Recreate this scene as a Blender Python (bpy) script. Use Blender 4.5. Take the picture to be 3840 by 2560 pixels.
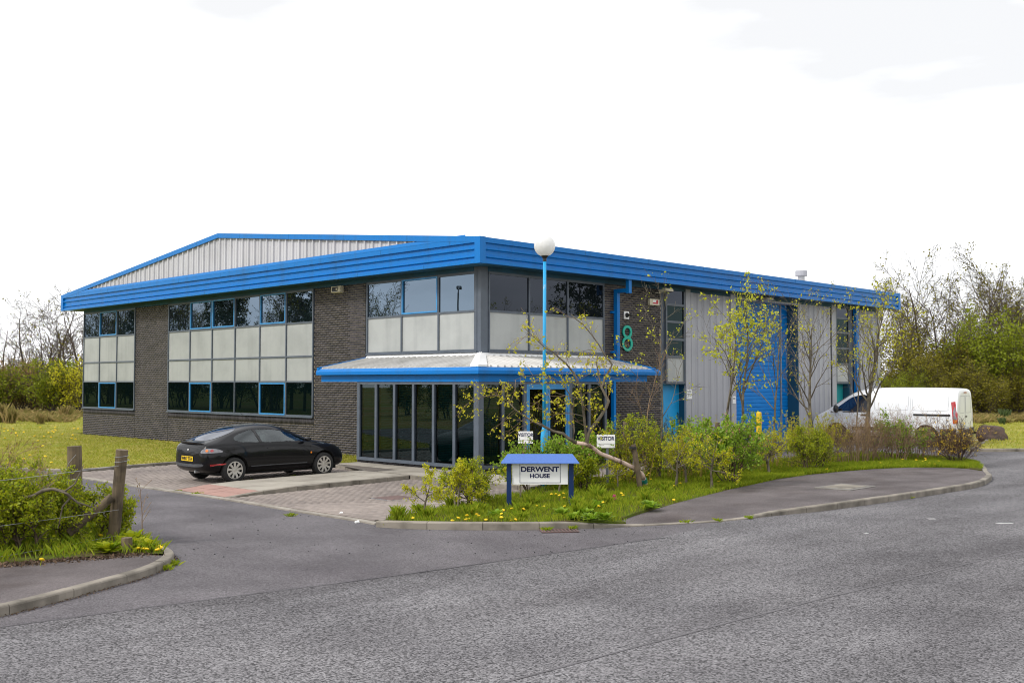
import bpy, bmesh, math, random
import numpy as np
from mathutils import Vector, Matrix
from mathutils.bvhtree import BVHTree
from mathutils.geometry import delaunay_2d_cdt

for _o in list(bpy.data.objects):
    bpy.data.objects.remove(_o)
scene = bpy.context.scene
COL = scene.collection
R = math.radians
PI = math.pi

# ------------------------------------------------------------------ camera
F_PX, PITCH, CAM_H = 3918.42, 0.0385, 2.40          # focal length in px of the 3840 px wide photograph
cam_d = bpy.data.cameras.new('camera')
cam_d.sensor_width = 36.0
cam_d.lens = F_PX / 3840.0 * 36.0
cam_d.clip_start, cam_d.clip_end = 0.1, 3000
cam = bpy.data.objects.new('camera', cam_d)
COL.objects.link(cam)
cam.location = (0, 0, CAM_H)
cam.rotation_euler = (PI / 2 + PITCH, 0, 0)
scene.camera = cam

# ------------------------------------------------------------------ sky, sun, exposure
SUN = Vector((-0.74, -0.42, 0.80)).normalized()       # direction towards the veiled sun
w = bpy.data.worlds.new('World')
scene.world = w
w.use_nodes = True
nt = w.node_tree
nt.nodes.clear()
N = nt.nodes.new
wout = N('ShaderNodeOutputWorld'); bg = N('ShaderNodeBackground')
sky = N('ShaderNodeTexSky'); sky.sky_type = 'NISHITA'; sky.sun_disc = False
sky.sun_elevation = math.asin(SUN.z); sky.sun_rotation = math.atan2(SUN.x, SUN.y)
sky.air_density = 1.0; sky.dust_density = 2.0
tc = N('ShaderNodeTexCoord'); mp = N('ShaderNodeMapping')
mp.inputs['Scale'].default_value = (1.0, 1.6, 4.5)
mp.inputs['Rotation'].default_value = (0.1, 0.25, 0.4)
ns = N('ShaderNodeTexNoise'); ns.inputs['Scale'].default_value = 1.9; ns.inputs['Detail'].default_value = 7
ns.inputs['Roughness'].default_value = 0.48
rp = N('ShaderNodeValToRGB')
rp.color_ramp.elements[0].position = 0.36; rp.color_ramp.elements[0].color = (7.32, 7.36, 7.45, 1)
rp.color_ramp.elements[1].position = 0.58; rp.color_ramp.elements[1].color = (12.8, 12.9, 13.1, 1)
mx = N('ShaderNodeMix'); mx.data_type = 'RGBA'; mx.inputs[0].default_value = 0.93
nt.links.new(tc.outputs['Generated'], mp.inputs['Vector']); nt.links.new(mp.outputs[0], ns.inputs['Vector'])
nt.links.new(ns.outputs['Fac'], rp.inputs['Fac'])
nt.links.new(sky.outputs[0], mx.inputs[6]); nt.links.new(rp.outputs[0], mx.inputs[7])
nt.links.new(mx.outputs[2], bg.inputs['Color']); bg.inputs['Strength'].default_value = 0.082
nt.links.new(bg.outputs[0], wout.inputs['Surface'])

sun_d = bpy.data.lights.new('sun', 'SUN')
sun_d.energy = 1.5; sun_d.angle = R(10); sun_d.color = (1.0, 0.965, 0.90)
sun_o = bpy.data.objects.new('sun', sun_d); COL.objects.link(sun_o)
sun_o.rotation_euler = SUN.to_track_quat('Z', 'Y').to_euler()
sun_o.location = (-30, -20, 40)

vs = scene.view_settings
vs.view_transform = 'Standard'; vs.look = 'None'; vs.gamma = 1.0; vs.use_curve_mapping = False
vs.exposure = 0.72
scene.cycles.use_denoising = True
scene.cycles.filter_width = 1.05
scene.cycles.max_bounces = 8
scene.cycles.transparent_max_bounces = 24
scene.cycles.caustics_reflective = False; scene.cycles.caustics_refractive = False

# ------------------------------------------------------------------ frames of reference
# building frame: origin under the fascia corner, +x along the right facade, +y along the left facade
A_U = 0.7787
FU = Vector((math.sin(A_U), math.cos(A_U), 0)); FV = Vector((-math.cos(A_U), math.sin(A_U), 0))
C0 = Vector((-0.8521, 27.7012, 0)); ROT = PI / 2 - A_U
def W(x, y, z=0.0):
    return C0 + FU * x + FV * y + Vector((0, 0, z))
def L(P):
    d = Vector((P[0], P[1], 0)) - C0
    return (d.dot(FU), d.dot(FV))
def RAY(px, py):
    c, s = math.cos(PITCH), math.sin(PITCH)
    xr, yr = (px - 1920) / F_PX, -(py - 1280) / F_PX
    return Vector((xr, c - s * yr, s + c * yr))
def AT(px, py, D):                       # survey: point at distance D (m) ahead of the camera station
    d = RAY(px, py); return Vector((0, 0, CAM_H)) + d * (D / d.y)
def GR(px, py, z=0.0):                   # survey: point on level z
    d = RAY(px, py); return Vector((0, 0, CAM_H)) + d * ((z - CAM_H) / d.z)
def frame(o):
    o.location = C0; o.rotation_euler = (0, 0, ROT); return o

# ------------------------------------------------------------------ object helpers
def link(name, me, mat=None, parent=None, loc=None, rz=None):
    o = bpy.data.objects.new(name, me); COL.objects.link(o)
    if mat is not None and me is not None and hasattr(me, 'materials') and len(me.materials) == 0:
        for m in (mat if isinstance(mat, (list, tuple)) else [mat]):
            me.materials.append(m)
    if parent is not None: o.parent = parent
    if loc is not None: o.location = loc
    if rz is not None: o.rotation_euler = (0, 0, rz)
    return o
def tag(o, label=None, cat=None, group=None, kind=None):
    if label: o['label'] = label
    if cat: o['category'] = cat
    if group: o['group'] = group
    if kind: o['kind'] = kind
    return o
def empty(name, loc=(0, 0, 0), rz=0.0):
    o = bpy.data.objects.new(name, None); COL.objects.link(o)
    o.location = loc; o.rotation_euler = (0, 0, rz); o.empty_display_size = 0.2
    return o
def mesh_np(name, verts, faces, smooth=False):
    """verts Nx3, faces MxK (K constant)"""
    verts = np.asarray(verts, np.float32); faces = np.asarray(faces, np.int32)
    me = bpy.data.meshes.new(name)
    k = faces.shape[1]; m = len(faces)
    me.vertices.add(len(verts)); me.vertices.foreach_set('co', verts.ravel())
    me.loops.add(m * k); me.loops.foreach_set('vertex_index', faces.ravel())
    me.polygons.add(m)
    me.polygons.foreach_set('loop_start', np.arange(0, m * k, k, dtype=np.int32))
    me.polygons.foreach_set('loop_total', np.full(m, k, np.int32))
    if smooth: me.polygons.foreach_set('use_smooth', np.ones(m, bool))
    me.update(calc_edges=True); me.validate(clean_customdata=False)
    return me

class MB:
    """collects polygons, then links them as one mesh object"""
    def __init__(s): s.v = []; s.f = []; s.m = []; s.cur = 0
    def poly(s, pts):
        n = len(s.v); s.v += [tuple(p) for p in pts]; s.f.append(tuple(range(n, n + len(pts)))); s.m.append(s.cur)
    def box(s, x0, x1, y0, y1, z0, z1):
        if x0 > x1: x0, x1 = x1, x0
        if y0 > y1: y0, y1 = y1, y0
        if z0 > z1: z0, z1 = z1, z0
        n = len(s.v)
        s.v += [(x0, y0, z0), (x1, y0, z0), (x1, y1, z0), (x0, y1, z0), (x0, y0, z1), (x1, y0, z1), (x1, y1, z1), (x0, y1, z1)]
        for q in ((0, 3, 2, 1), (4, 5, 6, 7), (0, 1, 5, 4), (1, 2, 6, 5), (2, 3, 7, 6), (3, 0, 4, 7)):
            s.f.append(tuple(n + i for i in q)); s.m.append(s.cur)
    def cbox(s, x0, x1, y0, y1, z0, z1, c):
        """box with chamfered vertical + top edges"""
        n = len(s.v)
        base = [(x0, y0), (x1, y0), (x1, y1), (x0, y1)]
        s.v += [(x, y, z0) for x, y in base] + [(x, y, z1 - c) for x, y in base]
        s.v += [(x0 + c, y0 + c, z1), (x1 - c, y0 + c, z1), (x1 - c, y1 - c, z1), (x0 + c, y1 - c, z1)]
        for a in (0, 4):
            for i in range(4):
                j = (i + 1) % 4
                s.f.append((n + a + i, n + a + j, n + a + 4 + j, n + a + 4 + i)); s.m.append(s.cur)
        s.f.append((n + 8, n + 9, n + 10, n + 11)); s.m.append(s.cur)
    def prism(s, prof, a, b):
        """prof: list of 3D points at end a offset; a, b: offset vectors; closed profile extruded from a to b with caps"""
        n = len(s.v); k = len(prof); a = Vector(a); b = Vector(b)
        s.v += [tuple(Vector(p) + a) for p in prof] + [tuple(Vector(p) + b) for p in prof]
        for i in range(k):
            j = (i + 1) % k
            s.f.append((n + i, n + j, n + k + j, n + k + i)); s.m.append(s.cur)
        s.f.append(tuple(n + i for i in range(k))[::-1]); s.m.append(s.cur)
        s.f.append(tuple(n + k + i for i in range(k))); s.m.append(s.cur)
    def tube(s, pts, r, sides=8, cap=True):
        pts = [Vector(p) for p in pts]
        rr = r if isinstance(r, (list, tuple)) else [r] * len(pts)
        n0 = len(s.v); up = None
        for i, p in enumerate(pts):
            t = (pts[min(i + 1, len(pts) - 1)] - pts[max(i - 1, 0)]).normalized()
            if up is None:
                up = Vector((0, 0, 1)) if abs(t.z) < 0.9 else Vector((1, 0, 0))
            a = t.cross(up).normalized(); b = a.cross(t).normalized(); up = b
            for k in range(sides):
                an = 2 * PI * k / sides
                s.v.append(tuple(p + (a * math.cos(an) + b * math.sin(an)) * rr[i]))
        for i in range(len(pts) - 1):
            for k in range(sides):
                k2 = (k + 1) % sides
                s.f.append((n0 + i * sides + k, n0 + i * sides + k2, n0 + (i + 1) * sides + k2, n0 + (i + 1) * sides + k)); s.m.append(s.cur)
        if cap:
            s.f.append(tuple(n0 + k for k in range(sides))[::-1]); s.m.append(s.cur)
            e = n0 + (len(pts) - 1) * sides
            s.f.append(tuple(e + k for k in range(sides))); s.m.append(s.cur)
    def lathe(s, prof, sides=24, axis='z', c=(0, 0, 0)):
        n0 = len(s.v)
        for (r, h) in prof:
            for k in range(sides):
                a = 2 * PI * k / sides
                if axis == 'z': s.v.append((c[0] + r * math.cos(a), c[1] + r * math.sin(a), c[2] + h))
                else: s.v.append((c[0] + r * math.cos(a), c[1] + h, c[2] + r * math.sin(a)))
        for i in range(len(prof) - 1):
            for k in range(sides):
                k2 = (k + 1) % sides
                q = (n0 + i * sides + k, n0 + i * sides + k2, n0 + (i + 1) * sides + k2, n0 + (i + 1) * sides + k)
                s.f.append(q); s.m.append(s.cur)
    def mesh(s, name, smooth=False, fix=True):
        me = bpy.data.meshes.new(name); me.from_pydata(s.v, [], s.f)
        if any(s.m): me.polygons.foreach_set('material_index', s.m)
        if smooth: me.polygons.foreach_set('use_smooth', [True] * len(me.polygons))
        if fix:
            bm = bmesh.new(); bm.from_mesh(me); bmesh.ops.recalc_face_normals(bm, faces=bm.faces); bm.to_mesh(me); bm.free()
        me.update(); return me
    def build(s, name, mat, parent=None, smooth=False, loc=None, rz=None, fix=True):
        return link(name, s.mesh(name, smooth, fix), mat, parent, loc, rz)

def boxes_np(lst):
    """list of (x0,x1,y0,y1,z0,z1) -> verts, quads"""
    a = np.asarray(lst, np.float32); n = len(a)
    x0, x1, y0, y1, z0, z1 = a.T
    v = np.stack([np.stack(c, 1) for c in ((x0, y0, z0), (x1, y0, z0), (x1, y1, z0), (x0, y1, z0), (x0, y0, z1), (x1, y0, z1), (x1, y1, z1), (x0, y1, z1))], 1)
    q = np.array([(0, 3, 2, 1), (4, 5, 6, 7), (0, 1, 5, 4), (1, 2, 6, 5), (2, 3, 7, 6), (3, 0, 4, 7)], np.int32)
    f = (np.arange(n, dtype=np.int32)[:, None, None] * 8 + q[None]).reshape(-1, 4)
    return v.reshape(-1, 3), f

def inside(poly, x, y):
    p = np.asarray(poly, float); x = np.asarray(x); y = np.asarray(y)
    r = np.zeros(x.shape, bool); j = len(p) - 1
    for i in range(len(p)):
        c = ((p[i, 1] > y) != (p[j, 1] > y)) & (x < (p[j, 0] - p[i, 0]) * (y - p[i, 1]) / (p[j, 1] - p[i, 1] + 1e-12) + p[i, 0])
        r ^= c; j = i
    return r
def hnoise(x, y, s=1.0, seed=0.0):
    x = np.asarray(x) * s; y = np.asarray(y) * s
    return (np.sin(1.7 * x + 2.3 * y + seed) + np.sin(2.9 * x - 1.3 * y + 2.1 * seed + 1) + np.sin(-1.1 * x + 4.1 * y + seed * 3 + 2)) / 3
def sheet(name, poly, zf, mat, step=None, in_frame=True, kind='structure', skirt=0.0):
    """a triangulated sheet over a polygon; zf number or function(x, y)"""
    zfun = zf if callable(zf) else (lambda x, y: zf)
    pts = [Vector((p[0], p[1])) for p in poly]; n = len(pts)
    edges = [(i, (i + 1) % n) for i in range(n)]
    if step:
        P = np.asarray(poly, float)
        gx, gy = np.meshgrid(np.arange(P[:, 0].min(), P[:, 0].max(), step), np.arange(P[:, 1].min(), P[:, 1].max(), step))
        gx = gx.ravel(); gy = gy.ravel(); k = inside(poly, gx, gy)
        pts += [Vector((a, b)) for a, b in zip(gx[k], gy[k])]
    vv, _, ff, *_ = delaunay_2d_cdt(pts, edges, [], 1, 1e-5)
    co = [(v.x, v.y, float(zfun(v.x, v.y))) for v in vv]
    fl = [tuple(f) for f in ff]
    if skirt:
        for i in range(n):
            j = (i + 1) % n
            a = (poly[i][0], poly[i][1]); b = (poly[j][0], poly[j][1]); k = len(co)
            co += [(a[0], a[1], float(zfun(*a))), (b[0], b[1], float(zfun(*b))), (b[0], b[1], -skirt), (a[0], a[1], -skirt)]
            fl.append((k, k + 1, k + 2, k + 3))
    me = bpy.data.meshes.new(name); me.from_pydata(co, [], fl)
    if step: me.polygons.foreach_set('use_smooth', [True] * len(me.polygons))
    bm = bmesh.new(); bm.from_mesh(me)
    for f in bm.faces:
        if f.normal.z < -1e-6: f.normal_flip()
    bm.to_mesh(me); bm.free()
    o = link(name, me, mat)
    if in_frame: frame(o)
    if kind: o['kind'] = kind
    return o
def text_mesh(name, s, size, mat, parent=None, bold=0.0, extrude=0.0015, sx=1.0):
    cu = bpy.data.curves.new(name, 'FONT'); cu.body = s; cu.size = size; cu.align_x = 'CENTER'; cu.align_y = 'CENTER'
    cu.offset = bold; cu.extrude = extrude
    t = bpy.data.objects.new(name + '_tmp', cu); COL.objects.link(t)
    dg = bpy.context.evaluated_depsgraph_get()
    me = bpy.data.meshes.new_from_object(t.evaluated_get(dg))
    bpy.data.objects.remove(t)
    if sx != 1.0: me.transform(Matrix.Diagonal((sx, 1, 1, 1)))
    return link(name, me, mat, parent)

# ------------------------------------------------------------------ materials
def mat(name, col, col2=None, rough=0.6, metal=0.0, spec=0.5, noise=None, island=0.0, bump=None, coat=0.0,
        trans=0.0, world=False, detail=6.0, speck=None, emit=0.0, ior=None, streak=None, stain=None):
    m = bpy.data.materials.new(name); m.use_nodes = True
    t = m.node_tree; b = t.nodes['Principled BSDF']; out = t.nodes['Material Output']; n = t.nodes.new; lk = t.links.new
    b.inputs['Roughness'].default_value = rough; b.inputs['Metallic'].default_value = metal
    b.inputs['Specular IOR Level'].default_value = spec
    b.inputs['Coat Weight'].default_value = coat; b.inputs['Coat Roughness'].default_value = 0.04
    if ior: b.inputs['IOR'].default_value = ior
    col = tuple(col) + (1,); col2 = tuple(col2) + (1,) if col2 else tuple(c * 0.6 for c in col[:3]) + (1,)
    b.inputs['Base Color'].default_value = col
    if world:
        g = n('ShaderNodeNewGeometry'); vec = g.outputs['Position']
    else:
        g = n('ShaderNodeTexCoord'); vec = g.outputs['Object']
    fac = None
    def madd(a, bb, op='ADD', clamp=False):
        q = n('ShaderNodeMath'); q.operation = op; q.use_clamp = clamp
        for i, s in ((0, a), (1, bb)):
            if isinstance(s, (int, float)): q.inputs[i].default_value = s
            else: lk(s, q.inputs[i])
        return q.outputs[0]
    if noise:                                   # (scale, low, high)
        x = n('ShaderNodeTexNoise'); x.inputs['Scale'].default_value = noise[0]; x.inputs['Detail'].default_value = detail
        lk(vec, x.inputs['Vector'])
        r = n('ShaderNodeMapRange'); r.inputs['From Min'].default_value = noise[1]; r.inputs['From Max'].default_value = noise[2]
        lk(x.outputs['Fac'], r.inputs['Value']); fac = r.outputs[0]
    if streak:                                  # (scale, amount) vertical runs of dirt
        mpn = n('ShaderNodeMapping'); mpn.inputs['Scale'].default_value = (streak[0], streak[0], streak[0] * 0.06)
        lk(vec, mpn.inputs['Vector']); x = n('ShaderNodeTexNoise'); x.inputs['Scale'].default_value = 1.0
        x.inputs['Detail'].default_value = 5; lk(mpn.outputs[0], x.inputs['Vector'])
        r = n('ShaderNodeMapRange'); r.inputs['From Min'].default_value = 0.5; r.inputs['From Max'].default_value = 0.75
        r.inputs['To Max'].default_value = streak[1]; lk(x.outputs['Fac'], r.inputs['Value'])
        fac = r.outputs[0] if fac is None else madd(fac, r.outputs[0], 'ADD', True)
    if island:
        gi = n('ShaderNodeNewGeometry'); oi = n('ShaderNodeObjectInfo')
        s = madd(madd(gi.outputs['Random Per Island'], oi.outputs['Random']), 1.0, 'MODULO')
        s = madd(s, island, 'MULTIPLY')
        fac = s if fac is None else madd(madd(fac, 1 - island, 'MULTIPLY'), s, 'ADD', True)
    cout = None
    if fac is not None:
        x = n('ShaderNodeMix'); x.data_type = 'RGBA'; x.inputs[6].default_value = col; x.inputs[7].default_value = col2
        lk(fac, x.inputs[0]); cout = x.outputs[2]
    if speck:                                   # (scale, dark colour, light colour, amount): stone chippings
        v = n('ShaderNodeTexVoronoi'); v.inputs['Scale'].default_value = speck[0]; lk(vec, v.inputs['Vector'])
        hs = n('ShaderNodeSeparateColor'); lk(v.outputs['Color'], hs.inputs[0])
        r = n('ShaderNodeValToRGB'); e = r.color_ramp.elements
        e[0].position = 0.0; e[0].color = tuple(speck[1]) + (1,); e[1].position = 1.0; e[1].color = tuple(speck[2]) + (1,)
        lk(hs.outputs[0], r.inputs[0])
        x = n('ShaderNodeMix'); x.data_type = 'RGBA'; x.blend_type = 'MULTIPLY'; x.inputs[0].default_value = speck[3]
        if cout is None: x.inputs[6].default_value = col
        else: lk(cout, x.inputs[6])
        lk(r.outputs[0], x.inputs[7]); cout = x.outputs[2]
    if stain:                                   # (scale along, scale across, low, high, colour multiplier, amount): worn tracks and patches along the road
        mpn = n('ShaderNodeMapping'); mpn.vector_type = 'POINT'; mpn.inputs['Rotation'].default_value = (0, 0, -0.792)
        lk(vec, mpn.inputs['Vector']); m2 = n('ShaderNodeMapping'); m2.inputs['Scale'].default_value = (stain[0], stain[1], 1.0); lk(mpn.outputs[0], m2.inputs['Vector'])
        x = n('ShaderNodeTexNoise'); x.inputs['Scale'].default_value = 1.0; x.inputs['Detail'].default_value = 7; x.inputs['Roughness'].default_value = 0.6; lk(m2.outputs[0], x.inputs['Vector'])
        r = n('ShaderNodeMapRange'); r.inputs['From Min'].default_value = stain[2]; r.inputs['From Max'].default_value = stain[3]; r.inputs['To Max'].default_value = stain[5]
        lk(x.outputs['Fac'], r.inputs['Value'])
        x = n('ShaderNodeMix'); x.data_type = 'RGBA'; x.blend_type = 'MULTIPLY'; lk(r.outputs[0], x.inputs[0])
        if cout is None: x.inputs[6].default_value = col
        else: lk(cout, x.inputs[6])
        x.inputs[7].default_value = tuple(stain[4]) + (1,); cout = x.outputs[2]
    if cout is not None: lk(cout, b.inputs['Base Color'])
    if bump:                                    # (scale, strength, distance)
        x = n('ShaderNodeTexNoise'); x.inputs['Scale'].default_value = bump[0]; x.inputs['Detail'].default_value = 4
        lk(vec, x.inputs['Vector'])
        bp = n('ShaderNodeBump'); bp.inputs['Strength'].default_value = bump[1]; bp.inputs['Distance'].default_value = bump[2]
        lk(x.outputs['Fac'], bp.inputs['Height']); lk(bp.outputs[0], b.inputs['Normal'])
    if emit:
        b.inputs['Emission Color'].default_value = col; b.inputs['Emission Strength'].default_value = emit
    if trans:
        tr = n('ShaderNodeBsdfTranslucent'); mxs = n('ShaderNodeMixShader'); mxs.inputs[0].default_value = trans
        if cout is not None: lk(cout, tr.inputs['Color'])
        else: tr.inputs['Color'].default_value = col
        lk(b.outputs[0], mxs.inputs[1]); lk(tr.outputs[0], mxs.inputs[2]); lk(mxs.outputs[0], out.inputs['Surface'])
    return m
def glass(name, tint, refl, boost=1.0, rough=0.0, dark=None, wave=0.0):
    """tinted coated pane: see-through (tint) or opaque dark body, with a coated reflection"""
    m = bpy.data.materials.new(name); m.use_nodes = True; t = m.node_tree; t.nodes.clear(); n = t.nodes.new; lk = t.links.new
    out = n('ShaderNodeOutputMaterial'); gl = n('ShaderNodeBsdfGlossy'); gl.inputs['Roughness'].default_value = rough
    gl.inputs['Color'].default_value = tuple(refl) + (1,)
    if dark is None:
        base = n('ShaderNodeBsdfTransparent'); base.inputs['Color'].default_value = tuple(tint) + (1,)
    else:
        base = n('ShaderNodeBsdfDiffuse'); base.inputs['Color'].default_value = tuple(dark) + (1,)
    lw = n('ShaderNodeFresnel'); lw.inputs['IOR'].default_value = 1.5 + boost
    if wave:
        g = n('ShaderNodeTexCoord'); x = n('ShaderNodeTexNoise'); x.inputs['Scale'].default_value = 1.3; x.inputs['Detail'].default_value = 2
        lk(g.outputs['Object'], x.inputs['Vector']); bp = n('ShaderNodeBump'); bp.inputs['Strength'].default_value = wave
        bp.inputs['Distance'].default_value = 0.02; lk(x.outputs['Fac'], bp.inputs['Height']); lk(bp.outputs[0], gl.inputs['Normal'])
    mxs = n('ShaderNodeMixShader'); lk(lw.outputs[0], mxs.inputs[0]); lk(base.outputs[0], mxs.inputs[1]); lk(gl.outputs[0], mxs.inputs[2])
    lk(mxs.outputs[0], out.inputs['Surface']); return m

MT = {}
MT['brick'] = mat('dark_brick', (0.052, 0.045, 0.053), (0.013, 0.012, 0.015), rough=0.6, island=0.8, noise=(1.3, 0.35, 0.75), bump=(60, 0.3, 0.004))
MT['mortar'] = mat('sandy_mortar', (0.50, 0.42, 0.28), (0.30, 0.25, 0.17), rough=0.9, noise=(1.1, 0.35, 0.7))
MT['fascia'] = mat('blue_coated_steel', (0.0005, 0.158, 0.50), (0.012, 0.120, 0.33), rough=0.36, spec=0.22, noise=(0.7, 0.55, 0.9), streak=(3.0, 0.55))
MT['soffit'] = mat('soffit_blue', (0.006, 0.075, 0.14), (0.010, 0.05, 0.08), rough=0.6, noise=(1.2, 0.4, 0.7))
MT['lightblue'] = mat('sash_blue', (0.035, 0.22, 0.50), (0.045, 0.27, 0.56), rough=0.4, noise=(3, 0.4, 0.7))
MT['frame'] = mat('slate_grey_frame', (0.085, 0.105, 0.135), (0.07, 0.085, 0.11), rough=0.45, noise=(4, 0.4, 0.7))
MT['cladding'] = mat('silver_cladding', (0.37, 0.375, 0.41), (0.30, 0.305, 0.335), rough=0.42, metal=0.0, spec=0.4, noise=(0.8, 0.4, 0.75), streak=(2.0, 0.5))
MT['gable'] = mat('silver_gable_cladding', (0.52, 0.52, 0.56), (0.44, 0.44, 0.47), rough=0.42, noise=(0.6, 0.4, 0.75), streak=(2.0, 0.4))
MT['canopyroof'] = mat('pale_roof_sheet', (0.52, 0.51, 0.49), (0.36, 0.35, 0.33), rough=0.5, noise=(1.5, 0.42, 0.75))
MT['spandrel'] = mat('pale_spandrel', (0.375, 0.39, 0.385), (0.30, 0.315, 0.31), rough=0.16, spec=0.6, noise=(1.1, 0.42, 0.75), streak=(3, 0.7))
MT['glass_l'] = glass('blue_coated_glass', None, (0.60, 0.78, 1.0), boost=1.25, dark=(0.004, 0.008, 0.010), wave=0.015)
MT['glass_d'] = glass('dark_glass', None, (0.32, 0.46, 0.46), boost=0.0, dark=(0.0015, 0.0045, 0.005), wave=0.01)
MT['glass_r'] = glass('dim_reflection_glass', None, (0.42, 0.46, 0.56), boost=0.35, dark=(0.006, 0.009, 0.011), wave=0.01)  # same glazing; the right side's dimmer sky reflection is put into the colour
MT['glass_lobby'] = glass('lobby_glass', (0.40, 0.55, 0.55), (0.55, 0.66, 0.72), boost=0.32)
MT['glass_car'] = glass('car_glass', (0.80, 0.90, 0.86), (0.9, 0.97, 1.0), boost=0.30)
MT['glass_cardark'] = glass('car_rear_glass', None, (0.9, 0.93, 1.0), boost=0.9, dark=(0.01, 0.01, 0.012))
MT['blind'] = mat('dark_green_blind', (0.022, 0.115, 0.115), (0.014, 0.085, 0.088), rough=0.6, noise=(2, 0.4, 0.7))
MT['interior'] = mat('dark_interior', (0.012, 0.014, 0.016), (0.02, 0.02, 0.02), rough=0.9, noise=(1, 0.4, 0.6))
MT['roller'] = mat('roller_door_blue', (0.001, 0.170, 0.54), (0.003, 0.20, 0.60), rough=0.5, spec=0.2, noise=(0.9, 0.4, 0.7), island=0.15)
MT['doorblue'] = mat('door_blue', (0.008, 0.30, 0.64), (0.010, 0.33, 0.68), rough=0.45, noise=(2, 0.4, 0.7))
MT['doorteal'] = mat('door_teal', (0.01, 0.30, 0.32), (0.01, 0.26, 0.28), rough=0.45, noise=(2, 0.4, 0.7))
MT['teal'] = mat('teal_number', (0.0, 0.40, 0.29), (0.0, 0.35, 0.25), rough=0.5, noise=(5, 0.4, 0.7))
MT['cream'] = mat('cream_plastic', (0.62, 0.57, 0.42), (0.5, 0.45, 0.32), rough=0.5, noise=(12, 0.4, 0.7))
MT['black'] = mat('black_plastic', (0.010, 0.010, 0.011), (0.02, 0.02, 0.02), rough=0.5, noise=(9, 0.4, 0.7))
MT['white'] = mat('white_enamel', (0.80, 0.80, 0.80), (0.74, 0.74, 0.73), rough=0.35, noise=(3, 0.4, 0.75))
MT['redprint'] = mat('red_print', (0.5, 0.02, 0.03), (0.4, 0.02, 0.03), rough=0.5, noise=(20, 0.4, 0.7))
MT['navy'] = mat('navy_paint', (0.002, 0.006, 0.060), (0.003, 0.008, 0.07), rough=0.5, spec=0.3, noise=(4, 0.4, 0.7))
MT['signblue'] = mat('sign_roof_blue', (0.060, 0.135, 0.40), (0.065, 0.15, 0.44), rough=0.55, noise=(30, 0.4, 0.6))
MT['signpost'] = mat('sign_post_blue', (0.002, 0.020, 0.085), (0.003, 0.024, 0.10), rough=0.5, spec=0.3, noise=(3, 0.4, 0.7))
MT['lampblue'] = mat('weathered_lamp_blue', (0.012, 0.33, 0.66), (0.42, 0.50, 0.55), rough=0.5, noise=(6, 0.62, 0.76), detail=8)
MT['lampglobe'] = mat('opal_globe', (0.88, 0.88, 0.87), (0.84, 0.84, 0.83), rough=0.25, noise=(3, 0.4, 0.7), trans=0.45)
MT['yellowpost'] = mat('yellow_paint', (0.75, 0.50, 0.01), (0.62, 0.40, 0.02), rough=0.5, noise=(6, 0.45, 0.7))
MT['steel'] = mat('galvanised_steel', (0.42, 0.43, 0.45), (0.32, 0.33, 0.35), rough=0.4, metal=0.7, noise=(9, 0.4, 0.7))
MT['greypost'] = mat('grey_post', (0.12, 0.13, 0.14), (0.09, 0.10, 0.11), rough=0.5, noise=(9, 0.4, 0.7))
# ground
MT['road'] = mat('chipped_road', (0.140, 0.135, 0.140), (0.096, 0.092, 0.097), rough=0.85, spec=0.25, world=True, noise=(0.5, 0.35, 0.65), detail=10,
                 speck=(66, (0.17, 0.165, 0.175), (2.15, 2.15, 2.15), 1.0), bump=(90, 0.6, 0.012), stain=(0.10, 0.55, 0.44, 0.64, (0.60, 0.585, 0.59), 0.9))
MT['drive'] = mat('fine_tarmac', (0.128, 0.120, 0.126), (0.090, 0.084, 0.089), rough=0.88, spec=0.25, world=True, noise=(0.7, 0.35, 0.65), detail=10,
                  speck=(100, (0.38, 0.37, 0.38), (1.62, 1.60, 1.62), 1.0), bump=(150, 0.4, 0.006), stain=(0.6, 0.25, 0.48, 0.68, (0.62, 0.60, 0.62), 0.8))
MT['footpath'] = mat('footpath_tarmac', (0.130, 0.113, 0.114), (0.084, 0.072, 0.073), rough=0.9, spec=0.25, world=True, noise=(0.9, 0.35, 0.65), detail=9,
                     speck=(150, (0.55, 0.55, 0.55), (1.45, 1.45, 1.45), 1.0), bump=(150, 0.3, 0.005), stain=(0.5, 0.9, 0.5, 0.68, (0.6, 0.55, 0.52), 0.8))
MT['seam'] = mat('bitumen_seam', (0.04, 0.036, 0.042), (0.07, 0.064, 0.07), rough=0.7, world=True, noise=(3, 0.4, 0.65))
MT['joint'] = mat('road_joint', (0.120, 0.113, 0.121), (0.09, 0.085, 0.09), rough=0.85, world=True, noise=(2, 0.35, 0.65))
MT['kerb'] = mat('concrete_kerb', (0.27, 0.24, 0.20), (0.085, 0.075, 0.060), rough=0.9, world=True, noise=(2.6, 0.40, 0.70), detail=10, bump=(40, 0.4, 0.01), island=0.25)
MT['edging'] = mat('concrete_edging', (0.30, 0.272, 0.235), (0.17, 0.15, 0.125), rough=0.9, world=True, noise=(2.2, 0.4, 0.7), bump=(40, 0.3, 0.006))
MT['slab'] = mat('paving_slab', (0.34, 0.31, 0.262), (0.20, 0.178, 0.148), rough=0.9, world=True, noise=(1.6, 0.4, 0.7), detail=9, island=0.3, bump=(50, 0.3, 0.005))
MT['tactile'] = mat('red_tactile', (0.345, 0.20, 0.165), (0.27, 0.165, 0.14), rough=0.9, world=True, noise=(2, 0.4, 0.7), island=0.3)
MT['paver'] = mat('block_paver', (0.31, 0.262, 0.232), (0.165, 0.138, 0.125), rough=0.9, world=True, noise=(0.55, 0.36, 0.66), detail=9, island=0.45)
MT['paverjoint'] = mat('paver_joint_sand', (0.12, 0.10, 0.085), (0.075, 0.065, 0.055), rough=0.95, world=True, noise=(2, 0.4, 0.7))
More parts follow.
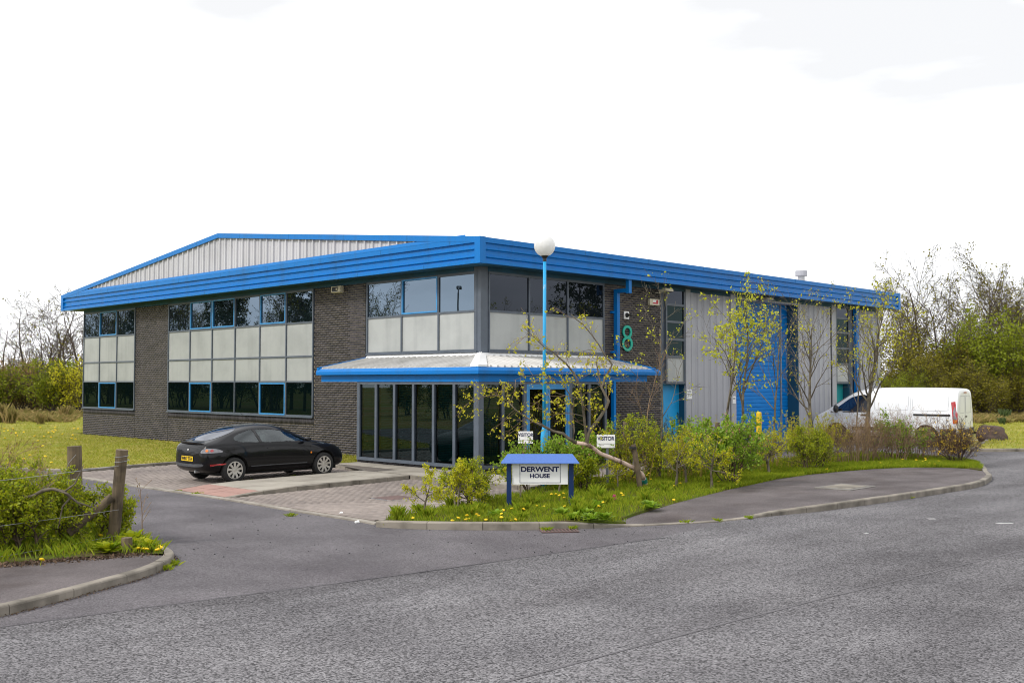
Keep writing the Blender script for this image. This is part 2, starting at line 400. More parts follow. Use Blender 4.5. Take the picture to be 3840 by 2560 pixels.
MT['manhole'] = mat('rusty_iron', (0.14, 0.085, 0.075), (0.09, 0.06, 0.055), rough=0.8, noise=(6, 0.4, 0.7), bump=(80, 0.5, 0.01))
MT['concrete'] = mat('grey_concrete', (0.19, 0.178, 0.162), (0.11, 0.10, 0.09), rough=0.9, noise=(3, 0.4, 0.7))
MT['whiteline'] = mat('road_paint', (0.48, 0.48, 0.47), (0.22, 0.215, 0.215), rough=0.7, world=True, noise=(9, 0.42, 0.66))
MT['lawn'] = mat('lawn_ground', (0.175, 0.205, 0.020), (0.31, 0.27, 0.070), rough=0.95, spec=0.1, world=True, noise=(0.8, 0.38, 0.64), detail=12, bump=(6, 0.5, 0.06))
MT['field'] = mat('rough_field', (0.15, 0.17, 0.025), (0.25, 0.19, 0.07), rough=0.95, spec=0.1, world=True, noise=(0.12, 0.36, 0.66), detail=10, bump=(2, 0.5, 0.15))
MT['bed'] = mat('bed_soil', (0.085, 0.115, 0.014), (0.075, 0.048, 0.028), rough=0.95, spec=0.1, world=True, noise=(1.6, 0.42, 0.62), detail=9, bump=(12, 0.6, 0.05))
# plants
MT['blade_bed'] = mat('bed_grass', (0.15, 0.245, 0.008), (0.33, 0.36, 0.024), rough=0.6, spec=0.2, island=1.0, trans=0.38)
MT['blade_lawn'] = mat('lawn_grass', (0.29, 0.33, 0.022), (0.50, 0.44, 0.11), rough=0.6, spec=0.2, island=1.0, trans=0.45)
MT['blade_dry'] = mat('dry_rush', (0.36, 0.26, 0.11), (0.20, 0.19, 0.05), rough=0.8, spec=0.2, island=1.0, trans=0.25)
MT['leaf_haw'] = mat('hawthorn_leaf', (0.33, 0.38, 0.010), (0.62, 0.56, 0.018), rough=0.5, spec=0.3, island=1.0, trans=0.46)
MT['leaf_hedge'] = mat('hedge_leaf', (0.17, 0.255, 0.009), (0.46, 0.47, 0.015), rough=0.5, spec=0.3, island=1.0, trans=0.44)
MT['leaf_spring'] = mat('spring_leaf', (0.60, 0.60, 0.035), (0.44, 0.47, 0.022), rough=0.5, spec=0.3, island=1.0, trans=0.42)
MT['leaf_birch'] = mat('birch_leaf', (0.60, 0.55, 0.025), (0.42, 0.41, 0.020), rough=0.5, spec=0.3, island=1.0, trans=0.42)
MT['leaf_ribes'] = mat('ribes_leaf', (0.16, 0.285, 0.016), (0.30, 0.43, 0.035), rough=0.5, spec=0.35, island=1.0, trans=0.42)
MT['leaf_dog'] = mat('dogwood_leaf', (0.60, 0.56, 0.018), (0.36, 0.38, 0.012), rough=0.5, spec=0.3, island=1.0, trans=0.46)
MT['leaf_dark'] = mat('dark_spike_leaf', (0.055, 0.085, 0.025), (0.08, 0.12, 0.03), rough=0.5, island=1.0, trans=0.2)
MT['leaf_olive'] = mat('willow_leaf', (0.145, 0.14, 0.013), (0.26, 0.225, 0.025), rough=0.6, spec=0.2, island=1.0, trans=0.38)
MT['leaf_green'] = mat('wood_green_leaf', (0.155, 0.20, 0.012), (0.26, 0.29, 0.020), rough=0.6, spec=0.2, island=1.0, trans=0.36)
MT['leaf_pine'] = mat('pine_needle', (0.020, 0.034, 0.012), (0.035, 0.05, 0.016), rough=0.6, island=1.0)
MT['leaf_berb'] = mat('berberis_leaf', (0.07, 0.030, 0.022), (0.14, 0.065, 0.02), rough=0.5, island=1.0, trans=0.2)
MT['leaf_brown'] = mat('budding_leaf', (0.32, 0.26, 0.04), (0.30, 0.17, 0.08), rough=0.6, island=1.0, trans=0.3)
MT['fl_yellow'] = mat('yellow_petal', (0.85, 0.55, 0.005), (0.80, 0.62, 0.01), rough=0.6, island=0.8, trans=0.15)
MT['fl_pink'] = mat('pink_petal', (0.55, 0.17, 0.20), (0.62, 0.28, 0.26), rough=0.6, island=1.0, trans=0.25)
MT['bark'] = mat('brown_bark', (0.105, 0.075, 0.045), (0.055, 0.040, 0.026), rough=0.9, noise=(8, 0.4, 0.65), bump=(40, 0.5, 0.01))
MT['bark_grey'] = mat('grey_bark', (0.16, 0.135, 0.095), (0.075, 0.062, 0.045), rough=0.9, noise=(7, 0.4, 0.65), bump=(40, 0.5, 0.01))
MT['bark_far'] = mat('far_bark', (0.085, 0.062, 0.050), (0.055, 0.042, 0.034), rough=0.9, noise=(2, 0.4, 0.65))
MT['birch'] = mat('birch_bark', (0.62, 0.46, 0.38), (0.13, 0.08, 0.06), rough=0.7, noise=(7, 0.50, 0.66), bump=(20, 0.5, 0.01))
MT['stem_dog'] = mat('dogwood_stem', (0.36, 0.29, 0.045), (0.24, 0.16, 0.05), rough=0.7, island=1.0)
MT['stem_brown'] = mat('brown_twig', (0.30, 0.20, 0.115), (0.15, 0.095, 0.06), rough=0.8, island=1.0)
MT['stem_dark'] = mat('dark_twig', (0.055, 0.028, 0.022), (0.03, 0.018, 0.015), rough=0.8, island=1.0)
MT['timber'] = mat('weathered_timber', (0.145, 0.108, 0.066), (0.06, 0.045, 0.03), rough=0.9, streak=(14, 0.9), noise=(5, 0.45, 0.75), bump=(30, 0.5, 0.01))
MT['rock'] = mat('dark_rock', (0.075, 0.055, 0.050), (0.12, 0.075, 0.055), rough=0.9, noise=(2.5, 0.4, 0.7), bump=(8, 0.9, 0.06))
MT['litter'] = mat('dry_leaf_litter', (0.13, 0.08, 0.045), (0.07, 0.045, 0.028), rough=0.9, island=1.0)

# ================================================================== THE SETTING: ground, roads, kerbs
sheet('ground', [(-400, -120), (400, -120), (400, 700), (-400, 700)], -0.012, MT['field'], in_frame=False)
# tarmac base under driveway and yard (building frame)
DRIVE = [(-60, -8.0), (-15.6, -8.3), (-13.2, -7.2), (-12.3, -6.2), (-11.6, -3.0), (-11.3, 3.0), (-13.0, 8.0), (-18, 15.0), (-18, 22.0), (-12.5, 22), (-9.6, 12.5),
         (-8.42, 9.55), (-7.6, 7.7), (-4.0, 8.2), (-0.5, 8.3), (-0.5, 1.0), (30, 1.0), (26.5, -0.5), (22.3, -3.0), (18.6, -5.4), (17.45, -6.0), (19.0, -7.45), (26, -14.4), (30, -14.4), (30, -40), (-60, -40)]
sheet('driveway', DRIVE, 0.004, MT['drive'])
ROADP = [(-60, -8.6), (-30, -9.0), (-15.3, -9.29), (-14.49, -9.38), (-13.5, -9.51), (-11.64, -9.80), (-10.07, -9.98), (-9.0, -10.08), (-7.8, -10.2), (-6.4, -10.32),
         (-5.0, -10.2), (-3.2, -9.9), (8, -9.9), (12.4, -8.0), (17.0, -6.3), (19.0, -7.5), (26, -14.4), (30, -14.4), (30, -40), (-60, -40)]
sheet('road', ROADP, 0.008, MT['road'])
def ribbon(name, pts, wdt, z, m, in_frame=True):
    b = MB(); n = len(pts)
    for i in range(n - 1):
        a = Vector((*pts[i], 0)); c = Vector((*pts[i + 1], 0)); d = (c - a).normalized(); q = Vector((-d.y, d.x, 0)) * wdt / 2
        b.poly([(a - q) + Vector((0, 0, z)), (c - q) + Vector((0, 0, z)), (c + q) + Vector((0, 0, z)), (a + q) + Vector((0, 0, z))])
    o = b.build(name, m, fix=False)
    if in_frame: frame(o)
    o['kind'] = 'structure'; return o
rng0 = np.random.default_rng(11)
seam_pts = [(-15.6, -9.27), (-15.0, -9.30), (-14.49, -9.38), (-13.9, -9.44), (-13.5, -9.51), (-12.6, -9.63), (-11.64, -9.80), (-10.8, -9.91), (-10.07, -9.98), (-9.0, -10.08), (-7.8, -10.2), (-6.4, -10.32), (-5.9, -10.4)]
ribbon('road_seam', seam_pts, 0.028, 0.012, MT['seam'])
jp = [(-16.5 + i * 0.8, float(np.interp(-16.5 + i * 0.8, [-16.5, -13.08, -9.35, -6.15, -3.33, 12], [-14.0, -14.1, -14.26, -14.51, -14.73, -15.9])) + float(rng0.normal(0, .008))) for i in range(36)]
ribbon('road_joint', jp, 0.034, 0.012, MT['joint'])
mk = empty('road_markings'); mk['kind'] = 'structure'
for a, b_ in (((1910, 57), (1945, 57)), ((2220, 77), (2300, 77)), ((1617, 123), (1637, 123))):
    P = GR(1920 + a[0] * 1920 / 2352, 1900 + a[1] * 1920 / 2352); Q = GR(1920 + b_[0] * 1920 / 2352, 1900 + b_[1] * 1920 / 2352)
    b = MB(); d = (Q - P).normalized(); q = Vector((-d.y, d.x, 0)) * 0.05
    b.poly([P - q + Vector((0, 0, .012)), Q - q + Vector((0, 0, .012)), Q + q + Vector((0, 0, .012)), P + q + Vector((0, 0, .012))])
    b.build('marking', MT['whiteline'], mk, fix=False)
P, Q = AT(3648, 1648, 43), AT(3680, 1648, 43)
b = MB(); b.poly([(P.x - 2.5, 43, .012), (Q.x, 43, .012), (Q.x, 43.18, .012), (P.x - 2.5, 43.18, .012)]); b.build('marking', MT['whiteline'], mk, fix=False)

def poly_resample(pts, hs, step):
    P = np.array(pts, float); h = np.array(hs, float)
    seg = np.linalg.norm(np.diff(P, axis=0), axis=1); s = np.concatenate([[0], np.cumsum(seg)])
    return P, h, s
def smooth_line(pts, vals=None, n=6):
    """Catmull-Rom through the points"""
    P = [np.array(p, float) for p in pts]; out = []; ov = []
    for i in range(len(P) - 1):
        p0, p1, p2, p3 = P[max(i - 1, 0)], P[i], P[i + 1], P[min(i + 2, len(P) - 1)]
        for k in range(n):
            t = k / n
            out.append(tuple(0.5 * ((2 * p1) + (-p0 + p2) * t + (2 * p0 - 5 * p1 + 4 * p2 - p3) * t * t + (-p0 + 3 * p1 - 3 * p2 + p3) * t ** 3)))
            if vals is not None: ov.append(vals[i] * (1 - t) + vals[i + 1] * t)
    out.append(tuple(P[-1]))
    if vals is not None: ov.append(vals[-1]); return out, ov
    return out
def kerb_run(name, pts, hs, width=0.125, stone=0.915, side=1, m=None, ch=0.022, first=0.0, piece='kerb_stone', jit=0.004, seed=1):
    rg = np.random.default_rng(seed)
    pts, hs = smooth_line(pts, hs)
    P, h, s = poly_resample(pts, hs, stone)
    root = empty(name); frame(root); root['kind'] = 'structure'
    a = first
    while a < s[-1] - 0.1:
        e = min(a + stone - 0.010, s[-1]); n = 4
        b = MB(); dz = rg.normal(0, jit * 0.4); rings = []
        for k in range(n + 1):
            q = a + (e - a) * k / n
            x, y = np.interp(q, s, P[:, 0]), np.interp(q, s, P[:, 1]); hh = np.interp(q, s, h) + dz
            x2, y2 = np.interp(q + .05, s, P[:, 0]), np.interp(q + .05, s, P[:, 1]); x1, y1 = np.interp(q - .05, s, P[:, 0]), np.interp(q - .05, s, P[:, 1])
            t = np.array([x2 - x1, y2 - y1]); t /= np.linalg.norm(t) + 1e-9; nrm = np.array([-t[1], t[0]]) * side
            c = min(ch, hh * 0.5)
            prof = [(0, -0.06), (0.0, hh - c), (c * 0.35, hh - c * 0.35), (c, hh), (width, hh), (width, -0.06)]
            rings.append([(x + nrm[0] * d, y + nrm[1] * d, z) for d, z in prof])
        for k in range(n):
            for i in range(5):
                b.poly([rings[k][i], rings[k + 1][i], rings[k + 1][i + 1], rings[k][i + 1]])
        b.poly(rings[0]); b.poly(rings[-1][::-1])
        b.build(piece, m or MT['kerb'], root)
        a += stone
    return root
# island kerb: front line in the building frame, heights show the dropped crossing
KERB = [(-8.34, -6.27), (-8.07, -6.87), (-7.47, -7.66), (-6.81, -8.32), (-6.37, -8.62), (-5.97, -8.90), (-5.46, -9.19), (-4.9, -9.46), (-3.95, -9.90), (-3.2, -10.10), (-2.38, -10.22),
        (-1.19, -10.48), (.13, -10.62), (1.39, -10.71), (2.58, -10.78), (3.7, -10.83), (4.75, -10.87), (5.7, -10.80), (6.83, -10.55), (7.64, -10.30), (8.4, -9.98), (9.23, -9.62), (10.4, -9.15), (11.6, -8.56), (12.3, -8.1), (12.9, -7.3), (13.1, -6.4), (13.1, -5.0)]
KH = [.105, .12, .125, .125, .12, .085, .035, .022, .022, .03, .085, .12, .125, .125, .125, .125, .125, .125, .125, .12, .10, .08, .07, .06, .06, .06, .06, .06]
kerb_run('kerb', KERB, KH, side=1)
LKERB = [(-24, -9.0), (-19, -8.95), (-16.5, -8.95), (-15.5, -8.87), (-15.0, -8.74), (-14.39, -8.47), (-13.7, -8.12), (-13.2, -7.86), (-12.74, -7.52), (-12.35, -7.08), (-12.12, -6.6), (-12.0, -6.0), (-11.85, -5.0), (-11.7, -3.5), (-11.5, -1.0)]
LKH = [.11] * len(LKERB)
kerb_run('kerb', LKERB, LKH, side=1, stone=0.9, seed=5)
# lawn kerb behind the parking bay, and the kerb of the right-hand lawn
LAWNK = [(-0.55, 8.45), (-4.04, 8.12), (-5.78, 7.85), (-7.0, 7.55), (-7.7, 7.62), (-8.2, 8.6), (-8.5, 9.6), (-9.3, 12.0), (-11.5, 18.0)]
kerb_run('kerb', LAWNK[::-1], [.10] * len(LAWNK), side=1, seed=7, m=None)
def LW(p): return L((p[0], p[1], 0))
RK = [LW(p) for p in ((26, 35.3), (21, 36.0), (17.6, 36.05), (15.9, 36.1), (16.3, 37.0), (17.4, 39.0), (19.3, 42.6), (22, 48))]
kerb_run('kerb', RK, [.11] * len(RK), side=-1, seed=9)
# lawns
LAWN = [(-0.6, 8.55), (-4.04, 8.22), (-5.78, 7.95), (-7.0, 7.68), (-7.62, 7.72), (-8.10, 8.6), (-8.38, 9.6), (-9.2, 12.0), (-11.4, 18.0), (-20, 34), (-24, 60), (10, 60), (10, 27.3), (0.6, 27.3), (0.6, 8.6)]
def zl(x, y): return 0.075 + 0.03 * float(hnoise(x, y, .7))
sheet('lawn', LAWN, zl, MT['lawn'], step=1.2)
STRIP = [(-1.15, 4.2), (0.70, 4.2), (0.70, 8.5), (-0.58, 8.5), (-1.15, 8.35)]
sheet('lawn_strip', STRIP, 0.07, MT['lawn'], skirt=0.05)
RLAWN = [LW(p) for p in ((60, 34), (26, 35.45), (21, 36.12), (17.6, 36.17), (16.05, 36.2), (16.45, 37.0), (17.5, 38.9), (19.4, 42.5), (22.1, 48), (14, 62), (20, 76), (70, 80))]
sheet('lawn', RLAWN, lambda x, y: 0.09 + 0.05 * float(hnoise(x, y, .5, 2.)), MT['lawn'], step=2.0)
# planted bed and the footpath in front of it
GEDGE = [(-5.19, -8.86), (-4.6, -8.68), (-3.94, -8.52), (-2.86, -8.30), (-1.75, -8.05), (-.77, -7.82), (.62, -7.5), (2.88, -7.12), (4.4, -7.05), (5.97, -7.18), (7.3, -7.42), (8.43, -7.85), (9.3, -8.55), (9.4, -9.0), (9.0, -9.55)]
BED = [(-8.12, -6.20), (-7.95, -6.85), (-7.38, -7.58), (-6.72, -8.22), (-6.28, -8.52), (-5.9, -8.80), (-5.30, -9.10)] + GEDGE + [(10.4, -9.05), (11.55, -8.46), (12.2, -8.0), (12.78, -7.25), (12.98, -6.4), (12.98, -4.2), (9, -3.9), (5, -3.8), (1.5, -3.7), (-0.6, -4.2), (-2.1, -4.6), (-4.0, -5.1), (-6.07, -5.60), (-7.6, -5.95)]
KSa, KSha = (lambda t: (np.array(t[0]), np.array(t[1])))(smooth_line(KERB, KH))
def zb(x, y):
    q = (KSa[:, 0] - x) ** 2 + (KSa[:, 1] - y) ** 2; i = int(np.argmin(q))
    return min(0.105 + 0.035 * float(hnoise(x, y, 1.3, 4.)), KSha[i] + 0.012 + 0.10 * math.sqrt(q[i]))
sheet('planted_bed', BED, zb, MT['bed'], step=0.35, skirt=0.05)
FP = [(x, y) for x, y in smooth_line(KERB[6:22])]
fp_h = {}
def zfp(x, y):
    i = int(np.argmin((KSa[:, 0] - x) ** 2 + (KSa[:, 1] - y) ** 2)); d = math.hypot(KSa[i, 0] - x, KSa[i, 1] - y)
    t = min(1.0, d / 2.0); return (KSha[i] - 0.006) * (1 - t) + 0.105 * t + 0.004 * float(hnoise(x, y, 2.0))
nrm_off = []
for i, (x, y) in enumerate(FP):
    j = min(i + 1, len(FP) - 1); k = max(i - 1, 0)
    t = np.array([FP[j][0] - FP[k][0], FP[j][1] - FP[k][1]]); t /= np.linalg.norm(t)
    nrm_off.append((x - t[1] * 0.12, y + t[0] * 0.12))
sheet('footpath', nrm_off + [(9.2, -9.45)] + GEDGE[::-1][1:], zfp, MT['footpath'], step=0.4)
LFP = [(-24, -8.88), (-19, -8.83), (-16.5, -8.83), (-15.5, -8.75), (-14.9, -8.60), (-14.39, -8.33), (-13.7, -8.0), (-13.2, -7.72), (-12.77, -7.42), (-12.44, -6.98), (-12.60, -6.70), (-13.25, -6.45), (-13.9, -6.15), (-15, -6.0), (-18, -6.2), (-24, -6.3)]
sheet('footpath', LFP, lambda x, y: 0.102 + 0.004 * float(hnoise(x, y, 2.)), MT['footpath'], step=0.5)
LBED = [(-12.44, -6.98), (-12.38, -6.85), (-12.22, -6.5), (-12.09, -5.9), (-11.95, -5.0), (-11.80, -3.5), (-11.58, -1.0), (-13, 1.0), (-18, -1.0), (-24, -2), (-24, -6.3), (-18, -6.2), (-15, -6.0), (-13.9, -6.15), (-13.25, -6.45), (-12.60, -6.70)]
sheet('hedge_bed', LBED, lambda x, y: 0.108 + 0.03 * float(hnoise(x, y, 1.5, 1.)), MT['bed'], step=0.4)

# block paving of the bays
pv = empty('block_paving'); frame(pv); pv['kind'] = 'structure'
PAV = [(-7.93, -5.85), (-6.07, -5.55), (-4.0, -5.05), (-2.1, -4.55), (-0.6, -4.15), (1.5, -3.65), (5, -3.75), (9, -3.85), (10.2, -3.85), (10.2, 0.7), (0.7, 0.7), (0.7, 4.15), (-1.2, 4.15), (-1.2, 8.3), (-4.04, 8.08), (-5.78, 7.82), (-7.0, 7.5), (-7.93, 7.55)]
b = MB(); b.cur = 0
o = sheet('joint_sand', PAV, 0.010, MT['paverjoint'], kind=None); o.parent = pv; o.location = (0, 0, 0); o.rotation_euler = (0, 0, 0)
PATH = [(-7.93, -0.86), (-2.66, -0.30), (-2.66, -4.40), (-0.95, -4.25), (-0.95, 4.0), (-2.5, 1.72), (-7.0, 1.42), (-7.93, 1.42)]
rgp = np.random.default_rng(3)
cells = []
bl, bw = 0.2, 0.1
for iy in range(int((8.4 + 5.9) / bl) + 1):
    for ix in range(int((10.2 + 7.93) / bw) + 1):
        y0 = -5.9 + iy * bl + (bl / 2 if ix % 2 else 0); x0 = -7.93 + ix * bw
        cells.append((x0, y0))
cells = np.array(cells); cxs, cys = cells[:, 0] + bw / 2, cells[:, 1] + bl / 2
ok = inside(PAV, cxs, cys) & inside(PAV, cxs - .04, cys - .09) & inside(PAV, cxs + .04, cys + .09) & ~inside(PATH, cxs, cys)
ok &= ~((cxs > -5.9) & (cxs < -5.1) & (cys > -3.6) & (cys < -2.9))        # inspection cover
ok &= ~((cxs > -0.90) & (cys > -0.90) & (cxs < 4.6))                       # under the lobby
cells = cells[ok]
camx, camy = L((0, 0, 0))
dist = np.hypot(cells[:, 0] - camx, cells[:, 1] - camy)
order = np.argsort(dist); zt = 0.030 + rgp.normal(0, 0.0012, len(cells))
bb = [(cells[i, 0] + .003, cells[i, 0] + bw - .003, cells[i, 1] + .003, cells[i, 1] + bl - .003, 0.006, zt[i]) for i in order]
v, f = boxes_np(bb[300:]); f = f.reshape(-1, 6, 4)[:, 1:].reshape(-1, 4)
o = link('pavers', mesh_np('pavers', v, f), MT['paver'], pv); o['kind'] = 'stuff'
one = MB(); one.cbox(-.047, .047, -.097, .097, -.024, 0.0, .003); pme = one.mesh('paver'); pme.materials.append(MT['paver'])
for i in order[:300]:
    link('paver', pme, None, pv, (cells[i, 0] + bw / 2, cells[i, 1] + bl / 2, zt[i]))
# concrete edging flush with the drive
kerb_run('edging', [(-8.05, 7.5), (-8.12, 5), (-8.12, 2.9), (-8.08, 1.2), (-8.06, -0.9), (-8.1, -2.2), (-8.14, -3.4), (-8.16, -4.4), (-8.15, -5.3), (-8.20, -6.05)], [.034] * 10, width=0.13, side=1, m=MT['edging'], piece='edging_stone', ch=.005, seed=13)
# inspection cover in the bay
mh = empty('inspection_cover', W(-5.5, -3.24, 0.012), ROT); tag(mh, 'rusty brown rectangular inspection cover set in the block paving', 'manhole cover')
b = MB(); b.box(-.36, .36, -.32, .32, -.01, .016); b.build('rim', MT['steel'], mh)
b = MB(); b.cbox(-.33, .33, -.29, .29, 0, .022, .004); b.build('lid', MT['manhole'], mh)

# raised slab path with ramp, kerb stones and red tactile strip
path = empty('slab_path'); frame(path); path['kind'] = 'structure'
def zpath(x): return float(np.interp(x, [-7.95, -7.0, -6.2, -2.6, 0], [0.036, 0.10, 0.125, 0.125, 0.125]))
def near(x): return float(np.interp(x, [-7.93, -2.66], [-0.86, -0.30]))
def far(x): return float(np.interp(x, [-7.93, -7.0, -2.5, -0.9], [1.38, 1.42, 1.68, 1.75]))
def pslab(name, x0, x1, f0, f1, m, zadd=0.0):
    g = 0.006; b = MB(); ys = lambda x, f: near(x) + .13 + (far(x) - near(x) - .13) * f
    c = [(x0 + g, ys(x0 + g, f0) + g), (x1 - g, ys(x1 - g, f0) + g), (x1 - g, ys(x1 - g, f1) - g), (x0 + g, ys(x0 + g, f1) - g)]
    dz = float(rgp.normal(0, .0016)) + zadd
    top = [(x, y, zpath(x) + dz) for x, y in c]; bot = [(x, y, 0.0) for x, y in c]
    b.poly(top)
    for i in range(4):
        j = (i + 1) % 4; b.poly([bot[i], bot[j], top[j], top[i]])
    return b.build(name, m, path)
for i in range(2):
    for j in range(5): pslab('tactile_slab', -7.9 + i * .42, -7.9 + (i + 1) * .42, j / 5, (j + 1) / 5, MT['tactile'])
xs = [-7.06, -6.3, -5.4, -4.5, -3.6, -2.66]
for i in range(len(xs) - 1):
    for j in range(2): pslab('paving_slab', xs[i], xs[i + 1], j / 2, (j + 1) / 2, MT['slab'])
# slabs along the lobby
rows = [(-2.54, -1.75), (-1.75, -0.97)]
for (a, c) in rows:
    y = -4.3
    while y < 4.0:
        if not (a < -2.2 and -0.4 < y < 1.75) or True:
            y1 = min(y + .9, 4.0); g = .006
            if not (y1 > 1.75 and a < -1.8 and y > 1.0):
                b = MB(); b.cbox(a + g, c - g, y + g, y1 - g, 0, .125 + float(rgp.normal(0, .0015)), .004); b.build('paving_slab', MT['slab'], path)
        y += .9
b = MB(); b.poly([(-7.93, near(-7.93) + .1, .03), (-2.66, near(-2.66) + .1, .116), (-2.66, -4.35, .116), (-0.96, -4.25, .116), (-0.96, 4.0, .116), (-1.8, 4.0, .116), (-2.55, 1.65, .116), (-7.0, 1.40, .09), (-7.93, 1.38, .03)])
b.build('bedding', MT['paverjoint'], path, fix=False)
KP = [(-7.93, near(-7.93)), (-7.0, near(-7.0)), (-6.2, near(-6.2)), (-4.5, near(-4.5)), (-2.66, near(-2.66))]
kr = kerb_run('kerb', KP, [.036, .10, .125, .125, .125], width=.12, side=1, ch=.01, seed=21)
kr2 = kerb_run('kerb', [(-2.66, -0.34), (-2.66, -1.6), (-2.66, -3.0), (-2.66, -4.38)], [.125] * 4, width=.11, side=1, ch=.01, seed=22)
b = MB()
kr3 = kerb_run('kerb', [(-1.9, 4.0), (-2.5, 1.70), (-4, 1.60), (-7.0, 1.43), (-7.93, 1.41)], [.115, .118, .118, .09, .036], width=.05, side=1, ch=.004, seed=23)

# footpath inspection cover
ic = empty('inspection_cover', W(2.2, -9.2, 0.118), ROT); tag(ic, 'pale concrete inspection cover in the tarmac footpath', 'manhole cover')
b = MB(); b.cbox(-.62, .62, -.42, .42, -.03, .010, .004); b.build('surround', MT['concrete'], ic)
b = MB(); b.cbox(-.40, .40, -.30, .30, -.03, .016, .003); b.build('lid', MT['kerb'], ic)
# gully grate at the kerb
gg = empty('gully_grate', GR(1280 + 2000 * .40816, 1400 + 1446 * .40816, 0.010), R(8)); tag(gg, 'rusty slotted drain grate in the gutter below the sign', 'drain grate')
b = MB(); b.box(-.30, .30, -.16, -.13, 0, .014); b.box(-.30, .30, .13, .16, 0, .014); b.box(-.30, -.27, -.13, .13, 0, .014); b.box(.27, .30, -.13, .13, 0, .014); b.build('grate_frame', MT['manhole'], gg)
for k in range(9):
    b = MB(); x = -.24 + k * .06; b.box(x - .014, x + .014, -.128, .128, 0.001, .012); b.build('bar', MT['manhole'], gg)
b = MB(); b.box(-.27, .27, -.13, .13, -.004, .0005); b.build('drain_well', MT['black'], gg)

# ================================================================== THE BUILDING
O_ = 0.72                                            # walls stand this far behind the fascia
LX, LY = 24.97, 26.46                                # wall ends
ZS, ZT, ZP = 5.57, 6.27, 7.71                        # soffit, fascia top, ridge
FX, FY = 25.54, 27.24                                # fascia ends
bld = empty('industrial_unit'); frame(bld)
tag(bld, 'two-storey dark brick industrial unit with bright blue roof fascia and corner entrance lobby', 'building')

# --- brick walls. panels: (wall, s0, s1, z0, z1); wall 'L' = plane x=O_, 'R' = plane y=O_
panels = [('L', 21.41, 26.46, -.3, .98), ('L', 18.57, 21.41, -.3, 5.6), ('L', 8.62, 18.57, -.3, .98), ('L', 5.90, 8.62, -.3, 5.6), ('L', 4.04, 5.90, -.3, 3.0),
          ('R', 6.02, 8.97, -.3, 5.6), ('R', 4.5, 6.02, -.3, 3.0)]
soldier = [('L', 21.41, 26.46, 0.983, 1.225), ('L', 8.62, 18.57, 0.983, 1.225)]
bw_ = empty('brick_wall'); bw_.parent = bld
for (wl, a, c, z0, z1) in panels + soldier:
    back = MB()
    if wl == 'L': back.box(O_ + .009, O_ + .25, a, c, z0, z1)
    else: back.box(a, c, O_ + .009, O_ + .25, z0, z1)
    back.build('mortar_bed', MT['mortar'], bw_)
bricks = []
rgb = np.random.default_rng(8)
for (wl, a, c, z0, z1) in panels:
    k0 = math.ceil((z0 + .3) / .075); k1 = int((z1 + .3 + 1e-6) / .075)
    for k in range(k0, k1):
        zb0 = -.3 + k * .075
        x = a - (0.1125 if k % 2 else 0.0)
        while x < c - .02:
            s0, s1 = max(x + .005, a + .002), min(x + .220, c - .002)
            if s1 - s0 > .03: bricks.append((wl, s0, s1, zb0 + .005, zb0 + .070))
            x += .225
for (wl, a, c, z0, z1) in soldier:
    x = a
    while x < c - .05:
        bricks.append((wl, x + .005, x + .070, z0 - .003, z1 - .012)); x += .075
# plinth under the lobby glass
for (wl, a, c) in (('l', -.90, 4.04), ('r', -.90, 4.5)):
    x = a
    while x < c - .05:
        s1 = min(x + .22, c); bricks.append((wl, x + .005, s1, .05, .115)); bricks.append((wl, x + .005, s1, .125, .187)); x += .225
def bbox(bk):
    wl, s0, s1, z0, z1 = bk; j = float(rgb.normal(0, .0012))
    if wl == 'L': return (O_ + j, O_ + .03, s0, s1, z0, z1)
    if wl == 'R': return (s0, s1, O_ + j, O_ + .03, z0, z1)
    if wl == 'l': return (-.91 + j, -.88, s0, s1, z0, z1)
    return (s0, s1, -.91 + j, -.88, z0, z1)
bx_ = [bbox(k) for k in bricks]
ctr = np.array([((q[0] + q[1]) / 2, (q[2] + q[3]) / 2) for q in bx_]); full = np.array([(k[2] - k[1]) > .21 and k[0] in 'LR' and k[3] > (2.8 if True else 0) for k in bricks])
dd = np.hypot(ctr[:, 0] - camx, ctr[:, 1] - camy) + np.where(full, 0, 100)
od = np.argsort(dd)[:300]; sel = set(od.tolist())
v, f = boxes_np([q for i, q in enumerate(bx_) if i not in sel])
o = link('bricks', mesh_np('bricks', v, f), MT['brick'], bw_); o['kind'] = 'stuff'
m1 = MB(); m1.box(-.015, .015, -.1075, .1075, -.0325, .0325); brick_me = m1.mesh('brick'); brick_me.materials.append(MT['brick'])
for i in od:
    q = bx_[i]; ob = link('brick', brick_me, None, bw_, ((q[0] + q[1]) / 2, (q[2] + q[3]) / 2, (q[4] + q[5]) / 2))
    if bricks[i][0] == 'R': ob.rotation_euler = (0, 0, PI / 2)
for yy in (21.41, 18.57, 8.62, 23.9, 13.6):
    b = MB(); b.box(O_ - .003, O_ + .02, yy - .007, yy + .007, -.2, 1.21 if yy not in (23.9, 13.6) else .98); b.build('movement_joint', MT['black'], bw_)
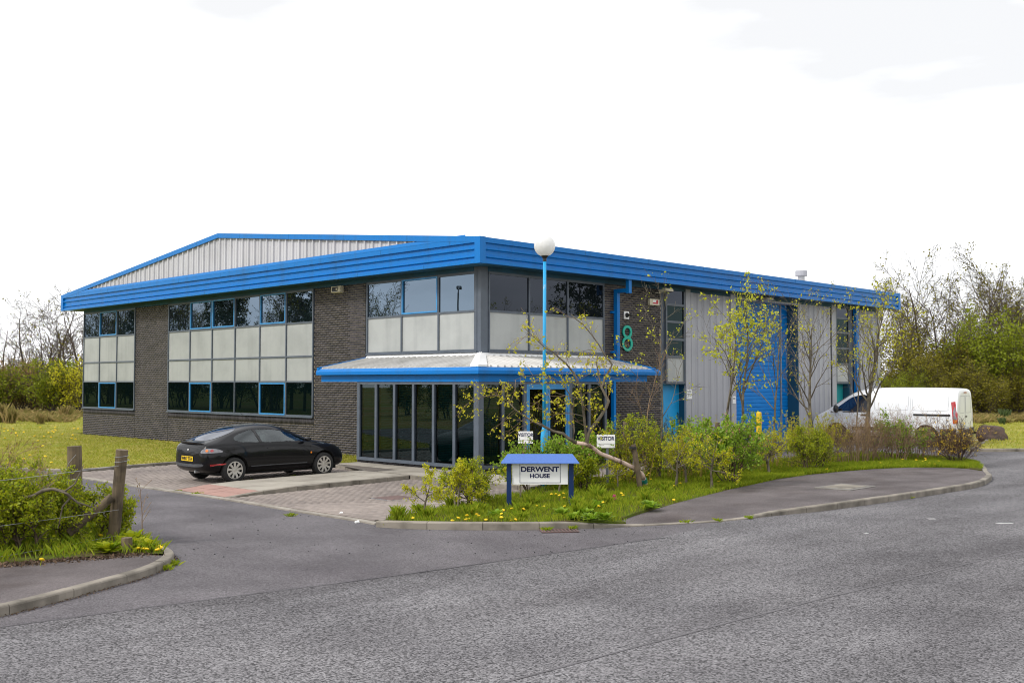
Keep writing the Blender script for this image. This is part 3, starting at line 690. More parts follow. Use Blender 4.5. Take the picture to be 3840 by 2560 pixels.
# hidden walls, roof, floor
b = MB(); b.box(LX - .2, LX, O_ + .05, LY, -.3, 5.6); b.box(O_ + .3, LX - .2, LY - .2, LY, -.3, 5.6); b.build('rear_wall', MT['cladding'], bld)
b = MB(); b.box(O_ + .30, O_ + .34, O_ + .3, LY - .3, 0, 5.56); b.box(O_ + .34, LX - .3, O_ + .60, O_ + .64, 0, 5.56); b.build('inner_lining', MT['interior'], bld)
roof = MB()
ym = FY / 2
for (y0, z0, y1, z1) in ((0.02, ZT - .02, ym, ZP - .02), (ym, ZP - .02, FY - .02, ZT - .02)):
    roof.prism([(0.03, y0, z0), (0.03, y1, z1), (0.03, y1, z1 - .06), (0.03, y0, z0 - .06)], (0, 0, 0), (FX - .06, 0, 0))
rf = roof.build('roof', MT['gable'], bld)
# --- fascia with ribbed sheet
PROF = [(.10, 5.57), (0, 5.57), (0, 5.650), (.050, 5.656), (.050, 5.715), (.006, 5.745), (.006, 5.775), (.060, 5.795), (.060, 5.90), (.050, 5.905), (.050, 5.925), (.006, 5.955), (.006, 5.985), (.060, 6.005), (.060, 6.10), (.050, 6.128), (0, 6.13), (0, 6.27), (.10, 6.275)]
b = MB()
for i in range(len(PROF) - 1):
    (d0, z0), (d1, z1) = PROF[i], PROF[i + 1]
    b.poly([(d0, d0, z0), (d0, FY, z0), (d1, FY, z1), (d1, d1, z1)])
b.build('gable_fascia', MT['fascia'], bld, fix=False)
b = MB()
for i in range(len(PROF) - 1):
    (d0, z0), (d1, z1) = PROF[i], PROF[i + 1]
    b.poly([(d0, d0, z0), (d1, d1, z1), (FX, d1, z1), (FX, d0, z0)])
b.build('eaves_fascia', MT['fascia'], bld, fix=False)
b = MB(); b.box(-.012, .20, -.012, .20, 5.562, 6.278); b.build('corner_trim', MT['fascia'], bld)
b = MB(); b.box(-.010, .12, FY - .20, FY + .01, 5.562, 6.275); b.build('end_trim', MT['fascia'], bld)
b = MB(); b.box(FX - .20, FX + .01, -.010, .12, 5.562, 6.278); b.build('end_trim', MT['fascia'], bld)
b = MB(); b.box(.12, FX, FY - .05, FY + .004, 5.60, 6.26); b.build('rear_fascia', MT['fascia'], bld)
b = MB(); b.box(FX - .03, FX + .004, .12, FY - .05, 5.60, 6.26); b.build('side_fascia', MT['fascia'], bld)
for yy in np.arange(1.2, 27, 3.05):
    b = MB(); b.box(-.0025, .002, yy, yy + .006, 6.135, 6.268); b.box(-.0025, .002, yy + 1.1, yy + 1.106, 5.572, 5.662); b.build('lap_joint', MT['soffit'], bld)
for xx in np.arange(1.25, 25, 3.05):
    b = MB(); b.box(xx, xx + .006, -.0025, .002, 6.135, 6.268); b.box(xx + 1.1, xx + 1.106, -.0025, .002, 5.572, 5.662); b.build('lap_joint', MT['soffit'], bld)
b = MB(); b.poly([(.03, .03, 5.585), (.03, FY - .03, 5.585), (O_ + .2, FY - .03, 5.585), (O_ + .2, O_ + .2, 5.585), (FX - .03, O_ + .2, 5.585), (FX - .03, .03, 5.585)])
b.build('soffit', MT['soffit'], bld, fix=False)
b = MB(); b.box(O_ - .03, O_ - .004, .98, LY, 5.46, 5.582); b.box(.98, LX, O_ - .03, O_ - .004, 5.46, 5.582); b.build('wall_head_trim', MT['soffit'], bld)
# --- gable cladding: trapezoid ribbed sheet up to the verge
def zroof(y): return ZT + (ZP - ZT) * (1 - abs(y - ym) / ym)
b = MB(); pitch = .385; y = .8
rib = [(0, .085), (.022, .030), (.072, .030), (.094, .085), (.225, .085), (.238, .070), (.252, .070), (.265, .085), (pitch, .085)]
while y < FY - .8:
    for i in range(len(rib) - 1):
        (a0, d0), (a1, d1) = rib[i], rib[i + 1]
        p0, p1 = y + a0, y + a1
        b.poly([(d0, p0, 6.25), (d1, p1, 6.25), (d1, p1, zroof(p1) - .10), (d0, p0, zroof(p0) - .10)])
    y += pitch
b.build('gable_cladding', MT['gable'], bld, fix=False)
for (y0, y1) in ((0.02, ym), (ym, FY - .0)):
    b = MB(); z0, z1 = zroof(y0), zroof(y1)
    b.prism([(-.006, y0, z0 - .165), (-.006, y1, z1 - .165), (-.006, y1, z1), (-.006, y0, z0)], (0, 0, 0), (.05, 0, 0)); b.build('verge_flashing', MT['fascia'], bld)
for k in range(1, 9):
    yy = FY * k / 9
    b = MB(); b.box(-.0085, -.004, yy, yy + .007, zroof(yy) - .163, zroof(yy) - .006); b.build('lap_joint', MT['soffit'], bld)
b = MB(); b.prism([(-.004, .6, 6.262), (-.004, .6, 6.285), (.014, .6, 6.37), (.026, .6, 6.37), (.026, .6, 6.262)], (0, 0, 0), (0, FY - 1.2, 0)); b.build('base_flashing', MT['fascia'], bld)
# --- glazed bays
ROWS = [(1.24, 2.40, 'g'), (2.40, 3.24, 's'), (3.24, 4.36, 's'), (4.36, 5.46, 'g')]
def bay(name, wall, cols, rows, sashes, g_up, g_low, plane=O_, bar=.055, label=None):
    root = empty(name); root.parent = bld
    def bx(mb, s0, s1, d0, d1, z0, z1):
        if wall == 'L': mb.box(plane + d0, plane + d1, s0, s1, z0, z1)
        else: mb.box(s0, s1, plane + d0, plane + d1, z0, z1)
    zlo, zhi = rows[0][0], rows[-1][1]
    for s in cols:
        e = bar / 2
        a, c = s - e, s + e
        if s == cols[0]: a, c = s, s + bar
        if s == cols[-1]: a, c = s - bar, s
        mb = MB(); bx(mb, a, c, -.045, .05, zlo, zhi); mb.build('mullion', MT['frame'], root)
    zs = [rows[0][0]] + [r[1] for r in rows]
    for z in zs:
        a, c = z - bar / 2, z + bar / 2
        if z == zlo: a, c = z, z + .06
        if z == zhi: a, c = z - .07, z
        mb = MB(); bx(mb, cols[0] + .002, cols[-1] - .002, -.040, .045, a, c); mb.build('transom', MT['frame'], root)
    mb = MB(); bx(mb, cols[0] - .01, cols[-1] + .01, -.075, .03, zlo - .028, zlo + .012); mb.build('sill', MT['frame'], root)
    for r, (z0, z1, kind) in enumerate(rows):
        for c in range(len(cols) - 1):
            s0, s1 = cols[c] + bar / 2, cols[c + 1] - bar / 2
            t = random.Random(c * 7 + r * 31 + len(cols)).uniform(-.0012, .0012)
            mb = MB()
            if wall == 'L': mb.poly([(plane - .010 + t, s0, z0), (plane - .010 - t, s1, z0), (plane - .010 - t, s1, z1), (plane - .010 + t, s0, z1)][::-1])
            else: mb.poly([(s0, plane - .010 + t, z0), (s1, plane - .010 - t, z0), (s1, plane - .010 - t, z1), (s0, plane - .010 + t, z1)])
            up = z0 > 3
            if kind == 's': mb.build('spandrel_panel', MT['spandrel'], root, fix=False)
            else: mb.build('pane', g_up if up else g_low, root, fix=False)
            if (c, r) in sashes:
                mb = MB(); w_ = .045; a0, a1, q0, q1 = s0 + .002, s1 - .002, z0 + .035, z1 - .035
                for (e0, e1, f0, f1) in ((a0, a1, q0, q0 + w_), (a0, a1, q1 - w_, q1), (a0, a0 + w_, q0 + w_, q1 - w_), (a1 - w_, a1, q0 + w_, q1 - w_)):
                    bx(mb, e0, e1, -.055, -.012, f0, f1)
                mb.build('sash', MT['lightblue'], root)
    return root
bay('window_bay', 'L', [21.41, 23.10, 24.79, 26.44], ROWS, {(1, 0), (1, 3)}, MT['glass_l'], MT['glass_d'])
bay('window_bay', 'L', [8.64, 10.24, 11.89, 13.54, 15.16, 16.82, 18.56], ROWS, {(1, 0), (1, 3), (3, 3), (4, 3), (4, 0)}, MT['glass_l'], MT['glass_d'])
bay('window_bay', 'L', [.84, 2.45, 4.11, 5.80], ROWS[2:], {(1, 1)}, MT['glass_l'], MT['glass_d'])
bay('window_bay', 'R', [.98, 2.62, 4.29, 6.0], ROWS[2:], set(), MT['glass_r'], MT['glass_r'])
b = MB(); b.cbox(O_ - .03, O_ + .24, O_ - .03, O_ + .24, 3.12, 5.582, .003); b.build('corner_column', MT['frame'], bld)
b = MB(); b.box(O_ + .002, O_ + .06, 5.80, 5.90, 3.05, 5.58); b.build('dark_joint', MT['interior'], bld)
# strip window and door on the right facade
def strip(x0, x1, rows):
    root = empty('strip_window'); root.parent = bld
    for s in (x0, x1 - .07):
        mb = MB(); mb.box(s, s + .07, O_ - .03, O_ + .06, 2.33, 5.56); mb.build('mullion', MT['frame'], root)
    zs = [2.33] + [r[1] for r in rows]
    for z in zs:
        mb = MB(); mb.box(x0 + .07, x1 - .07, O_ - .028, O_ + .055, z, z + .075); mb.build('transom', MT['frame'], root)
    for z0, z1, k in rows:
        mb = MB(); mb.poly([(x0 + .07, O_ + .01, z0 + .07), (x1 - .07, O_ + .01, z0 + .07), (x1 - .07, O_ + .01, z1), (x0 + .07, O_ + .01, z1)])
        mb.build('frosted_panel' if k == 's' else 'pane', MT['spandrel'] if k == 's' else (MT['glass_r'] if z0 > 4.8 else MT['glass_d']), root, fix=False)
strip(9.22, 10.32, [(2.33, 3.20, 's'), (3.20, 3.78, 'g'), (3.78, 4.37, 'g'), (4.37, 4.94, 'g'), (4.94, 5.50, 'g')])
b = MB(); b.box(8.97, 9.22, O_ + .04, O_ + .10, 2.33, 5.58); b.build('dark_joint', MT['frame'], bld)
def wall_door(x0, x1, m, handle=True):
    d = empty('door'); d.parent = bld
    mb = MB(); mb.box(x0, x1, O_ + .28, O_ + .33, 0.0, 2.30); mb.build('leaf', m, d)
    mb = MB(); mb.box(x1, x1 + .05, O_, O_ + .50, 0, 2.33); mb.build('reveal', MT['soffit'], d)
    mb = MB(); mb.box(x0 - .05, x0, O_ + .02, O_ + .50, 0, 2.33); mb.box(x0, x1, O_ + .0, O_ + .5, 2.30, 2.34); mb.build('frame_head', MT['soffit'], d)
    if handle:
        mb = MB(); mb.tube([(x1 - .12, O_ + .278, 1.0), (x1 - .12, O_ + .24, 1.02), (x1 - .12, O_ + .24, 1.33), (x1 - .12, O_ + .278, 1.35)], .014, 8); mb.build('handle', MT['black'], d)
wall_door(9.02, 10.36, MT['doorblue'])
# profiled vertical cladding
def clad(name, x0, x1, z0, z1):
    mb = MB(); p = .39; x = x0; prof = [(0, 0), (.045, -.035), (.165, -.035), (.21, 0), (.30, 0), (.305, -.006), (.325, -.006), (.33, 0), (p, 0)]
    while x < x1 - .01:
        for i in range(len(prof) - 1):
            a0 = min(x + prof[i][0], x1); a1 = min(x + prof[i + 1][0], x1)
            if a1 - a0 < 1e-4: continue
            mb.poly([(a0, O_ + .02 + prof[i][1], z0), (a1, O_ + .02 + prof[i + 1][1], z0), (a1, O_ + .02 + prof[i + 1][1], z1), (a0, O_ + .02 + prof[i][1], z1)])
        x += p
    return mb.build(name, MT['cladding'], bld, fix=False)
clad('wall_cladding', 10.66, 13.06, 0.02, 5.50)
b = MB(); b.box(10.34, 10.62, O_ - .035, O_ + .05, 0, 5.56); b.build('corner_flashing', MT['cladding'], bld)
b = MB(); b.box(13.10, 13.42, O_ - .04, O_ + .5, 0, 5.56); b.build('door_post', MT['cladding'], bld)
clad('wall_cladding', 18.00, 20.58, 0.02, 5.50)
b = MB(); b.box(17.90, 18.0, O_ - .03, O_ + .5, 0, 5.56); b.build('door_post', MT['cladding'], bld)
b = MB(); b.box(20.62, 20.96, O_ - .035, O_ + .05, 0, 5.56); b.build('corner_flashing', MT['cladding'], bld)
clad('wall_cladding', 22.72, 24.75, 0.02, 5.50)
b = MB(); b.box(24.75, 24.97, O_ - .035, O_ + .05, 0, 5.56); b.build('corner_flashing', MT['cladding'], bld)
strip(20.98, 22.14, [(2.33, 3.10, 's'), (3.10, 3.75, 'g'), (3.75, 4.4, 'g'), (4.4, 5.0, 'g'), (5.0, 5.5, 'g')])
b = MB(); b.box(22.16, 22.42, O_ - .03, O_ + .05, 0, 5.56); b.build('corner_flashing', MT['frame'], bld)
wall_door(21.02, 22.10, MT['doorteal'], False)
b = MB(); b.box(10.62, 10.66, O_ + .0, O_ + .05, 0, 5.5); b.box(13.06, 13.10, O_, O_ + .05, 0, 5.5); b.box(20.58, 20.62, O_, O_ + .05, 0, 5.5); b.build('shadow_gap', MT['black'], bld)
# roller shutter door
rd = empty('roller_door'); rd.parent = bld
k = 0; z = 0.02
while z < 5.36:
    mb = MB(); mb.prism([(13.44, O_ + .46, z), (13.44, O_ + .448, z + .02), (13.44, O_ + .448, z + .118), (13.44, O_ + .46, z + .137), (13.44, O_ + .49, z + .137), (13.44, O_ + .49, z)], (0, 0, 0), (4.46, 0, 0))
    mb.build('slat', MT['roller'], rd); z += .142
mb = MB(); mb.box(17.86, 17.90, O_ - .02, O_ + .5, 0, 5.4); mb.build('side_reveal', MT['soffit'], rd)
mb = MB(); mb.box(17.30, 17.36, O_ + .40, O_ + .446, 0, 5.4); mb.build('guide_rail', MT['steel'], rd)
mb = MB(); mb.box(13.42, 17.90, O_ - .02, O_ + .5, 5.40, 5.58); mb.build('head_trim', MT['cladding'], rd)
# blue downpipes
def downpipe(x0, x1, ztop, zbot, hop=True):
    d = empty('downpipe'); d.parent = bld
    mb = MB(); mb.cbox(x0, x1, O_ - .19, O_ - .05, zbot, ztop, .004); mb.build('pipe', MT['fascia'], d)
    if hop:
        mb = MB(); mb.box(x0 + .002, x1 - .002, O_ - .60, O_ - .05, ztop - .02, ztop + .10); mb.build('offset_box', MT['fascia'], d)
        mb = MB(); mb.box(x0 - .004, x1 + .004, O_ - .66, O_ - .54, ztop - .05, 5.58); mb.build('outlet', MT['fascia'], d)
    for zc in (4.55, 3.3):
        mb = MB(); mb.box(x0 - .12, x1 + .02, O_ - .10, O_ - .005, zc, zc + .06); mb.build('bracket', MT['fascia'], d)
downpipe(6.44, 6.57, 5.20, 3.02)
downpipe(22.44, 22.68, 5.50, 0.0, False)
# --- entrance lobby under the canopy
LB = .92
lob = empty('lobby'); lob.parent = bld
def lbx(mb, w_, s0, s1, d0, d1, z0, z1):
    if w_ == 'L': mb.box(-LB + d0, -LB + d1, s0, s1, z0, z1)
    else: mb.box(s0, s1, -LB + d0, -LB + d1, z0, z1)
colsL = [-.02, .79, 1.61, 2.42, 3.23, 4.01]
colsR = [-.07, .76, 2.55, 3.36, 4.08]
mb = MB(); mb.cbox(-LB - .03, -LB + .15, -LB - .03, -LB + .15, .03, 2.42, .004); mb.build('corner_post', MT['frame'], lob)
for w_, cols in (('L', colsL), ('R', colsR)):
    for s in cols:
        mb = MB(); h = .045 if s not in (.76, 2.55) else .075
        lbx(mb, w_, s - h / 1, s + h / 1 if s != 4.01 else s + .08, -.03, .06, .20, 2.34); mb.build('mullion', MT['frame'], lob)
for w_, e, segs in (('L', 4.09, [(-.77, 4.09)]), ('R', 4.5, [(-.77, .84), (2.48, 4.5)])):
    for (a, c) in segs:
        mb = MB(); lbx(mb, w_, a, c, -.035, .06, .19, .275); mb.build('sill', MT['frame'], lob)
    mb = MB(); lbx(mb, w_, -.77, e, -.028, .06, 2.33, 2.42); mb.build('head', MT['frame'], lob)
ed = [-.77] + colsL
for i in range(len(ed) - 1):
    mb = MB(); mb.poly([(-LB + .02, ed[i] + .02, .27), (-LB + .02, ed[i + 1] - .02, .27), (-LB + .02, ed[i + 1] - .02, 2.34), (-LB + .02, ed[i] + .02, 2.34)][::-1]); mb.build('pane', MT['glass_lobby'], lob, fix=False)
    bl_ = MB(); z = .32
    while z < 2.33:
        bl_.poly([(-LB + .09, ed[i] + .06, z), (-LB + .09, ed[i + 1] - .06, z), (-LB + .112, ed[i + 1] - .06, z + .034), (-LB + .112, ed[i] + .06, z + .034)]); z += .045
    bl_.build('blind', MT['blind'], lob, fix=False)
ed = [-.77, -.07, .70]
for a, c in ((-.77, -.07), (-.07, .70), (2.6, 3.36), (3.36, 4.06)):
    mb = MB(); mb.poly([(a + .02, -LB + .02, .27), (c - .02, -LB + .02, .27), (c - .02, -LB + .02, 2.34), (a + .02, -LB + .02, 2.34)]); mb.build('pane', MT['glass_lobby'], lob, fix=False)
    bl_ = MB(); z = .32
    while z < 2.33:
        bl_.poly([(a + .06, -LB + .09, z), (c - .06, -LB + .09, z), (c - .06, -LB + .112, z + .034), (a + .06, -LB + .112, z + .034)]); z += .045
    bl_.build('blind', MT['blind'], lob, fix=False)
# double entrance door with blue frame
for (a, c) in ((.86, 1.64), (1.66, 2.44)):
    dl = empty('entrance_door'); dl.parent = bld
    mb = MB()
    for (e0, e1, f0, f1) in ((a, c, .14, .26), (a, c, 2.20, 2.30), (a, a + .07, .26, 2.20), (c - .07, c, .26, 2.20)): mb.box(e0, e1, -LB - .02, -LB + .035, f0, f1)
    mb.build('door_frame', MT['lightblue'], dl)
    mb = MB(); mb.poly([(a + .07, -LB + .01, .26), (c - .07, -LB + .01, .26), (c - .07, -LB + .01, 2.20), (a + .07, -LB + .01, 2.20)]); mb.build('pane', MT['glass_lobby'], dl, fix=False)
mb = MB(); mb.box(.80, .86, -LB - .035, -LB + .05, .13, 2.33); mb.box(2.44, 2.50, -LB - .035, -LB + .05, .13, 2.33); mb.box(.86, 2.44, -LB - .033, -LB + .05, 2.30, 2.335); mb.build('entrance_frame', MT['lightblue'], lob)
mb = MB(); mb.box(4.40, 4.50, -LB - .06, -LB + .05, .03, 2.42); mb.build('blue_post', MT['fascia'], lob)
mb = MB(); mb.box(-LB + .012, .72, 4.06, 4.12, .0, 2.42); mb.box(4.50, 4.56, -LB + .06, .72, .0, 2.42); mb.build('end_wall', MT['brick'], lob)
for q in ((-LB + .012, -LB + .2, -LB + .012, 4.05), (-LB + .2, .75, -LB + .012, -LB + .2), (2.5, 4.5, -LB + .012, -LB + .2)):
    mb = MB(); mb.box(*q, .0, .188); mb.build('plinth', MT['brick'], lob)
mb = MB(); mb.box(-LB + .2, .7, -LB + .2, 4.0, .02, .13); mb.box(.7, 4.5, -LB + .2, .7, .02, .13); mb.build('lobby_floor', MT['interior'], lob)
mb = MB(); mb.box(.66, .70, .60, 4.06, .13, 2.6); mb.box(.66, 4.5, .62, .66, .13, 2.6); mb.build('lobby_back_wall', MT['interior'], lob)
# canopy
can = empty('canopy'); can.parent = bld
CE, CZ0, CZ1, CL, CR = 1.12, 2.775, 3.115, 5.81, 6.18
mb = MB(); mb.box(-LB - .05, -LB + .06, -LB - .05, CL, 2.40, 2.60); mb.box(-LB + .06, CR - .2, -LB - .05, -LB + .06, 2.40, 2.60); mb.build('beam', MT['fascia'], can)
mb = MB(); mb.box(-LB + .06, O_ - .01, CL - .11, CL, 2.40, 2.60); mb.box(CR - .31, CR - .2, -LB + .06, O_ - .01, 2.40, 2.60); mb.build('end_beam', MT['fascia'], can)
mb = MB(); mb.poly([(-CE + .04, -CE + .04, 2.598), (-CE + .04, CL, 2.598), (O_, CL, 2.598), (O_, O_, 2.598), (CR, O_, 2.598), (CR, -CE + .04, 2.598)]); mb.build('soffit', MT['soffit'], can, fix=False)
gp = [(.02, 2.592), (0, 2.60), (0, 2.69), (.05, 2.775), (.09, 2.775)]
mb = MB()
for i in range(len(gp) - 1):
    (d0, z0), (d1, z1) = gp[i], gp[i + 1]
    mb.poly([(-CE + d0, -CE + d0, z0), (-CE + d0, CL + .06, z0), (-CE + d1, CL + .06, z1), (-CE + d1, -CE + d1, z1)])
    mb.poly([(-CE + d0, -CE + d0, z0), (-CE + d1, -CE + d1, z1), (CR + .28, -CE + d1, z1), (CR + .28, -CE + d0, z0)])
mb.poly([(-CE, CL + .06, 2.60), (-CE + .3, CL + .06, 2.60), (-CE + .3, CL + .06, 2.775), (-CE + .05, CL + .06, 2.775), (-CE, CL + .06, 2.69)])
mb.build('gutter', MT['fascia'], can, fix=False)
def zc(x): return CZ0 + (CZ1 - CZ0) * (x + CE - .06) / (O_ + CE - .06)
e0 = -CE + .06
mb = MB(); mb.poly([(e0, e0, zc(e0)), (O_, O_, zc(O_)), (O_, CL, zc(O_)), (e0, CL, zc(e0))]); mb.poly([(e0, e0, zc(e0)), (CR, e0, zc(e0)), (CR, O_, zc(O_)), (O_, O_, zc(O_))]); mb.build('roof_sheet', MT['canopyroof'], can)
def crib(axis, s, lim):
    mb = MB(); x1 = min(O_ - .01, lim)
    if x1 - e0 < .1: return
    pr = [(-.045, 0.001), (-.022, .048), (.022, .048), (.045, .001)]
    A = [(e0 + .01, s + d, zc(e0 + .01) + h) for d, h in pr]; B_ = [(x1, s + d, zc(x1) + h) for d, h in pr]
    if axis == 'R': A = [(y, x, z) for x, y, z in A]; B_ = [(y, x, z) for x, y, z in B_]
    for i in range(3): mb.poly([A[i], A[i + 1], B_[i + 1], B_[i]])
    mb.poly(A); mb.poly(B_[::-1]); mb.build('roof_rib', MT['canopyroof'], can)
s = e0 + .2
while s < CL - .05: crib('L', s, s - .12); s += .25
s = e0 + .2
while s < CR - .05: crib('R', s, s - .12); s += .25
mb = MB(); h0, h1 = .30, .18
for sw in (0, 1):
    q = [(e0 - .005, e0 - .005, zc(e0) + .062), (O_ - .02, O_ - .02, zc(O_) + .062), (O_ - .02, O_ + h1, zc(O_) + .055), (e0 - .005, e0 + h0, zc(e0) + .055)]
    lo_ = [(x, y, z - .05) for x, y, z in q]
    if sw: q = [(y, x, z) for x, y, z in q]; lo_ = [(y, x, z) for x, y, z in lo_]
    mb.poly(q)
    for k in range(4):
        mb.poly([lo_[k], lo_[(k + 1) % 4], q[(k + 1) % 4], q[k]])
mb.build('hip_flashing', MT['white'], can)
for axis, s in (('L', CL), ('R', CR)):
    mb = MB(); P_ = [(-CE + .02, s - .04, 2.70), (-CE + .02, s + .05, 2.70), (O_, s + .05, 3.05), (O_, s - .04, 3.05)]; Q_ = [(x, y, z + .115) for x, y, z in P_]
    if axis == 'R': P_ = [(y, x, z) for x, y, z in P_]; Q_ = [(y, x, z) for x, y, z in Q_]
    mb.poly(P_); mb.poly(Q_)
    for i in range(4):
        j = (i + 1) % 4; mb.poly([P_[i], P_[j], Q_[j], Q_[i]])
    mb.build('verge_trim', MT['fascia'], can)
mb = MB(); mb.prism([(O_ - .10, 0, 3.10), (O_ - .09, 0, 3.145), (O_ - .005, 0, 3.225), (O_ - .005, 0, 3.10)], (0, O_ - .05, 0), (0, CL - .05, 0)); mb.build('top_flashing', MT['white'], can)
mb = MB(); mb.prism([(0, O_ - .10, 3.10), (0, O_ - .09, 3.145), (0, O_ - .005, 3.225), (0, O_ - .005, 3.10)], (O_ - .05, 0, 0), (CR - .2, 0, 0)); mb.build('top_flashing', MT['white'], can)
# roof vent
vt = empty('roof_vent', W(23.4, 3.6, 6.62), ROT)
tag(vt, 'pale grey round flue with a wide cap on the roof edge', 'roof vent')
mb = MB(); mb.lathe([(0, 0), (.15, 0), (.15, .56), (0, .56)], 20); mb.build('flue_pipe', MT['steel'], vt, smooth=False)
mb = MB(); mb.lathe([(0, .52), (.25, .52), (.265, .55), (.265, .74), (.24, .78), (0, .79)], 24); mb.build('flue_cap', MT['cladding'], vt)

# ================================================================== THINGS FIXED TO THE WALLS
def wallthing(name, wall, s, z, label, cat):
    """local frame on the wall: +x along the wall (towards its right as seen), -y outwards, z up"""
    if wall == 'R': o = empty(name, W(s, O_, z), ROT)
    else: o = empty(name, W(O_, s, z), ROT - PI / 2)
    return tag(o, label, cat)
t = wallthing('security_light', 'L', 7.27, 5.33, 'cream flood security light on the brick panel left of the entrance canopy', 'wall light')
b = MB(); b.cbox(-.24, .24, -.03, -.002, -.10, .10, .004); b.build('back_plate', MT['cream'], t)
b = MB(); b.prism([(-.25, -.03, -.11), (-.25, -.15, -.08), (-.25, -.13, .11), (-.25, -.03, .12)], (0, 0, 0), (.50, 0, 0)); b.build('housing', MT['cream'], t)
b = MB(); b.poly([(-.20, -.152, -.06), (.10, -.152, -.06), (.10, -.136, .085), (-.20, -.136, .085)]); b.build('lens', MT['black'], t, fix=False)
b = MB(); b.lathe([(0, 0), (.035, .0), (.04, -.01), (0, -.02)], 12, 'y', (.06, -.150, .01)); b.build('bulb', MT['cream'], t)
t = wallthing('alarm_box', 'R', 8.52, 5.01, 'cream alarm box with faded red print under the eaves on the brick panel', 'alarm box')
b = MB(); b.cbox(-.26, .26, -.09, -.002, -.105, .105, .012); b.build('housing', MT['cream'], t)
b = MB(); b.poly([(-.12, -.0925, -.07), (.20, -.0925, -.07), (.20, -.0925, .07), (-.08, -.0925, .07)]); b.build('label_panel', MT['white'], t, fix=False)
b = MB(); b.poly([(-.10, -.094, -.06), (.18, -.094, -.06), (.18, -.094, -.012), (-.10, -.094, -.012)]); b.lathe([(0, -.0945), (.06, -.0945)], 16, 'y', (.13, 0, .02)); b.build('red_print', MT['redprint'], t, fix=False)
t = wallthing('floodlight', 'R', 8.80, 5.36, 'small tilted cream floodlight just under the eaves above the alarm box', 'floodlight')
b = MB(); b.tube([(-.28, -.01, .0), (-.30, -.15, -.05), (-.25, -.25, -.07), (-.1, -.3, -.02)], .012, 6); b.build('bracket_arm', MT['cream'], t)
b = MB(); b.prism([(-.22, -.22, -.06), (-.22, -.50, -.0), (-.22, -.48, .09), (-.22, -.22, .05)], (0, 0, 0), (.42, 0, 0)); b.build('housing', MT['cream'], t)
b = MB(); b.poly([(-.20, -.24, -.060), (.18, -.24, -.060), (.18, -.49, -.008), (-.20, -.49, -.008)]); b.build('lens', MT['steel'], t, fix=False)
t = wallthing('bell_sounder', 'R', 7.12, 4.52, 'white back plate with a black horn sounder above the teal number', 'alarm sounder')
b = MB(); b.cbox(-.125, .125, -.03, -.002, -.125, .125, .006); b.build('back_plate', MT['white'], t)
b = MB(); b.lathe([(0, -.03), (.075, -.03), (.07, -.07), (.03, -.10), (.03, -.16), (.06, -.22), (0, -.215)], 16, 'y'); b.build('horn', MT['black'], t, smooth=True)
num = wallthing('house_number', 'R', 7.13, 3.37, 'large teal figure 8 fixed to the brick wall beside the blue downpipe', 'house number')
def ring(mb, cz, rx, rz, wd, y0, y1, n=40):
    for k in range(n):
        a0, a1 = 2 * PI * k / n, 2 * PI * (k + 1) / n
        o0 = (rx * math.cos(a0), cz + rz * math.sin(a0)); o1 = (rx * math.cos(a1), cz + rz * math.sin(a1))
        i0 = ((rx - wd) * math.cos(a0), cz + (rz - wd) * math.sin(a0)); i1 = ((rx - wd) * math.cos(a1), cz + (rz - wd) * math.sin(a1))
        mb.poly([(o0[0], y1, o0[1]), (o1[0], y1, o1[1]), (i1[0], y1, i1[1]), (i0[0], y1, i0[1])])
        mb.poly([(o0[0], y0, o0[1]), (o1[0], y0, o1[1]), (o1[0], y1, o1[1]), (o0[0], y1, o0[1])])
        mb.poly([(i0[0], y0, i0[1]), (i0[0], y1, i0[1]), (i1[0], y1, i1[1]), (i1[0], y0, i1[1])])
b = MB(); ring(b, .612, .232, .215, .085, -.02, -.055); b.build('upper_loop', MT['teal'], num)
b = MB(); ring(b, .238, .262, .238, .085, -.02, -.057); b.build('lower_loop', MT['teal'], num)
t = wallthing('goods_notice', 'R', 10.50, 1.98, 'small white goods inwards notice beside the blue side door', 'notice')
b = MB(); b.cbox(-.155, .155, -.05, -.037, -.165, .165, .002); b.build('board', MT['white'], t)
for s, zz in (('Goods', .09), ('Inwards', .0)):
    x = text_mesh('lettering', s, .085, MT['greypost'], t); x.rotation_euler = (PI / 2, 0, 0); x.location = (0, -.052, zz)
t = wallthing('door_notice', 'R', 13.26, 1.75, 'small white notice on the grey post left of the tall blue roller door', 'notice')
b = MB(); b.cbox(-.10, .10, -.055, -.042, -.13, .13, .002); b.build('board', MT['white'], t)
b = MB(); b.poly([(-.07, -.057, .03), (.07, -.057, .03), (.07, -.057, .07), (-.07, -.057, .07)]); b.build('print', MT['greypost'], t, fix=False)
t = wallthing('door_notice', 'R', 21.28, 1.75, 'small white notice on the teal side door behind the van', 'notice')
t.location = W(21.28, O_ + .28, 1.75)
b = MB(); b.cbox(-.10, .10, -.02, -.004, -.16, .16, .002); b.build('board', MT['white'], t)
t = wallthing('eaves_floodlight', 'R', 15.2, 5.48, 'white floodlight bracketed under the eaves above the roller door', 'floodlight')
b = MB(); b.box(-.05, .05, -.10, -.01, -.08, .06); b.build('bracket_arm', MT['black'], t)
b = MB(); b.prism([(-.2, -.10, -.10), (-.2, -.42, -.03), (-.2, -.40, .03), (-.2, -.10, .02)], (0, 0, 0), (.42, 0, 0)); b.build('housing', MT['cream'], t)

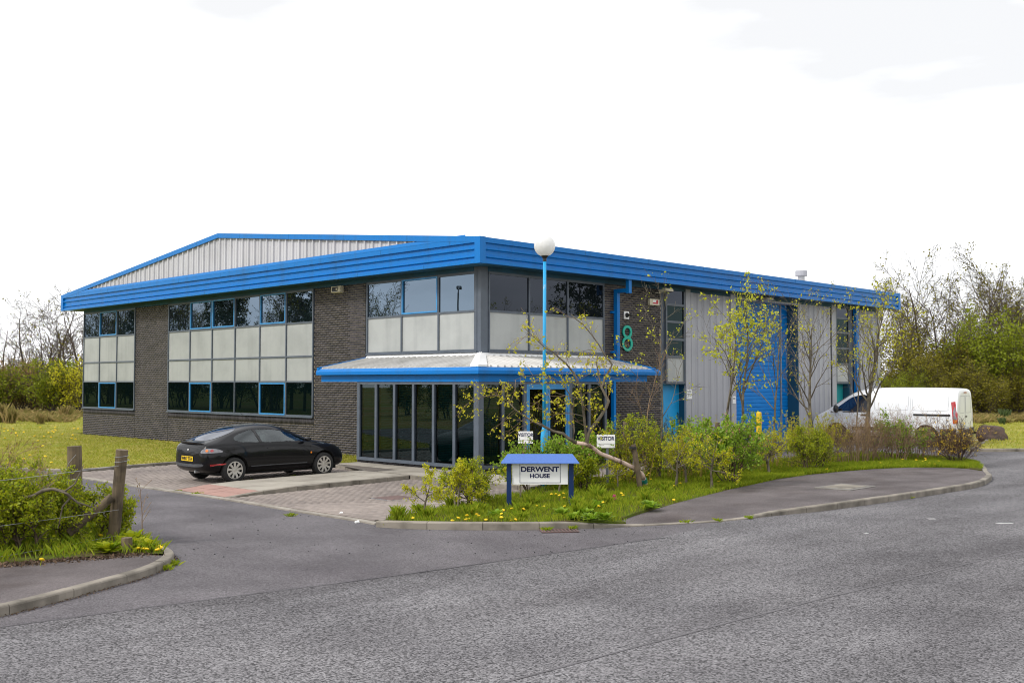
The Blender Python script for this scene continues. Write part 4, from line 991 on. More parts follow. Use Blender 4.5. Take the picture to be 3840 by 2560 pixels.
# ================================================================== SIGNS, LAMP, POSTS
D = 19.45
sg = empty('name_sign', AT(1280 + 1826 * .40816, 1900, D) * 1.0); sg.location.z = 0.08
tag(sg, 'blue and white DERWENT HOUSE sign with small pitched roof on two posts', 'sign')
z0 = -sg.location.z
def ZPX(py, D_): return CAM_H - (py - 1431) / F_PX * D_
for sx in (-.575, .575):
    b = MB(); b.cbox(sx - .045, sx + .045, -.045, .045, -.2, .84, .004); b.build('post', MT['signpost'], sg)
b = MB(); b.cbox(-.515, .515, -.018, .018, .425, .825, .003); b.build('board', MT['white'], sg)
b = MB()
for (a0, a1, c0, c1) in ((-.378, .378, .452, .461), (-.378, .378, .810, .819), (-.378, -.369, .461, .810), (.369, .378, .461, .810)):
    b.box(a0, a1, -.0215, -.0175, c0, c1)
b.build('border_line', MT['navy'], sg)
x = text_mesh('lettering', 'DERWENT', .128, MT['navy'], sg, bold=.0045, sx=1.16); x.rotation_euler = (PI / 2, 0, 0); x.location = (-.005, -.0205, .698)
x = text_mesh('lettering', 'HOUSE', .103, MT['navy'], sg, bold=.0035, sx=1.12); x.rotation_euler = (PI / 2, 0, 0); x.location = (-.005, -.0205, .578)
b = MB()
e = [(-.72, -.17, .828), (.72, -.17, .828), (.72, .17, .828), (-.72, .17, .828)]; rr = [(-.60, 0, .985), (.60, 0, .985)]
b.poly([e[0], e[1], rr[1], rr[0]]); b.poly([e[2], e[3], rr[0], rr[1]]); b.poly([e[1], e[2], rr[1]]); b.poly([e[3], e[0], rr[0]]); b.poly(e[::-1])
lo = [(x_, y_, z_ - .012) for x_, y_, z_ in e]
for i in range(4):
    j = (i + 1) % 4; b.poly([lo[i], lo[j], e[j], e[i]])
b.poly(lo); b.build('roof', MT['signblue'], sg)

def visitor(px, D_, wd, pt, pb, label, post_dx):
    P = AT(px, 1650, D_); t = empty('visitor_sign', (P.x, P.y, .08), R(-3)); tag(t, label, 'sign')
    za, zb_ = ZPX(pt, D_) - .08, ZPX(pb, D_) - .08; h = za - zb_
    b = MB(); b.cbox(post_dx - .03, post_dx + .03, .004, .06, -.2, za + .05, .004); b.build('post', MT['greypost'], t)
    b = MB(); b.cbox(-wd / 2, wd / 2, -.012, .004, zb_, za, .003); b.build('board', MT['white'], t)
    b = MB(); b.box(-wd / 2 + .01, wd / 2 - .01, -.0145, -.011, zb_ + h * .30, zb_ + h * .30 + .006); b.build('rule_line', MT['greypost'], t)
    x = text_mesh('lettering', 'VISITOR', h * .40, MT['navy'], t, bold=.0032, sx=.88); x.rotation_euler = (PI / 2, 0, 0); x.location = (0, -.0145, zb_ + h * .70)
visitor(1971, 25.0, .355, 1616, 1661, 'white VISITOR parking sign beside the blue lamp post', .0)
visitor(2272, 23.2, .40, 1628.5, 1677.5, 'larger white VISITOR parking sign right of the fallen birch trunk', .03)

lp = empty('lamp_post', (AT(2041, 1700, 23.0).x, 23.0, 0.05)); tag(lp, 'tall weathered blue lamp post with a white globe lantern', 'lamp post')
lean = (AT(2042.5, 970, 23).x - lp.location.x)
b = MB(); b.lathe([(.0, -.3), (.080, -.3), (.080, 1.14), (.074, 1.22), (.050, 1.33), (.050, 1.36), (0, 1.36)], 20); b.build('base_column', MT['lampblue'], lp, smooth=True)
b = MB(); b.tube([(0, 0, 1.34), (lean * .5, 0, 3.2), (lean, 0, 5.03)], [.040, .039, .036], 16); b.build('pole', MT['lampblue'], lp, smooth=True)
b = MB(); b.box(-.03, .03, -.083, -.078, .5, 1.0); b.build('access_door', MT['lampblue'], lp)
b = MB(); b.lathe([(0, 5.0), (.042, 5.0), (.042, 5.07), (.085, 5.13), (.09, 5.15), (0, 5.16)], 20, c=(lean, 0, 0)); b.build('globe_collar', MT['black'], lp)
b = MB(); b.lathe([(0.002, 5.115)] + [(.235 * math.cos(a), 5.345 + .235 * math.sin(a)) for a in np.linspace(-1.3, PI / 2 - .01, 18)], 32, c=(lean, 0, 0)); b.build('globe', MT['lampglobe'], lp, smooth=True)

bo = empty('bollard', (AT(2846, 1600, 30).x, 30.0, 0.03)); tag(bo, 'yellow painted steel bollard in front of the roller door', 'bollard')
b = MB(); b.lathe([(0, 0), (.08, 0), (.08, 1.46), (.07, 1.50), (0, 1.515)], 18); b.build('tube', MT['yellowpost'], bo, smooth=False)

# stakes for the young trees
def stake(P, h, r, label, lean=(0, 0), m='timber'):
    t = empty('tree_stake', (P[0], P[1], .05)); tag(t, label, 'stake')
    b = MB(); b.tube([(0, 0, -.2), (lean[0] * .5, lean[1] * .5, h * .5), (lean[0], lean[1], h)], [r, r, r * .97], 10); b.build('post', MT[m], t)
    return t
s1 = stake(AT(2406, 1800, 22.25), 1.02, .058, 'weathered timber stake beside the fallen birch trunk', (-.17, .02))
b = MB(); b.box(-.26, -.12, -.07, .07, .93, .975); b.build('rubber_tie', MT['black'], s1)
s2 = stake(AT(2692, 1700, 28.3), 1.25, .062, 'timber stake with black strap beside the leafy yellow-green young tree', (0, 0))
b = MB(); b.box(-.08, .22, -.075, .075, 1.05, 1.10); b.build('rubber_tie', MT['black'], s2)
stake(AT(2342, 1700, 26.2), 1.35, .06, 'short timber stake among shrubs below the teal number', (.02, 0))

# left-hand wire fence
fe = empty('wire_fence', (-5.8, 15.34, 0)); tag(fe, 'leaning timber post and wire fence along the hedge', 'fence')
def fp(*p): return (p[0] + 5.8, p[1] - 15.34, p[2])
def postmesh(a, c, r, name):
    b = MB(); a = Vector(a); c = Vector(c); rg = random.Random(int(r * 1000))
    n = 6; b.tube([a.lerp(c, i / n) for i in range(n + 1)], [r * (1 + rg.uniform(-.04, .04)) for _ in range(n + 1)], 14); b.build(name, MT['timber'], fe)
postmesh(fp(-5.83, 15.34, -.1), fp(-5.69, 15.30, 1.41), .086, 'post')
postmesh(fp(-6.62, 16.0, -.1), fp(-6.68, 16.0, 1.42), .105, 'post')
postmesh(fp(-6.30, 14.95, .25), fp(-5.78, 15.18, .74), .06, 'strut')
for (zA, zB) in ((1.185, 1.15), (.55, .66), (.18, .22)):
    b = MB(); pts = []
    for k in range(13):
        t_ = k / 12; p = Vector((-5.70, 15.22, zA)).lerp(Vector((-8.2, 10.6, zB)), t_); p.z -= .05 * math.sin(PI * t_ * 1.0)
        pts.append(fp(*p))
    b.tube(pts, .0032, 5); b.build('wire', MT['steel'], fe)
b = MB(); b.tube([fp(-5.69 + .104 * math.cos(a), 15.29 + .104 * math.sin(a), 1.185 + .006 * k) for k, a in enumerate(np.linspace(0, 4 * PI, 25) )], .004, 5); b.build('wire_wrap', MT['steel'], fe)
b = MB(); b.tube([fp(-6.60, 15.87, 1.30), fp(-6.7, 15.86, 1.18), fp(-6.78, 15.86, 1.0), fp(-6.74, 15.86, .9), fp(-6.6, 15.86, .93)], .004, 5); b.build('wire_wrap', MT['steel'], fe)
st = empty('tree_stump', (-5.20, 14.20, .08)); tag(st, 'small sawn timber stump at the end of the hedge', 'stump')
b = MB(); b.lathe([(0, -.1), (.085, -.1), (.078, .1), (.07, .22), (0, .225)], 12); b.build('stub', MT['timber'], st)

# rock on the far lawn
bm = bmesh.new(); bmesh.ops.create_icosphere(bm, subdivisions=3, radius=1.0)
rg = random.Random(4)
for v_ in bm.verts:
    c = v_.co; n_ = math.sin(c.x * 3.1 + 1) * .06 + math.sin(c.y * 4.3 + c.z * 2) * .06 + math.sin(c.z * 6 + c.x * 5) * .03
    for ax, lim in ((Vector((0, -1, .15)).normalized(), .72), (Vector((.2, 0, 1)).normalized(), .68), (Vector((.8, -.5, .3)).normalized(), .86), (Vector((-.9, -.4, .2)).normalized(), .85)):
        d = c.dot(ax)
        if d > lim: c -= ax * (d - lim)
    v_.co = c * (1 + n_)
me = bpy.data.meshes.new('rock'); bm.to_mesh(me); bm.free()
me.polygons.foreach_set('use_smooth', [True] * len(me.polygons))
ro = link('boulder', me, MT['rock'], None, (GR(3762, 1655, .05).x, 42.2, .28), R(15)); ro.scale = (.66, .5, .48)
tag(ro, 'dark brown boulder on the grass beside the tarmac road', 'boulder')

# ================================================================== VEHICLES
def loft(sections, sub=2):
    """sections: list of (x, half profile [(y,z)...] bottom centre -> top centre). returns evaluated smooth mesh"""
    b = MB(); k = len(sections[0][1]); rings = []
    for x, prof in sections:
        ring_ = [(x, y, z) for y, z in prof] + [(x, -y, z) for y, z in prof[-2:0:-1]]
        rings.append(ring_)
    n = len(rings[0]); v = [p for r in rings for p in r]; f = []
    for i in range(len(rings) - 1):
        for j in range(n):
            j2 = (j + 1) % n; f.append((i * n + j, i * n + j2, (i + 1) * n + j2, (i + 1) * n + j))
    for base in (0, (len(rings) - 1) * n):
        for j in range(k - 1):
            a, c = j, j + 1; a2, c2 = (n - j) % n, n - j - 1
            q = [base + a, base + c, base + c2, base + a2]; q2 = []
            for t in q:
                if t not in q2: q2.append(t)
            if len(q2) >= 3: f.append(tuple(q2))
    me = bpy.data.meshes.new('tmp'); me.from_pydata(v, [], f)
    bm = bmesh.new(); bm.from_mesh(me); bmesh.ops.recalc_face_normals(bm, faces=bm.faces); bm.to_mesh(me); bm.free()
    o = bpy.data.objects.new('tmp', me); COL.objects.link(o)
    m = o.modifiers.new('s', 'SUBSURF'); m.levels = sub; m.render_levels = sub
    me2 = bpy.data.meshes.new_from_object(o.evaluated_get(bpy.context.evaluated_depsgraph_get()))
    bpy.data.objects.remove(o); return me2
def cut(me, cutters):
    """boolean difference with closed cutter meshes; cutter faces bring their own material"""
    o = bpy.data.objects.new('tmpc', me); COL.objects.link(o); tmp = []
    for cm in cutters:
        c = bpy.data.objects.new('cutter', cm); COL.objects.link(c); c.hide_render = True; tmp.append(c)
        m = o.modifiers.new('b', 'BOOLEAN'); m.operation = 'DIFFERENCE'; m.solver = 'EXACT'; m.object = c; m.material_mode = 'TRANSFER'
    me2 = bpy.data.meshes.new_from_object(o.evaluated_get(bpy.context.evaluated_depsgraph_get()))
    bpy.data.objects.remove(o)
    for c in tmp: bpy.data.objects.remove(c)
    return me2
def bvh_of(me):
    return BVHTree.FromPolygons([v.co.copy() for v in me.vertices], [tuple(p.vertices) for p in me.polygons])
def patch(name, bv, poly, origin, e1, e2, dr, m, parent, off=.004, step=.05, thick=0.0):
    """a piece of surface following the body: polygon in the (e1,e2) plane projected along dr onto the body"""
    e1, e2, dr, origin = Vector(e1), Vector(e2), Vector(dr).normalized(), Vector(origin)
    pts = [Vector(p) for p in poly]; n = len(pts); ed = [(i, (i + 1) % n) for i in range(n)]
    P = np.array([(p.x, p.y) for p in pts])
    gx, gy = np.meshgrid(np.arange(P[:, 0].min(), P[:, 0].max(), step), np.arange(P[:, 1].min(), P[:, 1].max(), step)); gx, gy = gx.ravel(), gy.ravel()
    k = inside(P, gx, gy); pts += [Vector((a, c)) for a, c in zip(gx[k], gy[k])]
    vv, _, ff, *_ = delaunay_2d_cdt(pts, ed, [], 1, 1e-5)
    co = []; bad = set()
    for i, q in enumerate(vv):
        o_ = origin + e1 * q.x + e2 * q.y
        h = bv.ray_cast(o_, dr)
        if h[0] is None: bad.add(i); co.append(o_); continue
        nn = h[1] if h[1].dot(dr) < 0 else -h[1]
        co.append(h[0] + nn * off)
    me = bpy.data.meshes.new(name); me.from_pydata([tuple(c) for c in co], [], [tuple(f) for f in ff if not (set(f) & bad)])
    me.polygons.foreach_set('use_smooth', [True] * len(me.polygons))
    bm = bmesh.new(); bm.from_mesh(me)
    for f in bm.faces:
        if f.normal.dot(dr) > 0: f.normal_flip()
    bm.to_mesh(me); bm.free()
    return link(name, me, m, parent)
def spoly(pts, n=5):
    """rounded closed polygon through points"""
    P = [np.array(p, float) for p in pts]; out = []; k = len(P)
    for i in range(k):
        p0, p1, p2, p3 = P[i - 1], P[i], P[(i + 1) % k], P[(i + 2) % k]
        for j in range(n):
            t = j / n; out.append(tuple(0.5 * ((2 * p1) + (-p0 + p2) * t + (2 * p0 - 5 * p1 + 4 * p2 - p3) * t * t + (-p0 + 3 * p1 - 3 * p2 + p3) * t ** 3)))
    return out
def strip_poly(pts, w_):
    L_, R_ = [], []
    for i, p in enumerate(pts):
        a = np.array(pts[max(i - 1, 0)], float); c = np.array(pts[min(i + 1, len(pts) - 1)], float); d = (c - a) / (np.linalg.norm(c - a) + 1e-9); q = np.array([-d[1], d[0]]) * w_ / 2
        L_.append(tuple(np.array(p) + q)); R_.append(tuple(np.array(p) - q))
    return L_ + R_[::-1]
def line_on(name, bv, pts, w_, origin, e1, e2, dr, m, parent, off=.003):
    """thin strip of quads following the body along an open or closed polyline"""
    e1, e2, dr, origin = Vector(e1), Vector(e2), Vector(dr).normalized(), Vector(origin); b = MB(); prev = None
    for i, p in enumerate(pts):
        a = np.array(pts[max(i - 1, 0)], float); c = np.array(pts[min(i + 1, len(pts) - 1)], float); d = (c - a) / (np.linalg.norm(c - a) + 1e-9); q = np.array([-d[1], d[0]]) * w_ / 2
        pr = []
        for s_ in (1, -1):
            t = np.array(p) + q * s_; h = bv.ray_cast(origin + e1 * t[0] + e2 * t[1], dr)
            pr.append(None if h[0] is None else h[0] + (h[1] if h[1].dot(dr) < 0 else -h[1]) * off)
        if prev and None not in pr and None not in prev: b.poly([prev[0], prev[1], pr[1], pr[0]])
        prev = pr
    return b.build(name, m, parent, fix=False)
def cyl_mesh(x, z, r, y0, y1, m, n=40):
    b = MB(); b.v = []; 
    for y in (y0, y1):
        for k in range(n): b.v.append((x + r * math.cos(2 * PI * k / n), y, z + r * math.sin(2 * PI * k / n)))
    for k in range(n):
        k2 = (k + 1) % n; b.f.append((k, k2, n + k2, n + k)); b.m.append(0)
    b.f.append(tuple(range(n))); b.m.append(0); b.f.append(tuple(range(2 * n - 1, n - 1, -1))); b.m.append(0)
    me = b.mesh('c'); me.materials.append(m); return me
def prism_mesh(poly, y0, y1, m):
    b = MB(); b.prism([(x, y0, z) for x, z in poly], (0, 0, 0), (0, y1 - y0, 0)); me = b.mesh('c'); me.materials.append(m); return me
MT['carblack'] = mat('black_car_paint', (0.0030, 0.0030, 0.0042), (0.004, 0.004, 0.0055), rough=0.35, spec=0.12, coat=0.42, noise=(2, .4, .7))
MT['vanwhite'] = mat('white_van_paint', (0.78, 0.79, 0.80), (0.74, 0.75, 0.77), rough=0.35, coat=0.6, noise=(1.2, .4, .75))
MT['vangroove'] = mat('panel_groove', (0.45, 0.46, 0.48), (0.40, 0.41, 0.43), rough=0.6, noise=(4, .4, .7))
MT['tyre'] = mat('tyre_rubber', (0.012, 0.012, 0.013), (0.022, 0.021, 0.02), rough=0.85, noise=(8, .4, .7))
MT['alloy'] = mat('alloy_wheel', (0.62, 0.60, 0.58), (0.5, 0.48, 0.46), rough=0.32, metal=0.85, noise=(9, .4, .7))
MT['archdark'] = mat('dark_cavity', (0.006, 0.006, 0.006), (0.01, 0.01, 0.01), rough=0.95, noise=(4, .4, .7))
MT['trimgrey'] = mat('grey_car_trim', (0.055, 0.058, 0.066), (0.07, 0.075, 0.085), rough=0.4, noise=(6, .4, .7))
MT['lamp_clear'] = mat('clear_lamp', (0.20, 0.20, 0.22), (0.14, 0.14, 0.16), rough=0.12, coat=1.0, noise=(14, .4, .7))
MT['lamp_red'] = mat('red_lamp', (0.42, 0.012, 0.02), (0.30, 0.01, 0.015), rough=0.15, coat=1.0, noise=(14, .4, .7))
MT['lamp_amber'] = mat('amber_lamp', (0.80, 0.22, 0.01), (0.7, 0.18, 0.01), rough=0.2, coat=1.0, noise=(14, .4, .7))
MT['plate'] = mat('yellow_plate', (0.78, 0.52, 0.01), (0.72, 0.48, 0.01), rough=0.4, noise=(6, .4, .7))
MT['seat'] = mat('seat_cloth', (0.10, 0.11, 0.11), (0.06, 0.07, 0.07), rough=0.9, noise=(12, .4, .7))

def wheel(parent, x, y, r, wd, side, rim_r, spokes=9, alloy=True):
    w_ = empty('wheel', (x, y, r)); w_.parent = parent
    if side < 0: pass
    s = 1 if side > 0 else -1
    b = MB(); hw = wd / 2
    b.lathe([(rim_r, -hw * .9), (r * .93, -hw), (r * .985, -hw * .75), (r, -hw * .4), (r, hw * .4), (r * .985, hw * .75), (r * .93, hw), (rim_r, hw * .9)], 40, 'y'); b.build('tyre', MT['tyre'], w_, smooth=True)
    b = MB(); b.lathe([(0, s * hw * .15), (rim_r * .97, s * hw * .15)], 32, 'y'); b.lathe([(rim_r * .97, -hw * .8), (rim_r * .97, hw * .8)], 32, 'y'); b.build('well', MT['archdark'], w_)
    rm = MB(); f0, f1 = s * hw * .70, s * hw * .94
    rm.lathe([(rim_r * 1.02, f0), (rim_r * 1.02, f1), (rim_r * .90, f1), (rim_r * .88, f0)], 40, 'y')
    rm.lathe([(rim_r * .30, f0), (rim_r * .26, s * hw * .86), (rim_r * .10, s * hw * .88), (0, s * hw * .88)], 24, 'y')
    for k in range(spokes):
        a = 2 * PI * k / spokes + .2; c, sn = math.cos(a), math.sin(a)
        def pt(rad, tan, yy): return (c * rad - sn * tan, yy, sn * rad + c * tan)
        w0, w1 = rim_r * .115, rim_r * .145
        A = [pt(rim_r * .22, -w0, s * hw * .86), pt(rim_r * .22, w0, s * hw * .86), pt(rim_r * .93, w1, f1 * .985), pt(rim_r * .93, -w1, f1 * .985)]
        B_ = [(p[0], s * hw * .45, p[2]) for p in A]
        rm.poly(A)
        for i in range(4):
            j = (i + 1) % 4; rm.poly([A[i], B_[i], B_[j], A[j]])
    rm.build('rim', MT['alloy'] if alloy else MT['trimgrey'], w_)
    return w_
def section(zb_, ym_, zs_, ys_, yr_, zr_, zt_, sh=.03, tum=.12):
    return [(0, zb_), (ym_ * .80, zb_), (ym_ * .965, zb_ + .09), (ym_, zb_ + (zs_ - zb_) * .42), (ym_ * .992, zb_ + (zs_ - zb_) * .78), (ys_, zs_),
            (ys_ + (yr_ - ys_) * tum, zs_ + sh), (yr_ + (ys_ - yr_) * .06, zr_ - (zr_ - zs_) * .05), (yr_ * .80, zr_ + (zt_ - zr_) * .62), (yr_ * .45, zt_ - (zt_ - zr_) * .06), (0, zt_)]
def car():
    P = W(-6.16, 1.95 + .75, 0.03)
    root = empty('parked_car', P, ROT); root.scale = (1.03,) * 3
    tag(root, 'black three-door coupe parked on the block paving beside the brick wall', 'car')
    S = [(-.745, (.36, .50, .60, .46, .36, .64, .655)), (-.70, (.30, .64, .76, .60, .48, .83, .85)), (-.62, (.25, .735, .83, .69, .56, .905, .92)), (-.45, (.215, .795, .865, .745, .60, .95, .965)), (-.15, (.20, .83, .885, .785, .585, 1.05, 1.085)),
         (.20, (.19, .838, .89, .795, .555, 1.16, 1.205)), (.60, (.185, .838, .89, .80, .54, 1.225, 1.295)), (1.0, (.185, .838, .885, .80, .54, 1.235, 1.320)), (1.35, (.185, .838, .875, .80, .545, 1.20, 1.285)), (1.70, (.185, .838, .86, .80, .565, 1.075, 1.145)),
         (2.05, (.185, .838, .84, .79, .62, .935, .975)), (2.22, (.185, .838, .825, .785, .61, .875, .905)), (2.6, (.19, .83, .775, .755, .55, .825, .850)), (2.9, (.20, .79, .70, .70, .50, .755, .775)), (3.08, (.22, .70, .62, .61, .44, .67, .685)), (3.19, (.25, .56, .53, .49, .36, .57, .58)), (3.24, (.31, .42, .46, .38, .28, .50, .505))]
    me = loft([(x, section(*p)) for x, p in S], 2)
    me.materials.append(MT['carblack'])
    bv = bvh_of(me)
    door = spoly([(.735, .905), (1.35, .898), (1.93, .890), (1.78, .985), (1.52, 1.09), (1.25, 1.155), (.95, 1.185), (.655, 1.185), (.69, 1.05)], 3)
    quart = spoly([(.66, .912), (.40, .915), (.17, .925), (.045, .965), (.05, 1.02), (.17, 1.085), (.36, 1.145), (.575, 1.182), (.61, 1.05)], 3)
    cutters = [prism_mesh([(x, z) for x, z in door], -1.2, 1.2, MT['archdark']), prism_mesh([(x, z) for x, z in quart], -1.2, 1.2, MT['archdark'])]
    for x in (0.0, 2.446):
        cutters += [cyl_mesh(x, .295, .345, .50, 1.2, MT['archdark']), cyl_mesh(x, .295, .345, -1.2, -.50, MT['archdark'])]
    body = cut(me, cutters)
    body.polygons.foreach_set('use_smooth', [True] * len(body.polygons))
    bo_ = link('body', body, None, root)
    try:
        m = bo_.modifiers.new('w', 'EDGE_SPLIT'); m.split_angle = R(40)
    except Exception: pass
    X, Z = (1, 0, 0), (0, 0, 1)
    for sd in (-1, 1):
        dr = (0, -sd, 0); og = (0, sd * 2, 0)
        patch('side_window', bv, door, og, X, Z, dr, MT['glass_car'], root, off=-.004)
        patch('quarter_window', bv, quart, og, X, Z, dr, MT['glass_car'], root, off=-.004)
        pil = [(.66, .905), (.735, .90), (.655, 1.19), (.575, 1.188), (.615, 1.05)]
        patch('pillar_trim', bv, pil, og, X, Z, dr, MT['black'], root, off=.002)
        patch('door_line', bv, strip_poly([(.70, .90), (.74, .80), (.75, .60), (.70, .36), (.80, .27)], .010), og, X, Z, dr, MT['archdark'], root, off=.0025, step=.5)
        patch('door_line', bv, strip_poly([(1.98, .88), (2.05, .75), (2.02, .5), (1.93, .30), (.80, .27)], .010), og, X, Z, dr, MT['archdark'], root, off=.0025, step=.05)
        patch('bumper_line', bv, strip_poly([(-.18, .70), (-.40, .735), (-.60, .74)], .012), og, X, Z, dr, MT['archdark'], root, off=.0025, step=.5)
        dh = patch('door_handle', bv, spoly([(.86, .765), (1.0, .775), (1.06, .755), (1.0, .735), (.86, .740)], 3), og, X, Z, dr, MT['black'], root, off=.012)
        patch('indicator', bv, spoly([(2.03, .60), (2.055, .625), (2.08, .60), (2.055, .575)], 3), og, X, Z, dr, MT['lamp_amber'], root, off=.008)
        patch('sill_strip', bv, strip_poly([(.42, .36), (1.0, .365), (1.95, .365)], .022), og, X, Z, dr, MT['trimgrey'], root, off=.004)
        b = MB(); b.lathe([(.0, -.09), (.05, -.085), (.075, -.03), (.07, .04), (.03, .08), (0, .085)], 14, 'y'); mo = b.build('door_mirror', MT['carblack'], root, smooth=True); mo.location = (1.90, sd * .90, .93); mo.scale = (.9, 1.1, .75)
        # rear lamps wrap the corner
        dl = Vector((.80, -sd * .60, 0)).normalized(); e1 = Vector((-sd * .60, -.80, 0)) if False else Vector((dl.y, -dl.x, 0)) * (-sd)
        og2 = Vector((-.52, sd * .66, 0)) - dl * 2
        tl = patch('tail_lamp', bv, spoly([(-.20, .70), (.0, .695), (.24, .715), (.17, .775), (.02, .80), (-.14, .785)], 4), og2, e1, Z, dl, MT['lamp_clear'], root, off=.006, step=.03)
        patch('lamp_lens', bv, spoly([(.05, .72), (.085, .75), (.05, .78), (.015, .75)], 4), og2, e1, Z, dl, MT['lamp_red'], tl, off=.010, step=.02)
        patch('lamp_lens', bv, spoly([(-.05, .72), (-.015, .75), (-.05, .78), (-.085, .75)], 4), og2, e1, Z, dl, MT['lamp_amber'] if sd < 0 else MT['lamp_red'], tl, off=.010, step=.02)
        patch('reflector', bv, [(.02, .40), (.30, .43), (.30, .46), (.02, .445)], og2, e1, Z, dl, MT['lamp_red'], root, off=.012)
    rw = spoly([(-.50, 0), (-.47, .34), (-.25, .49), (.10, .47), (.30, .30), (.36, 0), (.30, -.30), (.10, -.47), (-.25, -.49), (-.47, -.34)], 4)
    patch('rear_window', bv, rw, (0, 0, 3), (1, 0, 0), (0, 1, 0), (0, 0, -1), MT['glass_cardark'], root, off=.004)
    ws = spoly([(1.42, 0), (1.45, .40), (1.62, .50), (1.95, .56), (2.10, .50), (2.16, 0), (2.10, -.50), (1.95, -.56), (1.62, -.50), (1.45, -.40)], 3)
    patch('windscreen', bv, ws, (0, 0, 3), (1, 0, 0), (0, 1, 0), (0, 0, -1), MT['glass_cardark'], root, off=.003)
    pm = patch('number_plate', bv, [(-.26, .50), (.26, .50), (.26, .61), (-.26, .61)], (-2, 0, 0), (0, -1, 0), Z, (1, 0, 0), MT['plate'], root, off=.010, step=.1)
    tx = text_mesh('lettering', 'W877 STA', .105, MT['black'], pm, bold=.001, sx=.98); tx.rotation_euler = (PI / 2, 0, -PI / 2)
    h = bv.ray_cast(Vector((-2, 0, .555)), Vector((1, 0, 0))); tx.location = (h[0].x - .016, 0, .555)
    nrm = h[1]; tx.rotation_euler = (PI / 2 - math.asin(max(-1, min(1, nrm.z))) * 1.0, 0, -PI / 2)
    patch('badge', bv, spoly([(-.045, .755), (0, .775), (.045, .755), (0, .735)], 4), (-2, 0, 0), (0, -1, 0), Z, (1, 0, 0), MT['alloy'], root, off=.007, step=.03)
    patch('lower_valance', bv, spoly([(-.60, .40), (-.3, .375), (.3, .375), (.60, .40), (.60, .455), (.3, .44), (-.3, .44), (-.60, .455)], 2), (-2, 0, 0), (0, -1, 0), Z, (1, 0, 0), MT['trimgrey'], root, off=.010)
    patch('boot_line', bv, strip_poly([(-.60, .695), (-.3, .685), (.3, .685), (.60, .695)], .010), (-2, 0, 0), (0, -1, 0), Z, (1, 0, 0), MT['archdark'], root, off=.004)
    b = MB()
    pts = [(-.60, -.60, .885), (-.665, -.45, .915), (-.70, -.2, .925), (-.705, 0, .928), (-.70, .2, .925), (-.665, .45, .915), (-.60, .60, .885)]
    for i in range(6):
        a, c = pts[i], pts[i + 1]
        b.poly([a, c, (c[0] + .14, c[1] * .97, c[2] + .020), (a[0] + .14, a[1] * .97, a[2] + .020)]); b.poly([a, c, (c[0] + .02, c[1], c[2] - .035), (a[0] + .02, a[1], a[2] - .035)])
    b.build('spoiler', MT['carblack'], root, smooth=True, fix=False)
    b = MB(); b.tube([(.95, -.10, 1.31), (.80, -.10, 1.40), (.55, -.10, 1.56)], .004, 5); b.build('aerial', MT['black'], root)
    b = MB(); b.tube([(-.72, -.30, .27), (-.60, -.30, .27)], .032, 12); b.build('exhaust', MT['steel'], root)
    b = MB(); b.box(-.35, 2.9, -.66, .66, .17, .24); b.build('floorpan', MT['archdark'], root)
    for yy in (-.36, .36):
        b = MB(); b.prism([(.78, yy - .21, .80), (1.0, yy - .21, .80), (.92, yy - .21, 1.05), (.80, yy - .21, 1.05)], (0, 0, 0), (0, .42, 0)); b.build('seat_back', MT['seat'], root)
        b = MB(); b.prism([(.76, yy - .11, 1.07), (.86, yy - .11, 1.07), (.85, yy - .11, 1.15), (.77, yy - .11, 1.15)], (0, 0, 0), (0, .22, 0)); b.build('head_restraint', MT['seat'], root)
    b = MB(); b.tube([(1.50 + .05 * math.cos(a) , -.36 + .17 * math.sin(a), .93 + .15 * math.cos(a)) for a in np.linspace(0, 2 * PI, 25)], .014, 6); b.build('steering_wheel', MT['trimgrey'], root)
    b = MB(); b.prism([(1.65, -.62, .88), (1.95, -.62, .88), (1.90, -.62, .955), (1.70, -.62, .96)], (0, 0, 0), (0, 1.24, 0)); b.build('dashboard', MT['seat'], root)
    for x in (0.0, 2.446):
        for sd in (-1, 1): wheel(root, x, sd * .735, .290, .185, sd, .198)
car()
